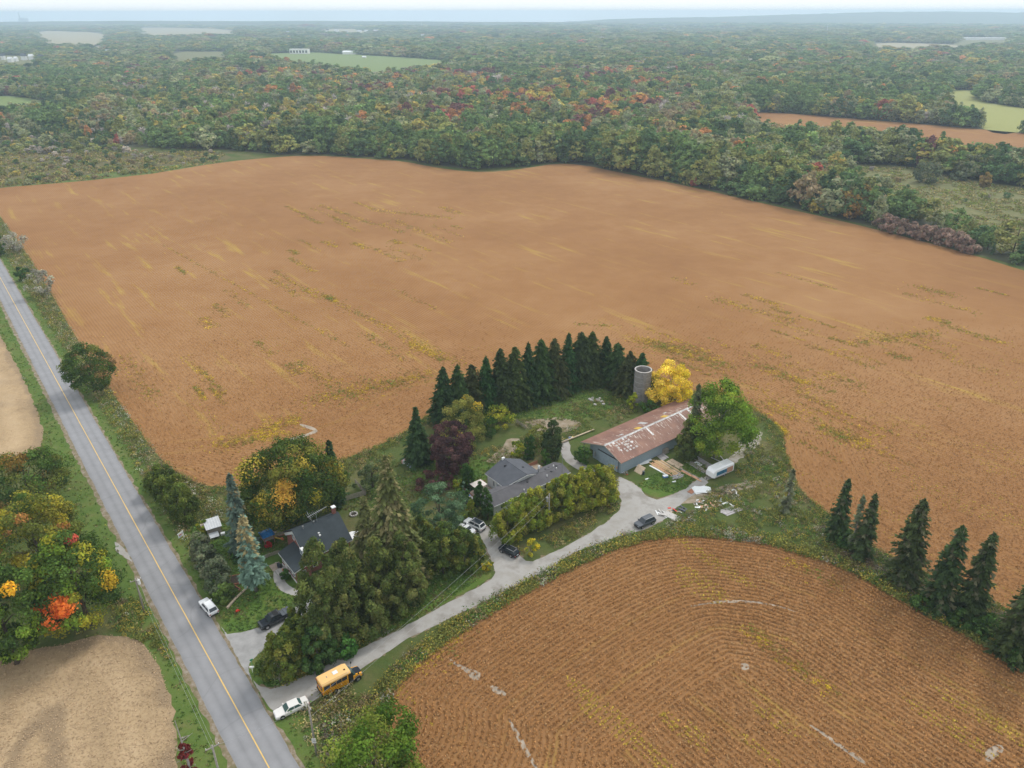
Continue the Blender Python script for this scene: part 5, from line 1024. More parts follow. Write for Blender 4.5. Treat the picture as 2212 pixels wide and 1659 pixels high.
for y in (-Wc+.1, Wc-.1):
    w_ = MB().tube([(.4, y-.1, .33), (.4, y+.1, .33)], .33, 14).obj('wheel', 'rubber', t); MB().tube([(.4, y-.12, .33), (.4, y+.12, .33)], .17, 10).obj('rim', 'rim_metal', w_)
MB().tube([(-Lc, -.5, .5), (-Lc-1.0, 0, .45)], .05, 5).tube([(-Lc, .5, .5), (-Lc-1.0, 0, .45)], .05, 5).tube([(-Lc-.9, 0, 0), (-Lc-.9, 0, .5)], .05, 5).obj('hitch', 'dark_metal', t)
# --- poles, wires, signs
def pole(label, uv, h, arm=None, transformer=None, group=None, lean=0):
    b_ = g(*uv); t = thing('utility_pole', label, 'pole', (*b_, 0), 0, group)
    MB().tube([(0, 0, -.2), (lean*.5, 0, h*.5), (lean, 0, h)], [.17, .145, .12], 8).obj('post', 'pole_wood', t, sm=True)
    if arm:
        ax, ay = math.cos(arm), math.sin(arm); MB().hexa([(lean+ax*s-ay*w_, ay*s+ax*w_, z) for z in (h-.45, h-.32) for s, w_ in ((-.9, -.06), (.9, -.06), (.9, .06), (-.9, .06))]).obj('crossarm', 'pole_wood', t)
        for s in (-.8, 0, .8): MB().tube([(lean+ax*s, ay*s, h-.32), (lean+ax*s, ay*s, h-.08)], .05, 6).obj('insulator', 'white_paint', t)
    if transformer:
        ax, ay, z = transformer; MB().tube([(ax, ay, z), (ax, ay, z+.95)], .26, 12).obj('transformer', 'metal_grey' if not arm else 'white_paint', t, sm=False); MB().tube([(ax, ay, z+.95), (ax, ay, z+1.25)], .05, 6).obj('bushing', 'white_paint', t)
    return t, (b_[0]+lean, b_[1], h)
_, TA = pole('wooden pole with grey transformer standing in front of the cedar hedge', (1185, 1139), hgt(1185, 1139, 1186, 1066), transformer=(-.42, 0, 6.4)); MB().box(-.1, .1, -.25, -.17, .2, 6.5).obj('conduit', 'metal_grey', _)
_, TB = pole('wooden pole with white transformer across the road by the maples', (312, 1322), hgt(312, 1322, 296, 1250), arm=.6, transformer=(.38, .15, 6.2))
PB = (684, 1630); t70, TC = pole('leaning wooden pole with speed sign beside the white sedan', PB, 10.2, arm=2.2, lean=.0)
sg = MB().box(-.3, .3, -.2, -.16, 2.6, 3.5).obj('speed_sign', 'white_paint', t70)
def text(parent, body, size, mat, loc, rot=(math.pi/2, 0, 0), name='lettering'):
    c = bpy.data.curves.new(name, 'FONT'); c.body = body; c.size = size; c.align_x = 'CENTER'; c.align_y = 'CENTER'; c.extrude = .004
    tmp = bpy.data.objects.new(name, c); COL.objects.link(tmp); dg = bpy.context.evaluated_depsgraph_get(); me = bpy.data.meshes.new_from_object(tmp.evaluated_get(dg)); COL.objects.unlink(tmp); bpy.data.objects.remove(tmp)
    me.materials.clear(); me.materials.append(M(mat)); o = obj(name, me, parent, loc); o.rotation_euler = rot; return o
text(sg, '70', .46, 'black_text', (0, -.207, 2.95)); text(sg, 'MAXIMUM', .105, 'black_text', (0, -.207, 3.34))
_, TD = pole('wooden pole at the roadside below the dead tree', (486, 1720), 10.0, arm=.6)
def wire(label, a, b_, sag=.6, rad=.012):
    a, b_ = Vector(a), Vector(b_); pts = [a.lerp(b_, i/16)-Vector((0, 0, sag*4*(i/16)*(1-i/16))) for i in range(17)]
    o = MB().tube([p-a for p in pts], rad, 4).obj('power_line', 'metal_grey', loc=tuple(a)); tag(o, label, 'wire')
wire('upper power line running from the hedge pole to the speed sign pole', (TA[0], TA[1], TA[2]-.15), (TC[0], TC[1], TC[2]-.2), .9)
wire('lower service line running from the hedge pole to the speed sign pole', (TA[0]-.2, TA[1], TA[2]-2.2), (TC[0], TC[1], TC[2]-2.6), .8)
wire('power line crossing the road from the speed sign pole', (TC[0], TC[1], TC[2]-.2), (TD[0], TD[1], TD[2]-.2), .5); wire('roadside power line between the white transformer pole and the next pole', (TB[0]+.4, TB[1], TB[2]-.1), (TD[0]+.3, TD[1], TD[2]-.1), .9)
wire('lower roadside power line below the white transformer', (TB[0], TB[1], TB[2]-1.6), (TD[0], TD[1], TD[2]-1.7), .9)
t = thing('estate_sign', 'white hanging property sign on a white post by the road', 'sign', (*g(398, 1163), 0), ANG+.5)
MB().box(-.06, .06, -.06, .06, -.1, 2.0).obj('post', 'white_paint', t); MB().box(-1.35, .06, -.05, .05, 1.78, 1.9).obj('arm', 'white_paint', t); bd = MB().box(-1.25, -.15, -.03, .03, .85, 1.68).obj('board', 'white_sheet', t)
MB().box(-1.1, -.3, -.035, -.03, 1.3, 1.5).obj('print_band', 'red_text', bd); MB().box(-1.1, -.45, -.035, -.03, 1.05, 1.15).obj('print_band', 'blue_text', bd)
t = thing('mailbox', 'white mailbox on a white post at the lane corner', 'mailbox', (*g(546, 1452), 0), ANG-.6)
MB().box(-.05, .05, -.05, .05, -.1, 1.0).obj('post', 'white_paint', t); MB().loft([[(x, -.14, 1.0), (x, .14, 1.0), (x, .14, 1.2), (x, .08, 1.28), (x, -.08, 1.28), (x, -.14, 1.2)] for x in (-.35, .35)]).obj('box', 'white_paint', t); MB().box(-.35, -.33, -.16, -.14, 1.15, 1.35).obj('flag', 'red_plastic', t)
t = thing('newspaper_post', 'green number post beside the white mailbox', 'post', (*g(545, 1437), 0), ANG); MB().box(-.04, .04, -.04, .04, -.1, 1.2).obj('post', 'green_plate', t); MB().box(-.25, .25, -.03, .03, 1.0, 1.35).obj('plate', 'green_plate', t)

# ------------------------------------------------------------------ vehicles (local x forward, y left)
def sub(q, s0, s1, t0, t1):
    a, b_, c, d = [Vector(p) for p in q]; f = lambda s, t: (a.lerp(b_, s)).lerp(d.lerp(c, s), t)
    return [f(s0, t0), f(s1, t0), f(s1, t1), f(s0, t1)]
def outslab(q, th, cen):
    n = (q[1]-q[0]).cross(q[2]-q[0])
    if n.dot(sum(q, Vector())/len(q)-Vector(cen)) < 0: q = q[::-1]
    return MB().slab(q, th)
def wheel(t, x, y, r, w_=.11):
    wo_ = MB().tube([(x, y-w_, r), (x, y+w_, r)], r, 18).obj('wheel', 'rubber', t); s = 1 if y > 0 else -1
    MB().tube([(x, y+s*(w_-.02), r), (x, y+s*(w_+.012), r)], r*.62, 14).obj('rim', 'rim_metal', wo_)
def between(front, rear): 
    a, b_ = g(*front), g(*rear); return ((a[0]+b_[0])/2, (a[1]+b_[1])/2, 0), math.atan2(a[1]-b_[1], a[0]-b_[0])
def car(label, front, rear, L, W, H, mat, kind='sedan', name='car', roofmat=None, glass='glass', cat='car', shift=(0, 0), zoff=0.03):
    loc, rz = between(front, rear); t = thing(name, label, cat, (loc[0]+shift[0], loc[1]+shift[1], zoff), rz); h = L/2; w_ = W/2; zb = .22 if kind == 'sedan' else .28; bz = H*(.63 if kind == 'sedan' else .60)
    hood = bz-.10
    tops = {'sedan': [(h, .58), (h-.12, .70), (h-.5, hood-.06), (h-1.45, hood+.06), (0, bz), (-h+1.2, bz), (-h+.15, bz-.03), (-h, bz-.22)],
            'suv': [(h, .68), (h-.10, .86), (h-.35, hood-.02), (h-1.15, hood+.06), (0, bz), (-h+.5, bz+.03), (-h+.08, bz), (-h, bz-.25)],
            'pickup': [(h, .75), (h-.08, 1.0), (h-.35, hood), (h-1.35, hood+.05), (h-2.2, bz), (-h+.3, bz+.03), (-h+.05, bz+.02), (-h, bz-.05)]}[kind]
    def ring(x, z, k): return [(x, -w_*k*.93, zb), (x, w_*k*.93, zb), (x, w_*k, zb+.22), (x, w_*k, z-.14), (x, w_*k*.90, z), (x, -w_*k*.90, z), (x, -w_*k, z-.14), (x, -w_*k, zb+.22)]
    ks = [.80, .90, .97, 1, 1, 1, .97, .88]
    MB().loft([ring(x, z, k) for (x, z), k in zip(tops, ks)]).obj('body', mat, t, bevel=.03)
    if kind == 'sedan': f0, f1, r1, r0 = h-1.4, h-2.15, -h+1.55, -h+.95
    elif kind == 'suv': f0, f1, r1, r0 = h-1.15, h-1.95, -h+.55, -h+.12
    else: f0, f1, r1, r0 = h-1.4, h-2.05, -h+2.1, -h+1.85
    wb, wt = w_*.91, w_*.74; zc = bz-.03
    B = [(r0, -wb, zc), (f0, -wb, zc), (f0, wb, zc), (r0, wb, zc)]; T_ = [(r1, -wt, H), (f1, -wt, H), (f1, wt, H), (r1, wt, H)]
    cab = MB().hexa(B+T_).obj('cabin', mat, t, bevel=.05); cen = ((f0+r0)/2, 0, (zc+H)/2)
    faces = {'f': [B[1], B[2], T_[2], T_[1]], 'r': [B[3], B[0], T_[0], T_[3]], 'R': [B[0], B[1], T_[1], T_[0]], 'L': [B[2], B[3], T_[3], T_[2]]}
    outslab(sub(faces['f'], .06, .94, .1, .92), .02, cen).obj('windshield', glass, t); outslab(sub(faces['r'], .08, .92, .12, .9), .02, cen).obj('rear_window', glass, t)
    for k in 'RL':
        for s0, s1 in ((.08, .48), (.52, .92)): outslab(sub(faces[k], s0, s1, .16, .88), .015, cen).obj('side_window', glass, t)
    if roofmat: MB().box(r1+.1, f1-.1, -wt*.88, wt*.88, H+.0, H+.02).obj('roof_panel', roofmat, t)
    if kind == 'suv':
        for y in (-wt*.93, wt*.93): MB().box(r1+.1, f1-.1, y-.03, y+.03, H+.01, H+.07).obj('roof_rail', 'metal_grey', t)
    rw = .32 if kind == 'sedan' else (.36 if kind == 'suv' else .42); ax = h-(.95 if kind != 'pickup' else 1.0)
    for x in (ax, -h+(1.0 if kind != 'pickup' else 1.25)):
        for y in (-w_+.09, w_-.09):
            MB().tube([(x, y-.10, rw+.02), (x, y+.10, rw+.02)], rw+.07, 16).obj('wheel_arch', 'black_trim', t); wheel(t, x, y+(.02 if y > 0 else -.02), rw)
    for y in (-w_*.62, w_*.62):
        MB().box(h-.14, h-.02, y-.2, y+.2, tops[0][1]-.06, tops[0][1]+.08).obj('headlight', 'clear_lens', t, bevel=.02)
        z = bz-.32; MB().box(-h-.01, -h+.12, y*1.25-.13, y*1.25+.13, z-.07, z+.12).obj('tail_light', 'red_lens', t, bevel=.02)
    for y in (-w_-.08, w_+.08): MB().box(f0-.35, f0-.15, y-.09, y+.09, bz-.02, bz+.14).obj('mirror', mat, t, bevel=.02)
    MB().box(h-.08, h+.02, -w_*.7, w_*.7, zb+.02, zb+.22).obj('bumper', 'black_trim' if kind != 'sedan' else mat, t, bevel=.02); MB().box(-h-.03, -h+.06, -w_*.75, w_*.75, zb+.02, zb+.2).obj('bumper', 'black_trim' if kind != 'sedan' else mat, t, bevel=.02)
    MB().box(-h-.035, -h-.01, -.25, .25, zb+.3, zb+.43).obj('licence_plate', 'plate', t)
    MB().box(h-.03, h+.015, -w_*.4, w_*.4, zb+.26, zb+.36).obj('grille', 'black_trim', t)
    return t
car('white four door sedan parked where the lane meets the road', (596, 1550), (664, 1519), 5.15, 1.85, 1.42, 'car_cream', 'sedan', glass='green_glass')
car('white station wagon parked on the road edge beside the lawn', (438, 1300), (466, 1333), 4.75, 1.85, 1.6, 'car_white', 'suv')
tk = car('black pickup truck with a covered bed on the paved driveway', (560, 1360), (630, 1325), 5.75, 2.0, 1.88, 'car_black', 'pickup', 'pickup_truck', cat='pickup')
h = 5.75/2
for i in range(3): MB().box(-h+.12+i*.58, -h+.12+i*.58+.55, -.86, .86, 1.15, 1.24).obj('bed_cover_panel', 'car_charcoal', tk, bevel=.015)
MB().box(-.55, .3, -.6, .6, 1.885, 1.93).obj('sunroof', 'black_trim', tk, bevel=.01); MB().box(h-2.02, h-1.95, -.5, .5, 1.87, 1.95).obj('light_bar', 'black_trim', tk)
car('white crossover with black glass roof parked beside the columnar cedars', (1003, 1127), (1048, 1149), 4.9, 1.95, 1.68, 'car_white', 'suv', roofmat='glass')
car('black hatchback with red tail lights parked on the gravel drive', (1082, 1186), (1117, 1204), 4.3, 1.76, 1.48, 'car_black', 'suv')
car('dark blue suv parked at the lane edge by the rubbish', (1374, 1141), (1411, 1125), 4.75, 1.88, 1.68, 'car_charcoal', 'suv')
car('white car mostly hidden under the spruce beside the crossover', (990, 1139), (1030, 1160), 4.4, 1.75, 1.45, 'car_white', 'sedan', shift=(-.4, .3))
# school bus
a, b_ = g(774, 1470), g(725, 1496); hd = math.atan2(a[1]-b_[1], a[0]-b_[0]); mid = ((a[0]+b_[0])/2, (a[1]+b_[1])/2)
WB = math.dist(a, b_); nx, ny = -math.sin(hd), math.cos(hd)
t = thing('school_bus', 'yellow short school bus with black hood parked beside the lane', 'bus', (mid[0]+nx*1.05, mid[1]+ny*1.05, .02), hd)
xr, xf = -WB/2, WB/2; x0, x1 = xr-2.0, xf-1.15
def br_(x, w_=1.16, z0=.55, z1=2.78): return [(x, -w_, z0), (x, w_, z0), (x, w_, z1-.35), (x, w_*.9, z1-.1), (x, -w_*.9, z1-.1), (x, -w_, z1-.35)]
MB().loft([br_(x0), br_(x1)]).obj('body', 'bus_yellow', t, bevel=.04)
def rr_(x, w_=1.17, z0=2.42, z1=2.84, k=1.0): return [(x, -w_, z0), (x, w_, z0), (x, w_, z1-.28), (x, w_*.82*k, z1), (x, -w_*.82*k, z1), (x, -w_, z1-.28)]
rf = MB().loft([rr_(x0-.02), rr_(x0+.2, z1=2.9), rr_(x1-.5, z1=2.9), rr_(x1+.06, z1=2.78, k=.85)]).obj('roof', 'bus_roof', t, bevel=.03)
MB().box(x0+2.3, x0+3.1, -.35, .35, 2.88, 2.98).obj('roof_hatch', 'white_sheet', rf, bevel=.03); MB().box(x1-.75, x1-.5, -.45, -.25, 2.89, 2.97).obj('roof_light', 'black_trim', rf); MB().box(x0+1.2, x0+1.35, -.2, .1, 2.89, 2.94).obj('roof_vent', 'weathered_wood', rf)
for y in (-.95, .95): MB().box(x0-.08, x0+.05, y-.16, y+.16, 2.3, 2.55).obj('warning_light', 'red_lens', t); MB().box(x1, x1+.1, y*.75-.14, y*.75+.14, 2.45, 2.65).obj('warning_light', 'amber_lens', t)
for s in (-1, 1):
    y0, y1 = sorted((s*1.155, s*1.19))
    for (p, q) in ((x0+.25, x0+1.25),)+tuple((x0+1.4+i*.92, x0+1.4+i*.92+.86) for i in range(3)):
        if q < x1-.1: MB().box(p, q, y0, y1, 1.62, 2.34).obj('side_window', 'glass', t)
    for z in (1.42, 1.12, .85): MB().box(x0+.05, x1-(.55 if s < 0 else .05), y0, y1, z, z+.055).obj('rub_rail', 'black_trim', t)
MB().box(x1-.45, x1+.35, -1.2, -1.1, .45, 2.35).obj('entry_door', 'black_trim', t)
MB().box(x0-.03, x0+.01, -.55, .55, .7, 2.2).obj('rear_door', 'bus_yellow', t); MB().box(x0-.05, x0, -.42, .42, 1.45, 2.05).obj('rear_window', 'glass', t)
for y in (-.85, .85): MB().box(x0-.05, x0, y-.18, y+.18, 1.55, 2.1).obj('rear_window', 'glass', t); MB().box(x0-.05, x0, y-.12, y+.12, .95, 1.15).obj('tail_light', 'red_lens', t)
MB().box(x0-.12, x0+.02, -1.12, 1.12, .5, .75).obj('bumper', 'black_trim', t)
cb0 = [(x1-.02, -.98, .5), (x1+1.05, -.98, .5), (x1+1.05, .98, .5), (x1-.02, .98, .5), (x1-.02, -.92, 2.25), (x1+.35, -.85, 2.2), (x1+.35, .85, 2.2), (x1-.02, .92, 2.25)]
MB().hexa([(x1-.02, -1.0, .45), (x1+1.1, -1.0, .45), (x1+1.1, 1.0, .45), (x1-.02, 1.0, .45), (x1-.02, -.98, 1.42), (x1+1.1, -.95, 1.3), (x1+1.1, .95, 1.3), (x1-.02, .98, 1.42)]).obj('cab', 'bus_yellow', t, bevel=.03)
MB().hexa([(x1-.02, -.96, 1.4), (x1+.95, -.92, 1.3), (x1+.95, .92, 1.3), (x1-.02, .96, 1.4), (x1-.02, -.85, 2.45), (x1+.12, -.8, 2.4), (x1+.12, .8, 2.4), (x1-.02, .85, 2.45)]).obj('windshield', 'green_glass', t)
xe = xf+.85
MB().hexa([(x1+1.0, -.98, .5), (xe, -.92, .5), (xe, .92, .5), (x1+1.0, .98, .5), (x1+1.0, -.92, 1.28), (xe, -.82, 1.08), (xe, .82, 1.08), (x1+1.0, .92, 1.28)]).obj('nose', 'bus_yellow', t, bevel=.06)
MB().slab([(x1+.85, -.72, 1.325), (xe-.02, -.64, 1.10), (xe-.02, .64, 1.10), (x1+.85, .72, 1.325)], .03).obj('hood', 'car_navy', t); MB().box(xe-.04, xe+.06, -.6, .6, .6, 1.0).obj('grille', 'black_trim', t); MB().box(xe, xe+.16, -.98, .98, .38, .6).obj('bumper', 'black_trim', t)
for y in (-.72, .72): MB().box(xe-.08, xe+.03, y-.13, y+.13, .75, .98).obj('headlight', 'clear_lens', t)
for y in (-1.0, 1.0): MB().tube([(x1+.9, y, 1.35), (x1+1.2, y*1.35, 1.75)], .025, 5).box(x1+1.12, x1+1.28, y*1.35-.1, y*1.35+.1, 1.65, 1.95).obj('mirror', 'black_trim', t)
for x in (xr, xf):
    for y in (-1.0, 1.0):
        MB().tube([(x, y-.15, .44), (x, y+.15, .44)], .53, 18).obj('wheel_arch', 'black_trim', t); wheel(t, x, y+(.06 if y > 0 else -.06), .40, .13)
t = thing('motor_scooter', 'white motor scooter parked by the end of the cedar hedge', 'scooter', (*g(1061, 1140), 0.02), 2.3); MB().hexa([(-.7, -.15, .35), (.5, -.15, .3), (.5, .15, .3), (-.7, .15, .35), (-.75, -.12, .85), (.0, -.12, .6), (.0, .12, .6), (-.75, .12, .85)]).obj('body', 'car_white', t, bevel=.03); MB().tube([(.55, 0, .3), (.4, 0, 1.05)], .05, 6).tube([(.4, -.3, 1.05), (.4, .3, 1.05)], .03, 6).obj('handlebar', 'dark_metal', t)
for x in (-.6, .65): MB().tube([(x, -.06, .25), (x, .06, .25)], .25, 12).obj('wheel', 'rubber', t)

# ------------------------------------------------------------------ trees of the farm
def rad(u, v, px):
    x, y = g(u, v); return px*(y*math.cos(PITCH)+CAMH*math.sin(PITCH))/PXF
def B_(u, v, vt, px): return g(u, v), hgt(u, v, u, vt), rad(u, v, px)
c = G_
def mp(label, u, v, vt, px, seed, cols, w=None, patch=None, lift=0.0, **kw):
    b_, h, R = B_(u, v, vt, px); return maple(kw.pop('name', 'maple_tree'), label, b_, h, R, seed, cols, w, patch=patch(h, R) if patch else None, **kw)
mp('lone round green tree leaning over the road edge', 205, 847, 744, 52, 31, [c['dk'], c['mid'], c['ol'], c['brn']], [.45, .3, .15, .1], ncl=75, per=90, name='roadside_tree')
mp('dark green maple across the road beside the upper stubble field', 72, 1090, 980, 76, 32, [c['dk'], c['mid'], c['ol'], (.16, .10, .03)], [.3, .4, .2, .1], ncl=80)
mp('yellow green maple behind the orange flecked maple across the road', 98, 1235, 1072, 82, 33, [c['ol'], (.17, .16, .03), (.25, .21, .03), c['mid'], (.28, .14, .05)], [.3, .3, .2, .12, .08], ncl=95, per=105)
mp('broad maple with bright orange and red patches across the road', 192, 1350, 1158, 84, 34, [c['dk'], c['mid'], (.12, .18, .03), (.23, .22, .03)], [.2, .35, .25, .2],
   patch=lambda h, R: [(.15*R, -.85*R, h*.50, .26*R, (.62, .17, .04)), (-.2*R, -.9*R, h*.42, .24*R, (.62, .15, .045)), (.3*R, .3*R, h*.93, .3*R, (.48, .10, .08)), (.95*R, .1*R, h*.6, .4*R, (.38, .26, .03)), (.85*R, .2*R, h*.72, .25*R, (.5, .15, .07)), (0, -.6*R, h*.62, .15*R, (.22, .06, .04))], ncl=130, per=120)
mp('green maple with a small salmon patch beside the lower stubble field', 38, 1432, 1212, 82, 35, [c['mid'], c['dk'], (.12, .18, .03)], [.5, .2, .3], patch=lambda h, R: [(-.25*R, -.35*R, h*.86, .34*R, (.48, .16, .10)), (.75*R, -.3*R, h*.78, .22*R, (.52, .30, .03))], ncl=115, per=115)
mp('huge maple with yellowing clumps towering over the farmhouse roof', 640, 1126, 956, 95, 36, [c['dk'], (.05, .075, .02), (.13, .13, .03), (.24, .19, .035)], [.36, .30, .24, .10], patch=lambda h, R: [(.12*R, -.75*R, h*.66, .28*R, (.40, .24, .05)), (.45*R, -.5*R, h*.80, .16*R, (.36, .22, .05)), (-.3*R, -.5*R, h*.85, .2*R, (.26, .18, .035)), (.6*R, -.7*R, h*.45, .25*R, (.24, .21, .03))], ncl=170, per=125, stretch=1.05)
mp('purple leaved plum tree behind the bungalow lawn', 978, 1018, 914, 46, 37, [c['pur'], (.095, .05, .055), (.045, .026, .033)], [.5, .3, .2], name='purple_plum_tree', ncl=115, per=90, leaf=.34, z0=.4, prof=p_round, irr=.09)
mp('smaller dark purple shrub tree beside the blue green larch', 940, 1063, 1020, 36, 38, [c['pur'], (.085, .04, .045)], name='purple_plum_tree', ncl=34, per=70, leaf=.3, z0=.3, prof=p_round)
mp('pale yellow green willow in front of the spruce row', 1004, 965, 850, 43, 39, [(.16, .16, .045), (.11, .12, .035), (.2, .19, .06), (.38, .26, .03)], [.4, .35, .2, .05], name='willow_tree', ncl=70, per=100, leaf=.30, z0=.8)
mp('golden yellow tree growing against the silo', 1446, 872, 780, 46, 40, [(.50, .37, .045), (.40, .31, .03), (.58, .44, .09), (.22, .20, .03)], [.4, .3, .2, .1], name='golden_tree', ncl=80, per=110, leaf=.36, z0=.5)
mp('tall bright green walnut tree at the far side of the barn', 1545, 987, 826, 65, 41, [(.085, .145, .022), (.12, .185, .03), (.06, .10, .02), (.17, .21, .032)], [.4, .3, .15, .15], name='walnut_tree', ncl=130, per=90, leaf=.42, inner=.2, irr=.24, prof=p_dome, bark='grey_bark')
mp('leafy green ash tree beside the near soybean field', 822, 1752, 1580, 104, 42, [(.05, .09, .016), (.075, .125, .02), (.12, .15, .03)], name='ash_tree', ncl=100, per=110, leaf=.36, irr=.34)
mp('small twisted grey green apple tree in the back garden', 806, 1052, 1000, 34, 43, [(.075, .10, .05), (.10, .12, .065)], name='apple_tree', ncl=30, per=60, leaf=.3, irr=.3, inner=.3)
mp('orange brown shrubby tree behind the yellow green maple', 28, 1165, 1110, 34, 44, [(.30, .14, .07), (.2, .13, .06), c['ol']], name='small_tree', ncl=28, per=60)
def cn(label, u, v, vt, px, seed, col, name='spruce_tree', group=None, **kw):
    b_, h, R = B_(u, v, vt, px); return conifer(name, label, b_, h, R, seed, col, group, **kw)
GR = [(962, 912, 791), (992, 905, 787), (1022, 898, 787), (1052, 892, 769), (1082, 884, 752), (1112, 877, 749), (1140, 868, 739), (1167, 858, 732), (1196, 848, 731), (1225, 838, 719), (1252, 828, 717), (1275, 822, 716), (1306, 818, 727), (1330, 830, 740), (1356, 846, 757), (1382, 848, 762)]
gr_lab = 'tall dark spruce in the curved windbreak row behind the farmyard'
for i, (u, v, vt) in enumerate(GR):
    lab = gr_lab
    if i == 0: lab = 'end spruce of the windbreak row next to the pale willow'
    if i == 15: lab = 'end spruce of the windbreak row next to the concrete silo'
    cn(lab, u, v, vt, 46+6*math.sin(i*1.9), 50+i, (.027+.008*(i % 3), .050+.010*(i % 2), .022), group='windbreak spruces', dens=1.0, z0=.4, gap=.2, power=.72+.14*math.sin(i*2.3), droop=.42, qs=.9)
cn('dark green spruce between the windbreak row and the plum tree', 905, 1000, 880, 37, 70, (.035, .062, .028)); cn('dark spruce squeezed behind the huge maple', 726, 1088, 950, 30, 71, (.028, .052, .026))
cn('tall silvery blue spruce beside the play set', 527, 1190, 1022, 36, 72, (.075, .105, .10), name='blue_spruce', tip=((.14, .12, .08), .25), z0=.3)
cn('blue spruce with a bare lower trunk on the front lawn', 554, 1276, 1114, 31, 73, (.115, .175, .165), name='blue_spruce', z0=2.6, power=.55, dens=1.1, tip=((.22, .18, .11), .95, 1.6), bark='grey_bark')
cn('towering shaggy olive spruce between the two houses', 856, 1262, 985, 82, 74, (.088, .098, .042), droop=.5, dens=1.15, tip=((.17, .15, .085), .35)); cn('shorter shaggy olive spruce between the towering one and the farmhouse', 800, 1222, 1072, 48, 75, (.095, .102, .045), droop=.5, tip=((.16, .14, .08), .3))
mp('soft blue green larch beside the parked crossover', 952, 1150, 1043, 48, 76, [(.075, .125, .075), (.10, .155, .10), (.06, .10, .06)], name='larch_tree', ncl=75, per=80, leaf=.32, irr=.28, prof=p_dome, z0=1.0, flat=.55)
cn('slim grey spruce in front of the walnut tree', 1492, 985, 829, 22, 77, (.085, .10, .058), droop=.5, gap=.2); cn('thin grey dying spruce alone in the weeds', 1697, 1106, 1012, 17, 78, (.11, .12, .085), thin=.35, dens=.6, bark='dead_wood')
TL = [(1804, 1166, 1034, 30, 'ragged spruce at the farmyard end of the field tree line'), (1858, 1206, 1066, 29, 'ragged spruce with a bare crown in the field tree line'), (1946, 1262, 1078, 44, 'broad dark spruce standing alone in the field tree line'), (2022, 1322, 1134, 42, 'dense spruce leaning on its neighbour in the field tree line'), (2086, 1336, 1150, 38, 'spruce with open tufted branches in the field tree line'), (2178, 1424, 1240, 52, 'large shaggy spruce at the end of the field tree line'), (2232, 1400, 1236, 44, 'dark spruce half hidden behind the large shaggy one')]
for i, (u, v, vt, px, lab) in enumerate(TL): cn(lab, u, v, vt, px, 80+i, (.036+.004*(i % 3), .058, .027), power=.55 if i > 1 else .75, gap=.34, dens=1.05, qs=.9, droop=.3, bark='grey_bark', tip=((.08, .08, .055), .25))
cn('nearly dead thin spruce with a bare pale trunk in the tree line', 1836, 1196, 1072, 17, 90, (.10, .115, .08), thin=.6, dens=.6, bark='dead_wood', z0=3)
def snag(label, u, v, vt, seed, extra=0):
    r = random.Random(seed); b_ = g(u, v); h = hgt(u, v, u, vt); t = thing('dead_tree', label, 'tree', (*b_, 0)); MB().tube([(0, 0, -.2), (.1, .05, h*.5), (-.1, 0, h)], [.2, .15, .04], 7).obj('trunk', 'dead_wood', t)
    for i in range(3+extra): a = r.uniform(0, 6.28); z = h*r.uniform(.4, .8); l = r.uniform(.6, 1.8); MB().tube([(0, 0, z), (math.cos(a)*l, math.sin(a)*l, z+l*.5)], [.07, .02], 5).obj('branch', 'dead_wood', t)
    return t, h
snag('bare broken snag among the tree line bushes', 2093, 1326, 1254, 1)
sn, sh_ = snag('dead pale tree wrapped in dark red vine by the roadside', 425, 1720, 1557, 2, 5)
cr = clump_crown(91, p_col, sh_*.15, sh_*.72, .75, 26, .45, 60, .26, flatcol((.13, .022, .028), (.09, .018, .02))); obj('vine', np_mesh('vine', *cr[:2], ('leaf',), cr[2]), sn)
CED = [(.105, .125, .028), (.075, .098, .024), (.14, .14, .035), (.055, .078, .022)]
def cd(label, u, v, vt, px, seed, cols=CED, name='cedar_tree', group=None, **kw):
    b_, h, R = B_(u, v, vt, px); return cedar(name, label, b_, h, R, seed, cols, group, **kw)
DC = [(.068, .088, .030), (.092, .110, .036), (.048, .066, .022), (.112, .118, .044)]
for i, (u, v, vt, px, lab) in enumerate([(708, 1388, 1172, 58, 'tallest brown flecked cedar crowding the farmhouse roof'), (772, 1362, 1190, 60, 'brown flecked cedar between the tallest one and the towering spruce'), (752, 1308, 1170, 46, 'cedar behind the tallest brown flecked cedar'), (826, 1330, 1160, 52, 'cedar beneath the towering shaggy spruce'), (880, 1302, 1150, 45, 'dark cedar at the lawn edge below the towering spruce')]):
    cd(lab, u, v, vt, px, 100+i, DC, per=95, leaf=.36, ncl=110, crk=.22, prof=p_cone if i in (1, 3) else p_flame)
for i, (u, v, vt, px, lab) in enumerate([(618, 1458, 1362, 46, 'bushy golden cedar at the corner of lane and driveway'), (655, 1425, 1335, 42, 'golden cedar between the corner cedar and the tall cedars'), (690, 1440, 1352, 36, 'dark green cedar facing the lane near the bus'), (640, 1392, 1318, 28, 'small golden cedar beside the paved driveway')]):
    cd(lab, u, v, vt, px, 110+i, CED if i != 2 else [(.04, .075, .025), (.055, .095, .035)], per=85, ncl=70, crk=.24)
for i, (u, v, vt, px, lab) in enumerate([(958, 1238, 1132, 44, 'wide cedar at the corner of lawn and gravel drive'), (1004, 1228, 1140, 36, 'cedar beside the gravel drive opposite the hatchback'), (1024, 1212, 1158, 24, 'small cedar leaning over the gravel drive'), (915, 1215, 1120, 36, 'cedar right behind the towering shaggy spruce')]):
    cd(lab, u, v, vt, px, 116+i, [(.062, .092, .024), (.085, .11, .03), (.11, .115, .03), (.045, .066, .02)], per=85, ncl=70, crk=.24)
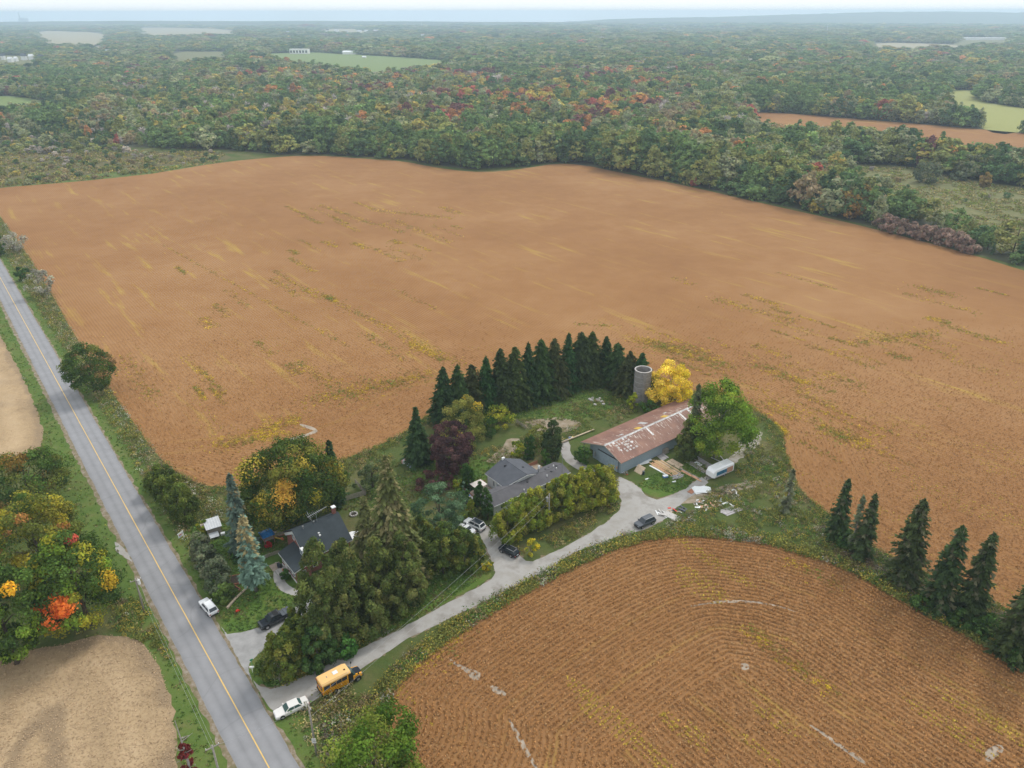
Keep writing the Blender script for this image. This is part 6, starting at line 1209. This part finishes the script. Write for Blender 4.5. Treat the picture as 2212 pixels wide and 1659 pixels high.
# the clipped-looking cedar hedge along the bungalow
for i in range(13):
    s = i/12; u, v = 1096+s*(1306-1096), 1166+s*(1082-1166)-6*math.sin(s*3.1); vt = v-(82 if 0 < i < 12 else 74)-4*math.sin(i*2.1)
    cd('golden green cedar in the tall hedge along the bungalow' if 0 < i < 12 else ('end cedar of the bungalow hedge beside the gravel drive' if i == 0 else 'end cedar of the bungalow hedge facing the barn'), u, v, vt, 27+(4 if i in (0, 12) else 0), 130+i, [(.13, .16, .026), (.20, .20, .03), (.085, .115, .022), (.16, .155, .04)], group='bungalow hedge cedars', per=80, ncl=52, crk=.30, leaf=.33)
GC = [(.030, .062, .018), (.040, .075, .022)]
for i, (u, v, vt, px, lab) in enumerate([(1004, 1060, 1001, 7.5, 'columnar cedar by the deck, nearest the yellow green shrub'), (1010, 1062, 1000, 7.5, 'columnar cedar by the deck, middle of three'), (1017, 1058, 1005, 7, 'columnar cedar by the deck, closest to the railing'), (1031, 1104, 1048, 7.5, 'slim columnar cedar by the crossover'), (1038, 1106, 1038, 7.5, 'tallest columnar cedar by the bungalow corner'), (1053, 1122, 1050, 10, 'thick columnar cedar at the bungalow end wall'), (1139, 992, 940, 7, 'columnar cedar of the back pair, nearer the feathery shrub'), (1147, 991, 938, 7, 'columnar cedar of the back pair, nearer the olive bush')]):
    cd(lab, u, v, vt, px, 150+i, GC, 'columnar_cedar', prof=p_col, per=70, ncl=34, leaf=.26, crk=.5)
cd('blue green cone shaped juniper by the deck cedars', 1003, 1082, 1037, 10, 160, [(.09, .14, .11), (.075, .12, .095)], prof=p_cone, per=60, ncl=22, leaf=.26); cd('dark broad juniper behind the bungalow patio', 1192, 990, 904, 23, 161, [(.032, .05, .022), (.045, .062, .026)], prof=p_flame, per=80, ncl=60)
cd('dense cedar at the barn side in front of the slim grey spruce', 1480, 992, 905, 24, 162, DC, prof=p_flame, per=90, ncl=60)
LM = [(.17, .20, .03), (.23, .22, .03), (.10, .14, .025)]
def sb(label, u, v, vt, px, seed, cols, w=None, name='shrub', group=None, **kw):
    b_, h, R = B_(u, v, vt, px); return shrub(name, label, b_, max(.5, h), R, seed, cols, w, group, **kw)
sb('yellow green shrub by the three deck cedars', 990, 1066, 1036, 11, 170, LM); sb('lime green rounded shrub above the white crossover', 1018, 1116, 1079, 16, 171, LM, ncl=26, prof=p_cone); sb('olive shrub at the foot of the thick columnar cedar', 1033, 1119, 1097, 11, 172, DC); sb('dark round shrub below the blue green juniper', 1009, 1095, 1060, 11, 173, GC)
sb('neat round green ball cedar on the back patio', 1178, 1005, 973, 11, 174, [(.04, .085, .02), (.06, .10, .022)], ncl=30, per=70, leaf=.24); sb('lime green bush below the windbreak spruces', 1075, 918, 884, 33, 175, LM, ncl=40); sb('dark green bush next to the lime bush under the spruces', 1050, 940, 905, 24, 176, GC, ncl=26)
sb('feathery yellow green shrub behind the bungalow roof', 1115, 985, 955, 17, 177, LM, ncl=24); sb('olive bush beside the dark juniper behind the patio', 1165, 960, 925, 25, 178, [(.12, .125, .035), (.09, .10, .03)], ncl=30); sb('bright lime shrub at the foot of the silo', 1366, 882, 850, 13, 179, [(.24, .26, .03), (.18, .22, .03)]); sb('green vine mound between silo and barn', 1402, 888, 868, 18, 180, [(.05, .10, .02), (.07, .13, .025)])
sb('dark leafy bush at the barn front corner', 1258, 1002, 965, 15, 181, [(.04, .08, .022), (.055, .10, .03)], ncl=26); sb('bright green sumac beside the lane cedars', 745, 1412, 1378, 26, 182, [(.05, .12, .03), (.065, .14, .04)], ncl=30); sb('yellow flowered sumac at the mouth of the gravel drive', 1148, 1198, 1166, 13, 183, [(.38, .31, .025), (.28, .25, .03), (.13, .15, .03)], ncl=26, per=30, leaf=.26, irr=.4); sb('golden shrub at the tip of the lawn by the drive', 1050, 1232, 1212, 11, 184, [(.30, .24, .03), (.15, .16, .03)], irr=.35, leaf=.24)
for i, (u, v, vt, px, lab) in enumerate([(352, 1062, 1012, 26, 'dark cedar bush beside the road at the field corner'), (376, 1092, 1030, 30, 'cedar bush squeezed between two others beside the road'), (402, 1124, 1055, 32, 'largest cedar bush beside the road near the white sign'), (338, 1045, 1018, 14, 'blue green shrub next to the roadside cedars')]):
    cd(lab, u, v, vt, px, 190+i, [(.07, .095, .022), (.095, .115, .028), (.05, .07, .02)] if i < 3 else [(.06, .09, .07)], prof=p_round, per=80, ncl=50, crk=.3)
OG = [(.095, .112, .078), (.12, .13, .092), (.07, .088, .058)]
for i, (u, v, vt, px, lab) in enumerate([(440, 1208, 1150, 24, 'grey green olive shrub behind the garden shed'), (456, 1240, 1178, 27, 'grey green olive shrub in the middle of the roadside thicket'), (476, 1270, 1208, 28, 'grey green olive shrub at the lawn end of the thicket'), (486, 1292, 1262, 20, 'low leafy shrub at the foot of the roadside thicket')]):
    sb(lab, u, v, vt, px, 200+i, OG if i < 3 else [(.09, .13, .04)], name='olive_shrub', ncl=38, per=70, leaf=.34, prof=p_dome)
for i, (u, v, vt, px, lab) in enumerate([(2150, 1392, 1340, 36, 'dark green bush between the field tree line spruces'), (2112, 1368, 1340, 22, 'small dark bush below the bare snag'), (2068, 1352, 1318, 24, 'bush at the foot of the tufted spruce'), (1990, 1318, 1290, 22, 'dark bush at the foot of the dense leaning spruce'), (2205, 1440, 1395, 36, 'bush under the large shaggy spruce'), (1822, 1180, 1150, 18, 'low bush between the first tree line spruces')]):
    sb(lab, u, v, vt, px, 210+i, [(.035, .068, .022), (.05, .09, .03)], ncl=30, per=55)
sb('clipped dark green bush beside the farmhouse porch step', 618, 1252, 1232, 9, 220, GC, ncl=16); sb('sprawling green creeper in front of the garden fence', 515, 1208, 1196, 14, 221, [(.05, .10, .03)]); sb('yellow shrub beside the garden shed wall', 440, 1150, 1122, 10, 222, LM); sb('red leaved shrub on the lawn near the farmhouse', 580, 1183, 1172, 7, 223, [(.30, .03, .03)])
sb('grey bare thicket beside the upper road', 28, 545, 505, 24, 224, [(.25, .235, .225), (.2, .19, .18)], ncl=24, leaf=.5); sb('grey bare thicket farther along the upper road', 92, 640, 585, 22, 225, [(.25, .235, .225), (.2, .19, .18)], ncl=24, leaf=.5); sb('dark round bush on the upper road verge', 54, 605, 578, 14, 226, GC, leaf=.45); sb('dark tall bush at the top of the road', 2, 555, 505, 12, 227, GC, leaf=.45)
# burgundy scrub belt at the right field edge and single meadow bushes
for i in range(8):
    s = i/7; u, v = 1910+s*178, 496+s*47+2*math.sin(i); sb('dusky burgundy dogwood in the thicket along the field edge', u, v, v-30, 22, 230+i, [(.17, .115, .108), (.14, .095, .088), (.21, .15, .14)], group='burgundy dogwood thicket', name='dogwood_shrub', ncl=24, per=50, leaf=.8)
for i, (u, v, vt, px, cl, lab) in enumerate([(2000, 396, 352, 26, OG, 'large grey round bush in the meadow'), (2000, 358, 318, 24, [(.22, .24, .19), (.18, .2, .15)], 'pale silvery tree behind the meadow'), (1500, 401, 386, 10, [(.24, .07, .06)], 'small red sumac at the wood edge'), (2068, 390, 372, 13, OG, 'low grey bush at the meadow edge'), (1842, 472, 398, 30, [(.24, .14, .05), (.16, .11, .04)], 'orange tinged tree at the edge of the tree belt'), (2125, 405, 375, 10, [(.2, .14, .06)], 'slim orange brown tree in the meadow')]):
    sb(lab, u, v, vt, px, 240+i, cl, name='meadow_bush' if 'bush' in lab else 'small_tree', cat='shrub' if 'bush' in lab or 'sumac' in lab else 'tree', ncl=30, per=50, leaf=.9)

# ------------------------------------------------------------------ weeds and crop plants
LAWNS = [gp(q) for q in ([(405, 1130), (600, 1130), (700, 1160), (640, 1300), (560, 1355), (495, 1366), (455, 1300), (425, 1210)], [(760, 1300), (1000, 1215), (1062, 1232), (950, 1310), (790, 1390)], [(1372, 1050), (1470, 1000), (1545, 1000), (1455, 1066)])]
HARD = [LANE, DRV, PATH, BACK]
def foot(o, x0, x1, y0, y1): return [loc2(o, x, y)[:2] for x, y in ((x0, y0), (x1, y0), (x1, y1), (x0, y1))]
HARD += [foot(HOUSE, -5, 9.6, -6.4, 5.2), foot(BUNG, -1, 21.5, 0, 12), foot(BARN, -.3, 36, -.5, 13)]
for q in ([(565, 1365), (635, 1318), (625, 1340), (560, 1372)],): HARD.append(gp(q))
def free(x, y, lawns=True):
    k = np.ones(len(x), bool)
    for p in HARD+(LAWNS if lawns else []): k &= ~inpoly(x, y, p)
    k &= ~inpoly(x, y, BIG) & ~inpoly(x, y, NEAR) & ~inpoly(x, y, ST1) & ~inpoly(x, y, ST2); a = across(x, y); k &= ~((a > -RW-1.2) & (a < RW+.8)); return k
WP = dict(gold=(.40, .33, .07), ol=(0.213, 0.230, 0.063), brn=(0.275, 0.211, 0.109), gry=(0.403, 0.397, 0.310), grn=(0.122, 0.211, 0.052), lime=(0.232, 0.282, 0.057), pur=(0.244, 0.205, 0.172), straw=(0.390, 0.326, 0.149))
def clumps(x, y, hs, pal, w, r, n=15, wide=.62, leaf=.165):
    k = len(x); q_ = np.clip(vnoise(x, y, 3.2, 77)*.62+vnoise(x, y, 1.1, 78)*.38+r.normal(0, .10, k), 0, .9999); q_ = q_.argsort().argsort()/max(1, k); ci = np.minimum((q_[:, None] > np.cumsum(w)[None]).sum(1), len(pal)-1); base = np.array([WP[p] for p in pal])[ci]*np.exp(r.normal(0, .22, (k, 1)))
    a = r.uniform(0, 6.28, (k, n)); rr = np.sqrt(r.random((k, n)))*wide*hs[:, None]; z = hs[:, None]*r.uniform(.15, 1.0, (k, n))*(1-.45*(rr/(wide*hs[:, None]))**2)
    C = np.stack([x[:, None]+rr*np.cos(a), y[:, None]+rr*np.sin(a), z], -1).reshape(-1, 3); Nn = np.stack([np.cos(a)*.8, np.sin(a)*.8, np.full_like(a, .8)], -1).reshape(-1, 3)+r.normal(0, .35, (k*n, 3))
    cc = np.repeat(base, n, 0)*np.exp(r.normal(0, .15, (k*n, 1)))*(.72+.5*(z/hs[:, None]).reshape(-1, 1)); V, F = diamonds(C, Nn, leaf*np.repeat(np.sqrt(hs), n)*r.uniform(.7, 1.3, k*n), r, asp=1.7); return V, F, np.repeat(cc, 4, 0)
def weeds(name, label, x, y, h0, h1, pal, w, seed, patchy=0.0, lawns=True, **kw):
    r = np.random.default_rng(seed); k = free(x, y, lawns); x, y = x[k], y[k]
    if patchy: k = vnoise(x, y, 4.5, seed) > patchy; x, y = x[k], y[k]
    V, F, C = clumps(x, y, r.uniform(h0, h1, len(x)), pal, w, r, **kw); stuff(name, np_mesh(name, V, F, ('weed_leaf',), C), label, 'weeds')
r = np.random.default_rng(5)
s_ = r.uniform(-330, 330, 12000); c_ = r.uniform(6.2, 15.5, 12000); weeds('roadside_weeds', 'tangled goldenrod and asters between the road and the soybeans', ra[0]+RD[0]*s_+RN[0]*c_, ra[1]+RD[1]*s_+RN[1]*c_, .6, 1.9, ['ol', 'gold', 'brn', 'gry', 'grn', 'straw'], [.32, .10, .24, .10, .14, .10], 1)
s_ = r.uniform(-330, 330, 4200); c_ = r.uniform(-16, -7.2, 4200); weeds('roadside_weeds', 'grassy weeds between the road and the stubble fields', ra[0]+RD[0]*s_+RN[0]*c_, ra[1]+RD[1]*s_+RN[1]*c_, .3, 1.0, ['ol', 'grn', 'gold', 'straw', 'gry'], [.38, .30, .07, .17, .08], 2, .25)
def band(poly, lo, hi, n, r):
    P_ = np.array(poly); L = np.r_[0, np.cumsum(np.hypot(*np.diff(P_, axis=0).T))]; s = r.uniform(0, L[-1], n); x = np.interp(s, L, P_[:, 0]); y = np.interp(s, L, P_[:, 1]); d = r.uniform(lo, hi, n); a = r.uniform(0, 6.28, n); return x+np.cos(a)*d, y+np.sin(a)*d
x, y = band(NFs, 0, 3.0, 9000, r); weeds('lane_weeds', 'bank of goldenrod and green weeds along the near soybean field', x, y, .6, 1.8, ['ol', 'gold', 'grn', 'brn', 'gry'], [.36, .22, .24, .12, .06], 3)
x, y = band(NBhead, 0, 4.5, 6500, r); weeds('field_edge_weeds', 'ragged weeds around the farmyard edge of the big field', x, y, .4, 1.2, ['ol', 'gold', 'grn', 'brn', 'straw'], [.40, .13, .25, .14, .08], 4, lawns=False)
def inarea(uv, n, r):
    p = gp(uv); P_ = np.array(p); x = r.uniform(P_[:, 0].min(), P_[:, 0].max(), n*3); y = r.uniform(P_[:, 1].min(), P_[:, 1].max(), n*3); k = inpoly(x, y, p); return x[k][:n], y[k][:n]
AR = [([(1480, 1100), (1545, 1050), (1620, 960), (1690, 960), (1700, 1040), (1790, 1120), (1840, 1200), (1700, 1165), (1500, 1145), (1430, 1140)], 2600, 'mixed goldenrod and grass covering the waste ground by the camper', ['ol', 'gold', 'grn', 'brn', 'pur', 'gry'], [.36, .15, .28, .13, .04, .04], .38),
      ([(930, 1000), (1090, 960), (1120, 910), (1350, 850), (1380, 890), (1330, 920), (1230, 945), (1200, 990), (1110, 1000), (1050, 1000)], 1700, 'rough weeds and grasses behind the bungalow and barn', ['ol', 'grn', 'brn', 'straw', 'gold'], [.36, .27, .2, .11, .06], .42),
      ([(620, 1440), (700, 1410), (800, 1370), (830, 1340), (850, 1362), (760, 1408), (700, 1440), (630, 1474)], 900, 'goldenrod and asters under the cedars beside the lane', ['ol', 'gold', 'grn', 'gry'], [.36, .28, .26, .10], .2),
      ([(1110, 1185), (1200, 1150), (1320, 1085), (1340, 1085), (1335, 1100), (1270, 1148), (1160, 1208)], 800, 'dry weeds and goldenrod between hedge and lane', ['ol', 'brn', 'gold', 'grn', 'straw'], [.36, .22, .16, .16, .10], .3),
      ([(700, 1580), (680, 1530), (760, 1480), (850, 1470), (840, 1560), (860, 1659), (760, 1700), (700, 1700)], 1500, 'brown dead weeds and brambles beside the school bus', ['brn', 'ol', 'grn', 'gold', 'pur'], [.34, .24, .2, .08, .14], .15),
      ([(400, 1055), (560, 1050), (740, 1000), (880, 940), (900, 990), (780, 1040), (620, 1060), (520, 1110), (440, 1110)], 1700, 'weedy rough ground between the gardens and the field', ['ol', 'grn', 'brn', 'gold', 'straw'], [.36, .3, .16, .08, .10], .3),
      ([(230, 1290), (320, 1270), (345, 1360), (390, 1450), (330, 1400), (260, 1370)], 650, 'golden weeds under the pole across the road', ['ol', 'gold', 'grn', 'brn'], [.4, .25, .2, .15], .3),
      ([(1780, 1120), (1860, 1180), (1970, 1228), (2100, 1285), (2230, 1345), (2230, 1440), (2100, 1372), (2000, 1318), (1890, 1255), (1800, 1205)], 2600, 'dry brownish thicket under the field tree line', ['brn', 'pur', 'grn', 'ol', 'gold'], [.28, .2, .3, .16, .06], .1),
      ([(560, 1360), (600, 1395), (545, 1460), (600, 1490), (650, 1470), (600, 1470)], 200, 'low grass tufts around the mailbox corner', ['grn', 'ol', 'straw'], [.6, .3, .1], .2)]
for i, (uv, n, lab, pal, w_, pt_) in enumerate(AR):
    x, y = inarea(uv, n, r); weeds('weed_patch', lab, x, y, .35, 1.15, pal, w_, 20+i, pt_)
# soybean plants, standing in their rows
def crop(name, label, poly, rows, n, seed, xr, yr, spacing=.95, h=(.25, .45), fade=None, lf=.2):
    r = np.random.default_rng(seed); x = r.uniform(*xr, n); y = r.uniform(*yr, n); k = inpoly(x, y, poly)
    for sp_ in SOIL: k &= ~(inpoly(x, y, sp_) & (r.random(len(x)) < .72))
    x, y = x[k], y[k]
    if fade: k = r.random(len(x)) < np.clip((fade[1]-y+12*(vnoise(x, y, 15, 4)-.5))/(fade[1]-fade[0]), 0, 1); x, y = x[k], y[k]
    u_, v_ = proj(x, y); k = (u_ > -60) & (u_ < 2280) & (v_ < 1720); x, y = x[k], y[k]
    def dfun(x, y): a, b_, c_ = rows(x, y); return np.where(a < c_, a, b_)
    e = .05
    for _ in range(2):
        d = dfun(x, y); gx = (dfun(x+e, y)-d)/e; gy = (dfun(x, y+e)-d)/e; q = np.hypot(gx, gy); q = np.where((q < .5) | (q > 1.6), 1e9, q); tgt = (np.round(d/spacing-.25)+.25)*spacing
        x = x-(d-tgt)*gx/q**2; y = y-(d-tgt)*gy/q**2
    x += r.normal(0, .11, len(x)); y += r.normal(0, .11, len(x)); m_ = len(x); hs = r.uniform(*h, m_)*(.8+.5*vnoise(x, y, 9, seed))
    pat = vnoise(x*.634-y*.773, across(x, y)*7, 22, seed+3)*.6+vnoise(x, y, 13, seed+5)*.4
    base = np.array([(.385, .198, .077)])*np.exp(r.normal(0, .10, (m_, 1)))+0; yl = (pat > .70) & (r.random(m_) < .55); base[yl] = np.array((.44, .315, .055))*np.exp(r.normal(0, .2, (yl.sum(), 1))); st = r.random(m_) < .16; base[st] = np.array((.42, .25, .115))
    nq = 3; a = r.uniform(0, 6.28, (m_, nq)); C = np.stack([x[:, None]+.16*np.cos(a), y[:, None]+.16*np.sin(a), hs[:, None]*r.uniform(.35, .75, (m_, nq))], -1).reshape(-1, 3)
    Nn = np.stack([np.cos(a), np.sin(a), np.full_like(a, 1.1)], -1).reshape(-1, 3)+r.normal(0, .2, (m_*nq, 3)); T = np.tile([0, 0, 1.], (m_*nq, 1))+r.normal(0, .25, (m_*nq, 3))
    V, F = diamonds(C, Nn, lf*r.uniform(.7, 1.3, m_*nq), r, asp=1.6, t=T); cc = np.repeat(base, nq, 0)*np.exp(r.normal(0, .15, (m_*nq, 1)))
    stuff(name, np_mesh(name, V, F, ('crop_leaf',), np.repeat(cc, 4, 0)), label, 'crop')
crop('soybean_plants', 'dry brown soybean plants in curving rows by the lane', NEAR, rows_near, 190000, 61, (-25, 175), (48, 130))
crop('soybean_plants', 'dry brown soybean plants in the nearer rows of the big field', BIG, rows_big, 190000, 62, (-150, 200), (95, 250), fade=(120, 245), lf=.17)
# late green and yellow streaks in the crop, along the rows
r = np.random.default_rng(8); X_, Y_ = [], []
for (u0, v0, u1, v1, n, sp) in [(700, 446, 800, 482, 260, 1.2), (815, 455, 960, 470, 300, 2.2), (860, 480, 960, 520, 200, 1.5), (600, 590, 680, 640, 160, .8), (690, 635, 960, 770, 420, 1.2), (890, 745, 950, 775, 200, 1.2), (380, 545, 700, 720, 260, .5), (1420, 745, 1560, 790, 500, 2.5), (1380, 735, 1500, 760, 350, 2.2), (1560, 650, 1700, 690, 260, 2.0), (1860, 740, 2010, 720, 320, 2.2), (1980, 620, 2060, 640, 160, 1.8), (2050, 705, 2160, 740, 180, 1.2), (1640, 790, 1740, 830, 260, 2), (700, 860, 900, 815, 700, 2.6), (560, 935, 640, 905, 260, 1.6), (480, 960, 600, 940, 300, 1.6), (1620, 880, 1690, 930, 420, .8), (1480, 870, 1560, 850, 200, 1.2), (1780, 930, 1860, 960, 260, 2), (1650, 1375, 1670, 1400, 60, .6), (880, 1450, 990, 1370, 260, 1.2), (1700, 1210, 1800, 1260, 90, .8), (1620, 1360, 1650, 1390, 80, .9), (1690, 1420, 1790, 1490, 120, .8), (1250, 700, 1330, 705, 60, .8), (270, 780, 320, 850, 160, 2.2)]:
    a, b_ = np.array(g(u0, v0)), np.array(g(u1, v1)); n = int(n*1.3); t_ = r.uniform(-.12, 1.12, n)[:, None]; p = a+(b_-a)*t_+r.standard_t(3, (n, 2))*sp*.8; X_.append(p[:, 0]); Y_.append(p[:, 1])
for i in range(70):
    z_ = i % 4; u0, v0 = [(r.uniform(1400, 2150), r.uniform(600, 800)), (r.uniform(620, 1000), r.uniform(440, 560)), (r.uniform(1450, 1950), r.uniform(700, 980)), (r.uniform(350, 900), r.uniform(560, 860))][z_]
    n = int(r.uniform(50, 150)); a = np.array(g(u0, v0)); L = r.uniform(8, 30); p = a+RD*(r.uniform(-.5, .5, (n, 1))*L)+RN*r.normal(0, r.uniform(.4, 1.6), (n, 1)); X_.append(p[:, 0]); Y_.append(p[:, 1])
X_, Y_ = np.concatenate(X_), np.concatenate(Y_); k = inpoly(X_, Y_, BIG) | inpoly(X_, Y_, NEAR); X_, Y_ = X_[k], Y_[k]
WP['yel'] = (.66, .50, .06); WP['dull'] = (.36, .25, .08); V, F, C = clumps(X_, Y_, r.uniform(.22, .45, len(X_)), ['yel', 'dull', 'gold', 'lime'], [.35, .3, .23, .12], r, n=13, wide=1.0, leaf=.2); stuff('late_crop_patches', np_mesh('late_crop_patches', V, F, ('weed_leaf',), C), 'yellow and green late patches streaking the soybean field', 'crop')

# straw on the stubble, short tufts on lawns and verges
r = np.random.default_rng(12)
for poly, n, lab in ((ST2, 9000, 'loose pale straw lying on the lower stubble field'), (ST1, 7000, 'loose pale straw lying on the upper stubble field')):
    P_ = np.array(poly); x = r.uniform(P_[:, 0].min(), P_[:, 0].max(), n*3); y = r.uniform(max(30, P_[:, 1].min()), P_[:, 1].max(), n*3); u_, v_ = proj(x, y); k = inpoly(x, y, poly) & (u_ > -50) & (v_ < 1700); x, y = x[k][:n], y[k][:n]; m_ = len(x)
    V, F = diamonds(np.c_[x, y, r.uniform(.03, .12, m_)], np.c_[r.normal(0, .5, m_), r.normal(0, .5, m_), np.ones(m_)], r.uniform(.07, .16, m_), r, asp=3.0)
    cc = np.array([(.42, .30, .185)])*np.exp(r.normal(0, .12, (m_, 1))); stuff('straw', np_mesh('straw', V, F, ('straw_leaf',), np.repeat(cc, 4, 0)), lab, 'straw')
X_, Y_ = [], []
for q, n in (([(405, 1130), (470, 1130), (600, 1130), (700, 1160), (640, 1300), (560, 1355), (495, 1366), (455, 1300), (425, 1210)], 2600), ([(760, 1300), (900, 1250), (1000, 1215), (1062, 1232), (950, 1310), (850, 1364), (790, 1390), (760, 1380)], 1600), ([(880, 1000), (960, 985), (1060, 985), (1080, 1010), (1030, 1050), (960, 1060)], 900), ([(1372, 1050), (1400, 1030), (1470, 1000), (1545, 1000), (1500, 1045), (1455, 1066)], 700), ([(1090, 905), (1150, 880), (1290, 835), (1370, 885), (1230, 910)], 1500), ([(720, 1100), (900, 1000), (960, 1060), (880, 1120)], 1200)):
    x, y = inarea(q, n, r); X_.append(x); Y_.append(y)
s_ = r.uniform(-250, 330, 6000); c_ = np.where(r.random(6000) < .5, r.uniform(4.2, 8.5, 6000), r.uniform(-9.5, -4.6, 6000)); X_.append(ra[0]+RD[0]*s_+RN[0]*c_); Y_.append(ra[1]+RD[1]*s_+RN[1]*c_)
X_, Y_ = np.concatenate(X_), np.concatenate(Y_); k = free(X_, Y_, False); X_, Y_ = X_[k], Y_[k]
WP['lawn'] = (.125, .205, .045); WP['dry'] = (.20, .18, .08)
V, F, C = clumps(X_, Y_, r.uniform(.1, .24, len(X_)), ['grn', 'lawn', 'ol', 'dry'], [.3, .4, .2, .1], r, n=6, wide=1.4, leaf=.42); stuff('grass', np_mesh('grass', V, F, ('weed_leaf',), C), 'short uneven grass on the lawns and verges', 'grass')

x, y = inarea([(1800, 358), (1968, 362), (2081, 390), (2230, 412), (2230, 540), (2090, 508), (1985, 466), (1900, 430), (1800, 390)], 5200, r); k = vnoise(x, y, 9, 61) > .35; x, y = x[k], y[k]
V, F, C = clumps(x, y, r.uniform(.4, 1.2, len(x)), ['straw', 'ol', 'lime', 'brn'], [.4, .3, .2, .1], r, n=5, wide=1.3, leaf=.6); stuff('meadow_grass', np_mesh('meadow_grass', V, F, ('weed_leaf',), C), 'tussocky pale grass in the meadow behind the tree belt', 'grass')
x, y = inarea([tuple(p) for p in SCRUB], 5200, r); k = vnoise(x, y, 11, 62) > .3; x, y = x[k], y[k]
V, F, C = clumps(x, y, r.uniform(.4, 1.3, len(x)), ['straw', 'ol', 'brn', 'gold'], [.3, .35, .25, .1], r, n=5, wide=1.3, leaf=.7); stuff('meadow_grass', np_mesh('meadow_grass', V, F, ('weed_leaf',), C), 'brown and olive tussocks on the scrubby far meadow', 'grass')
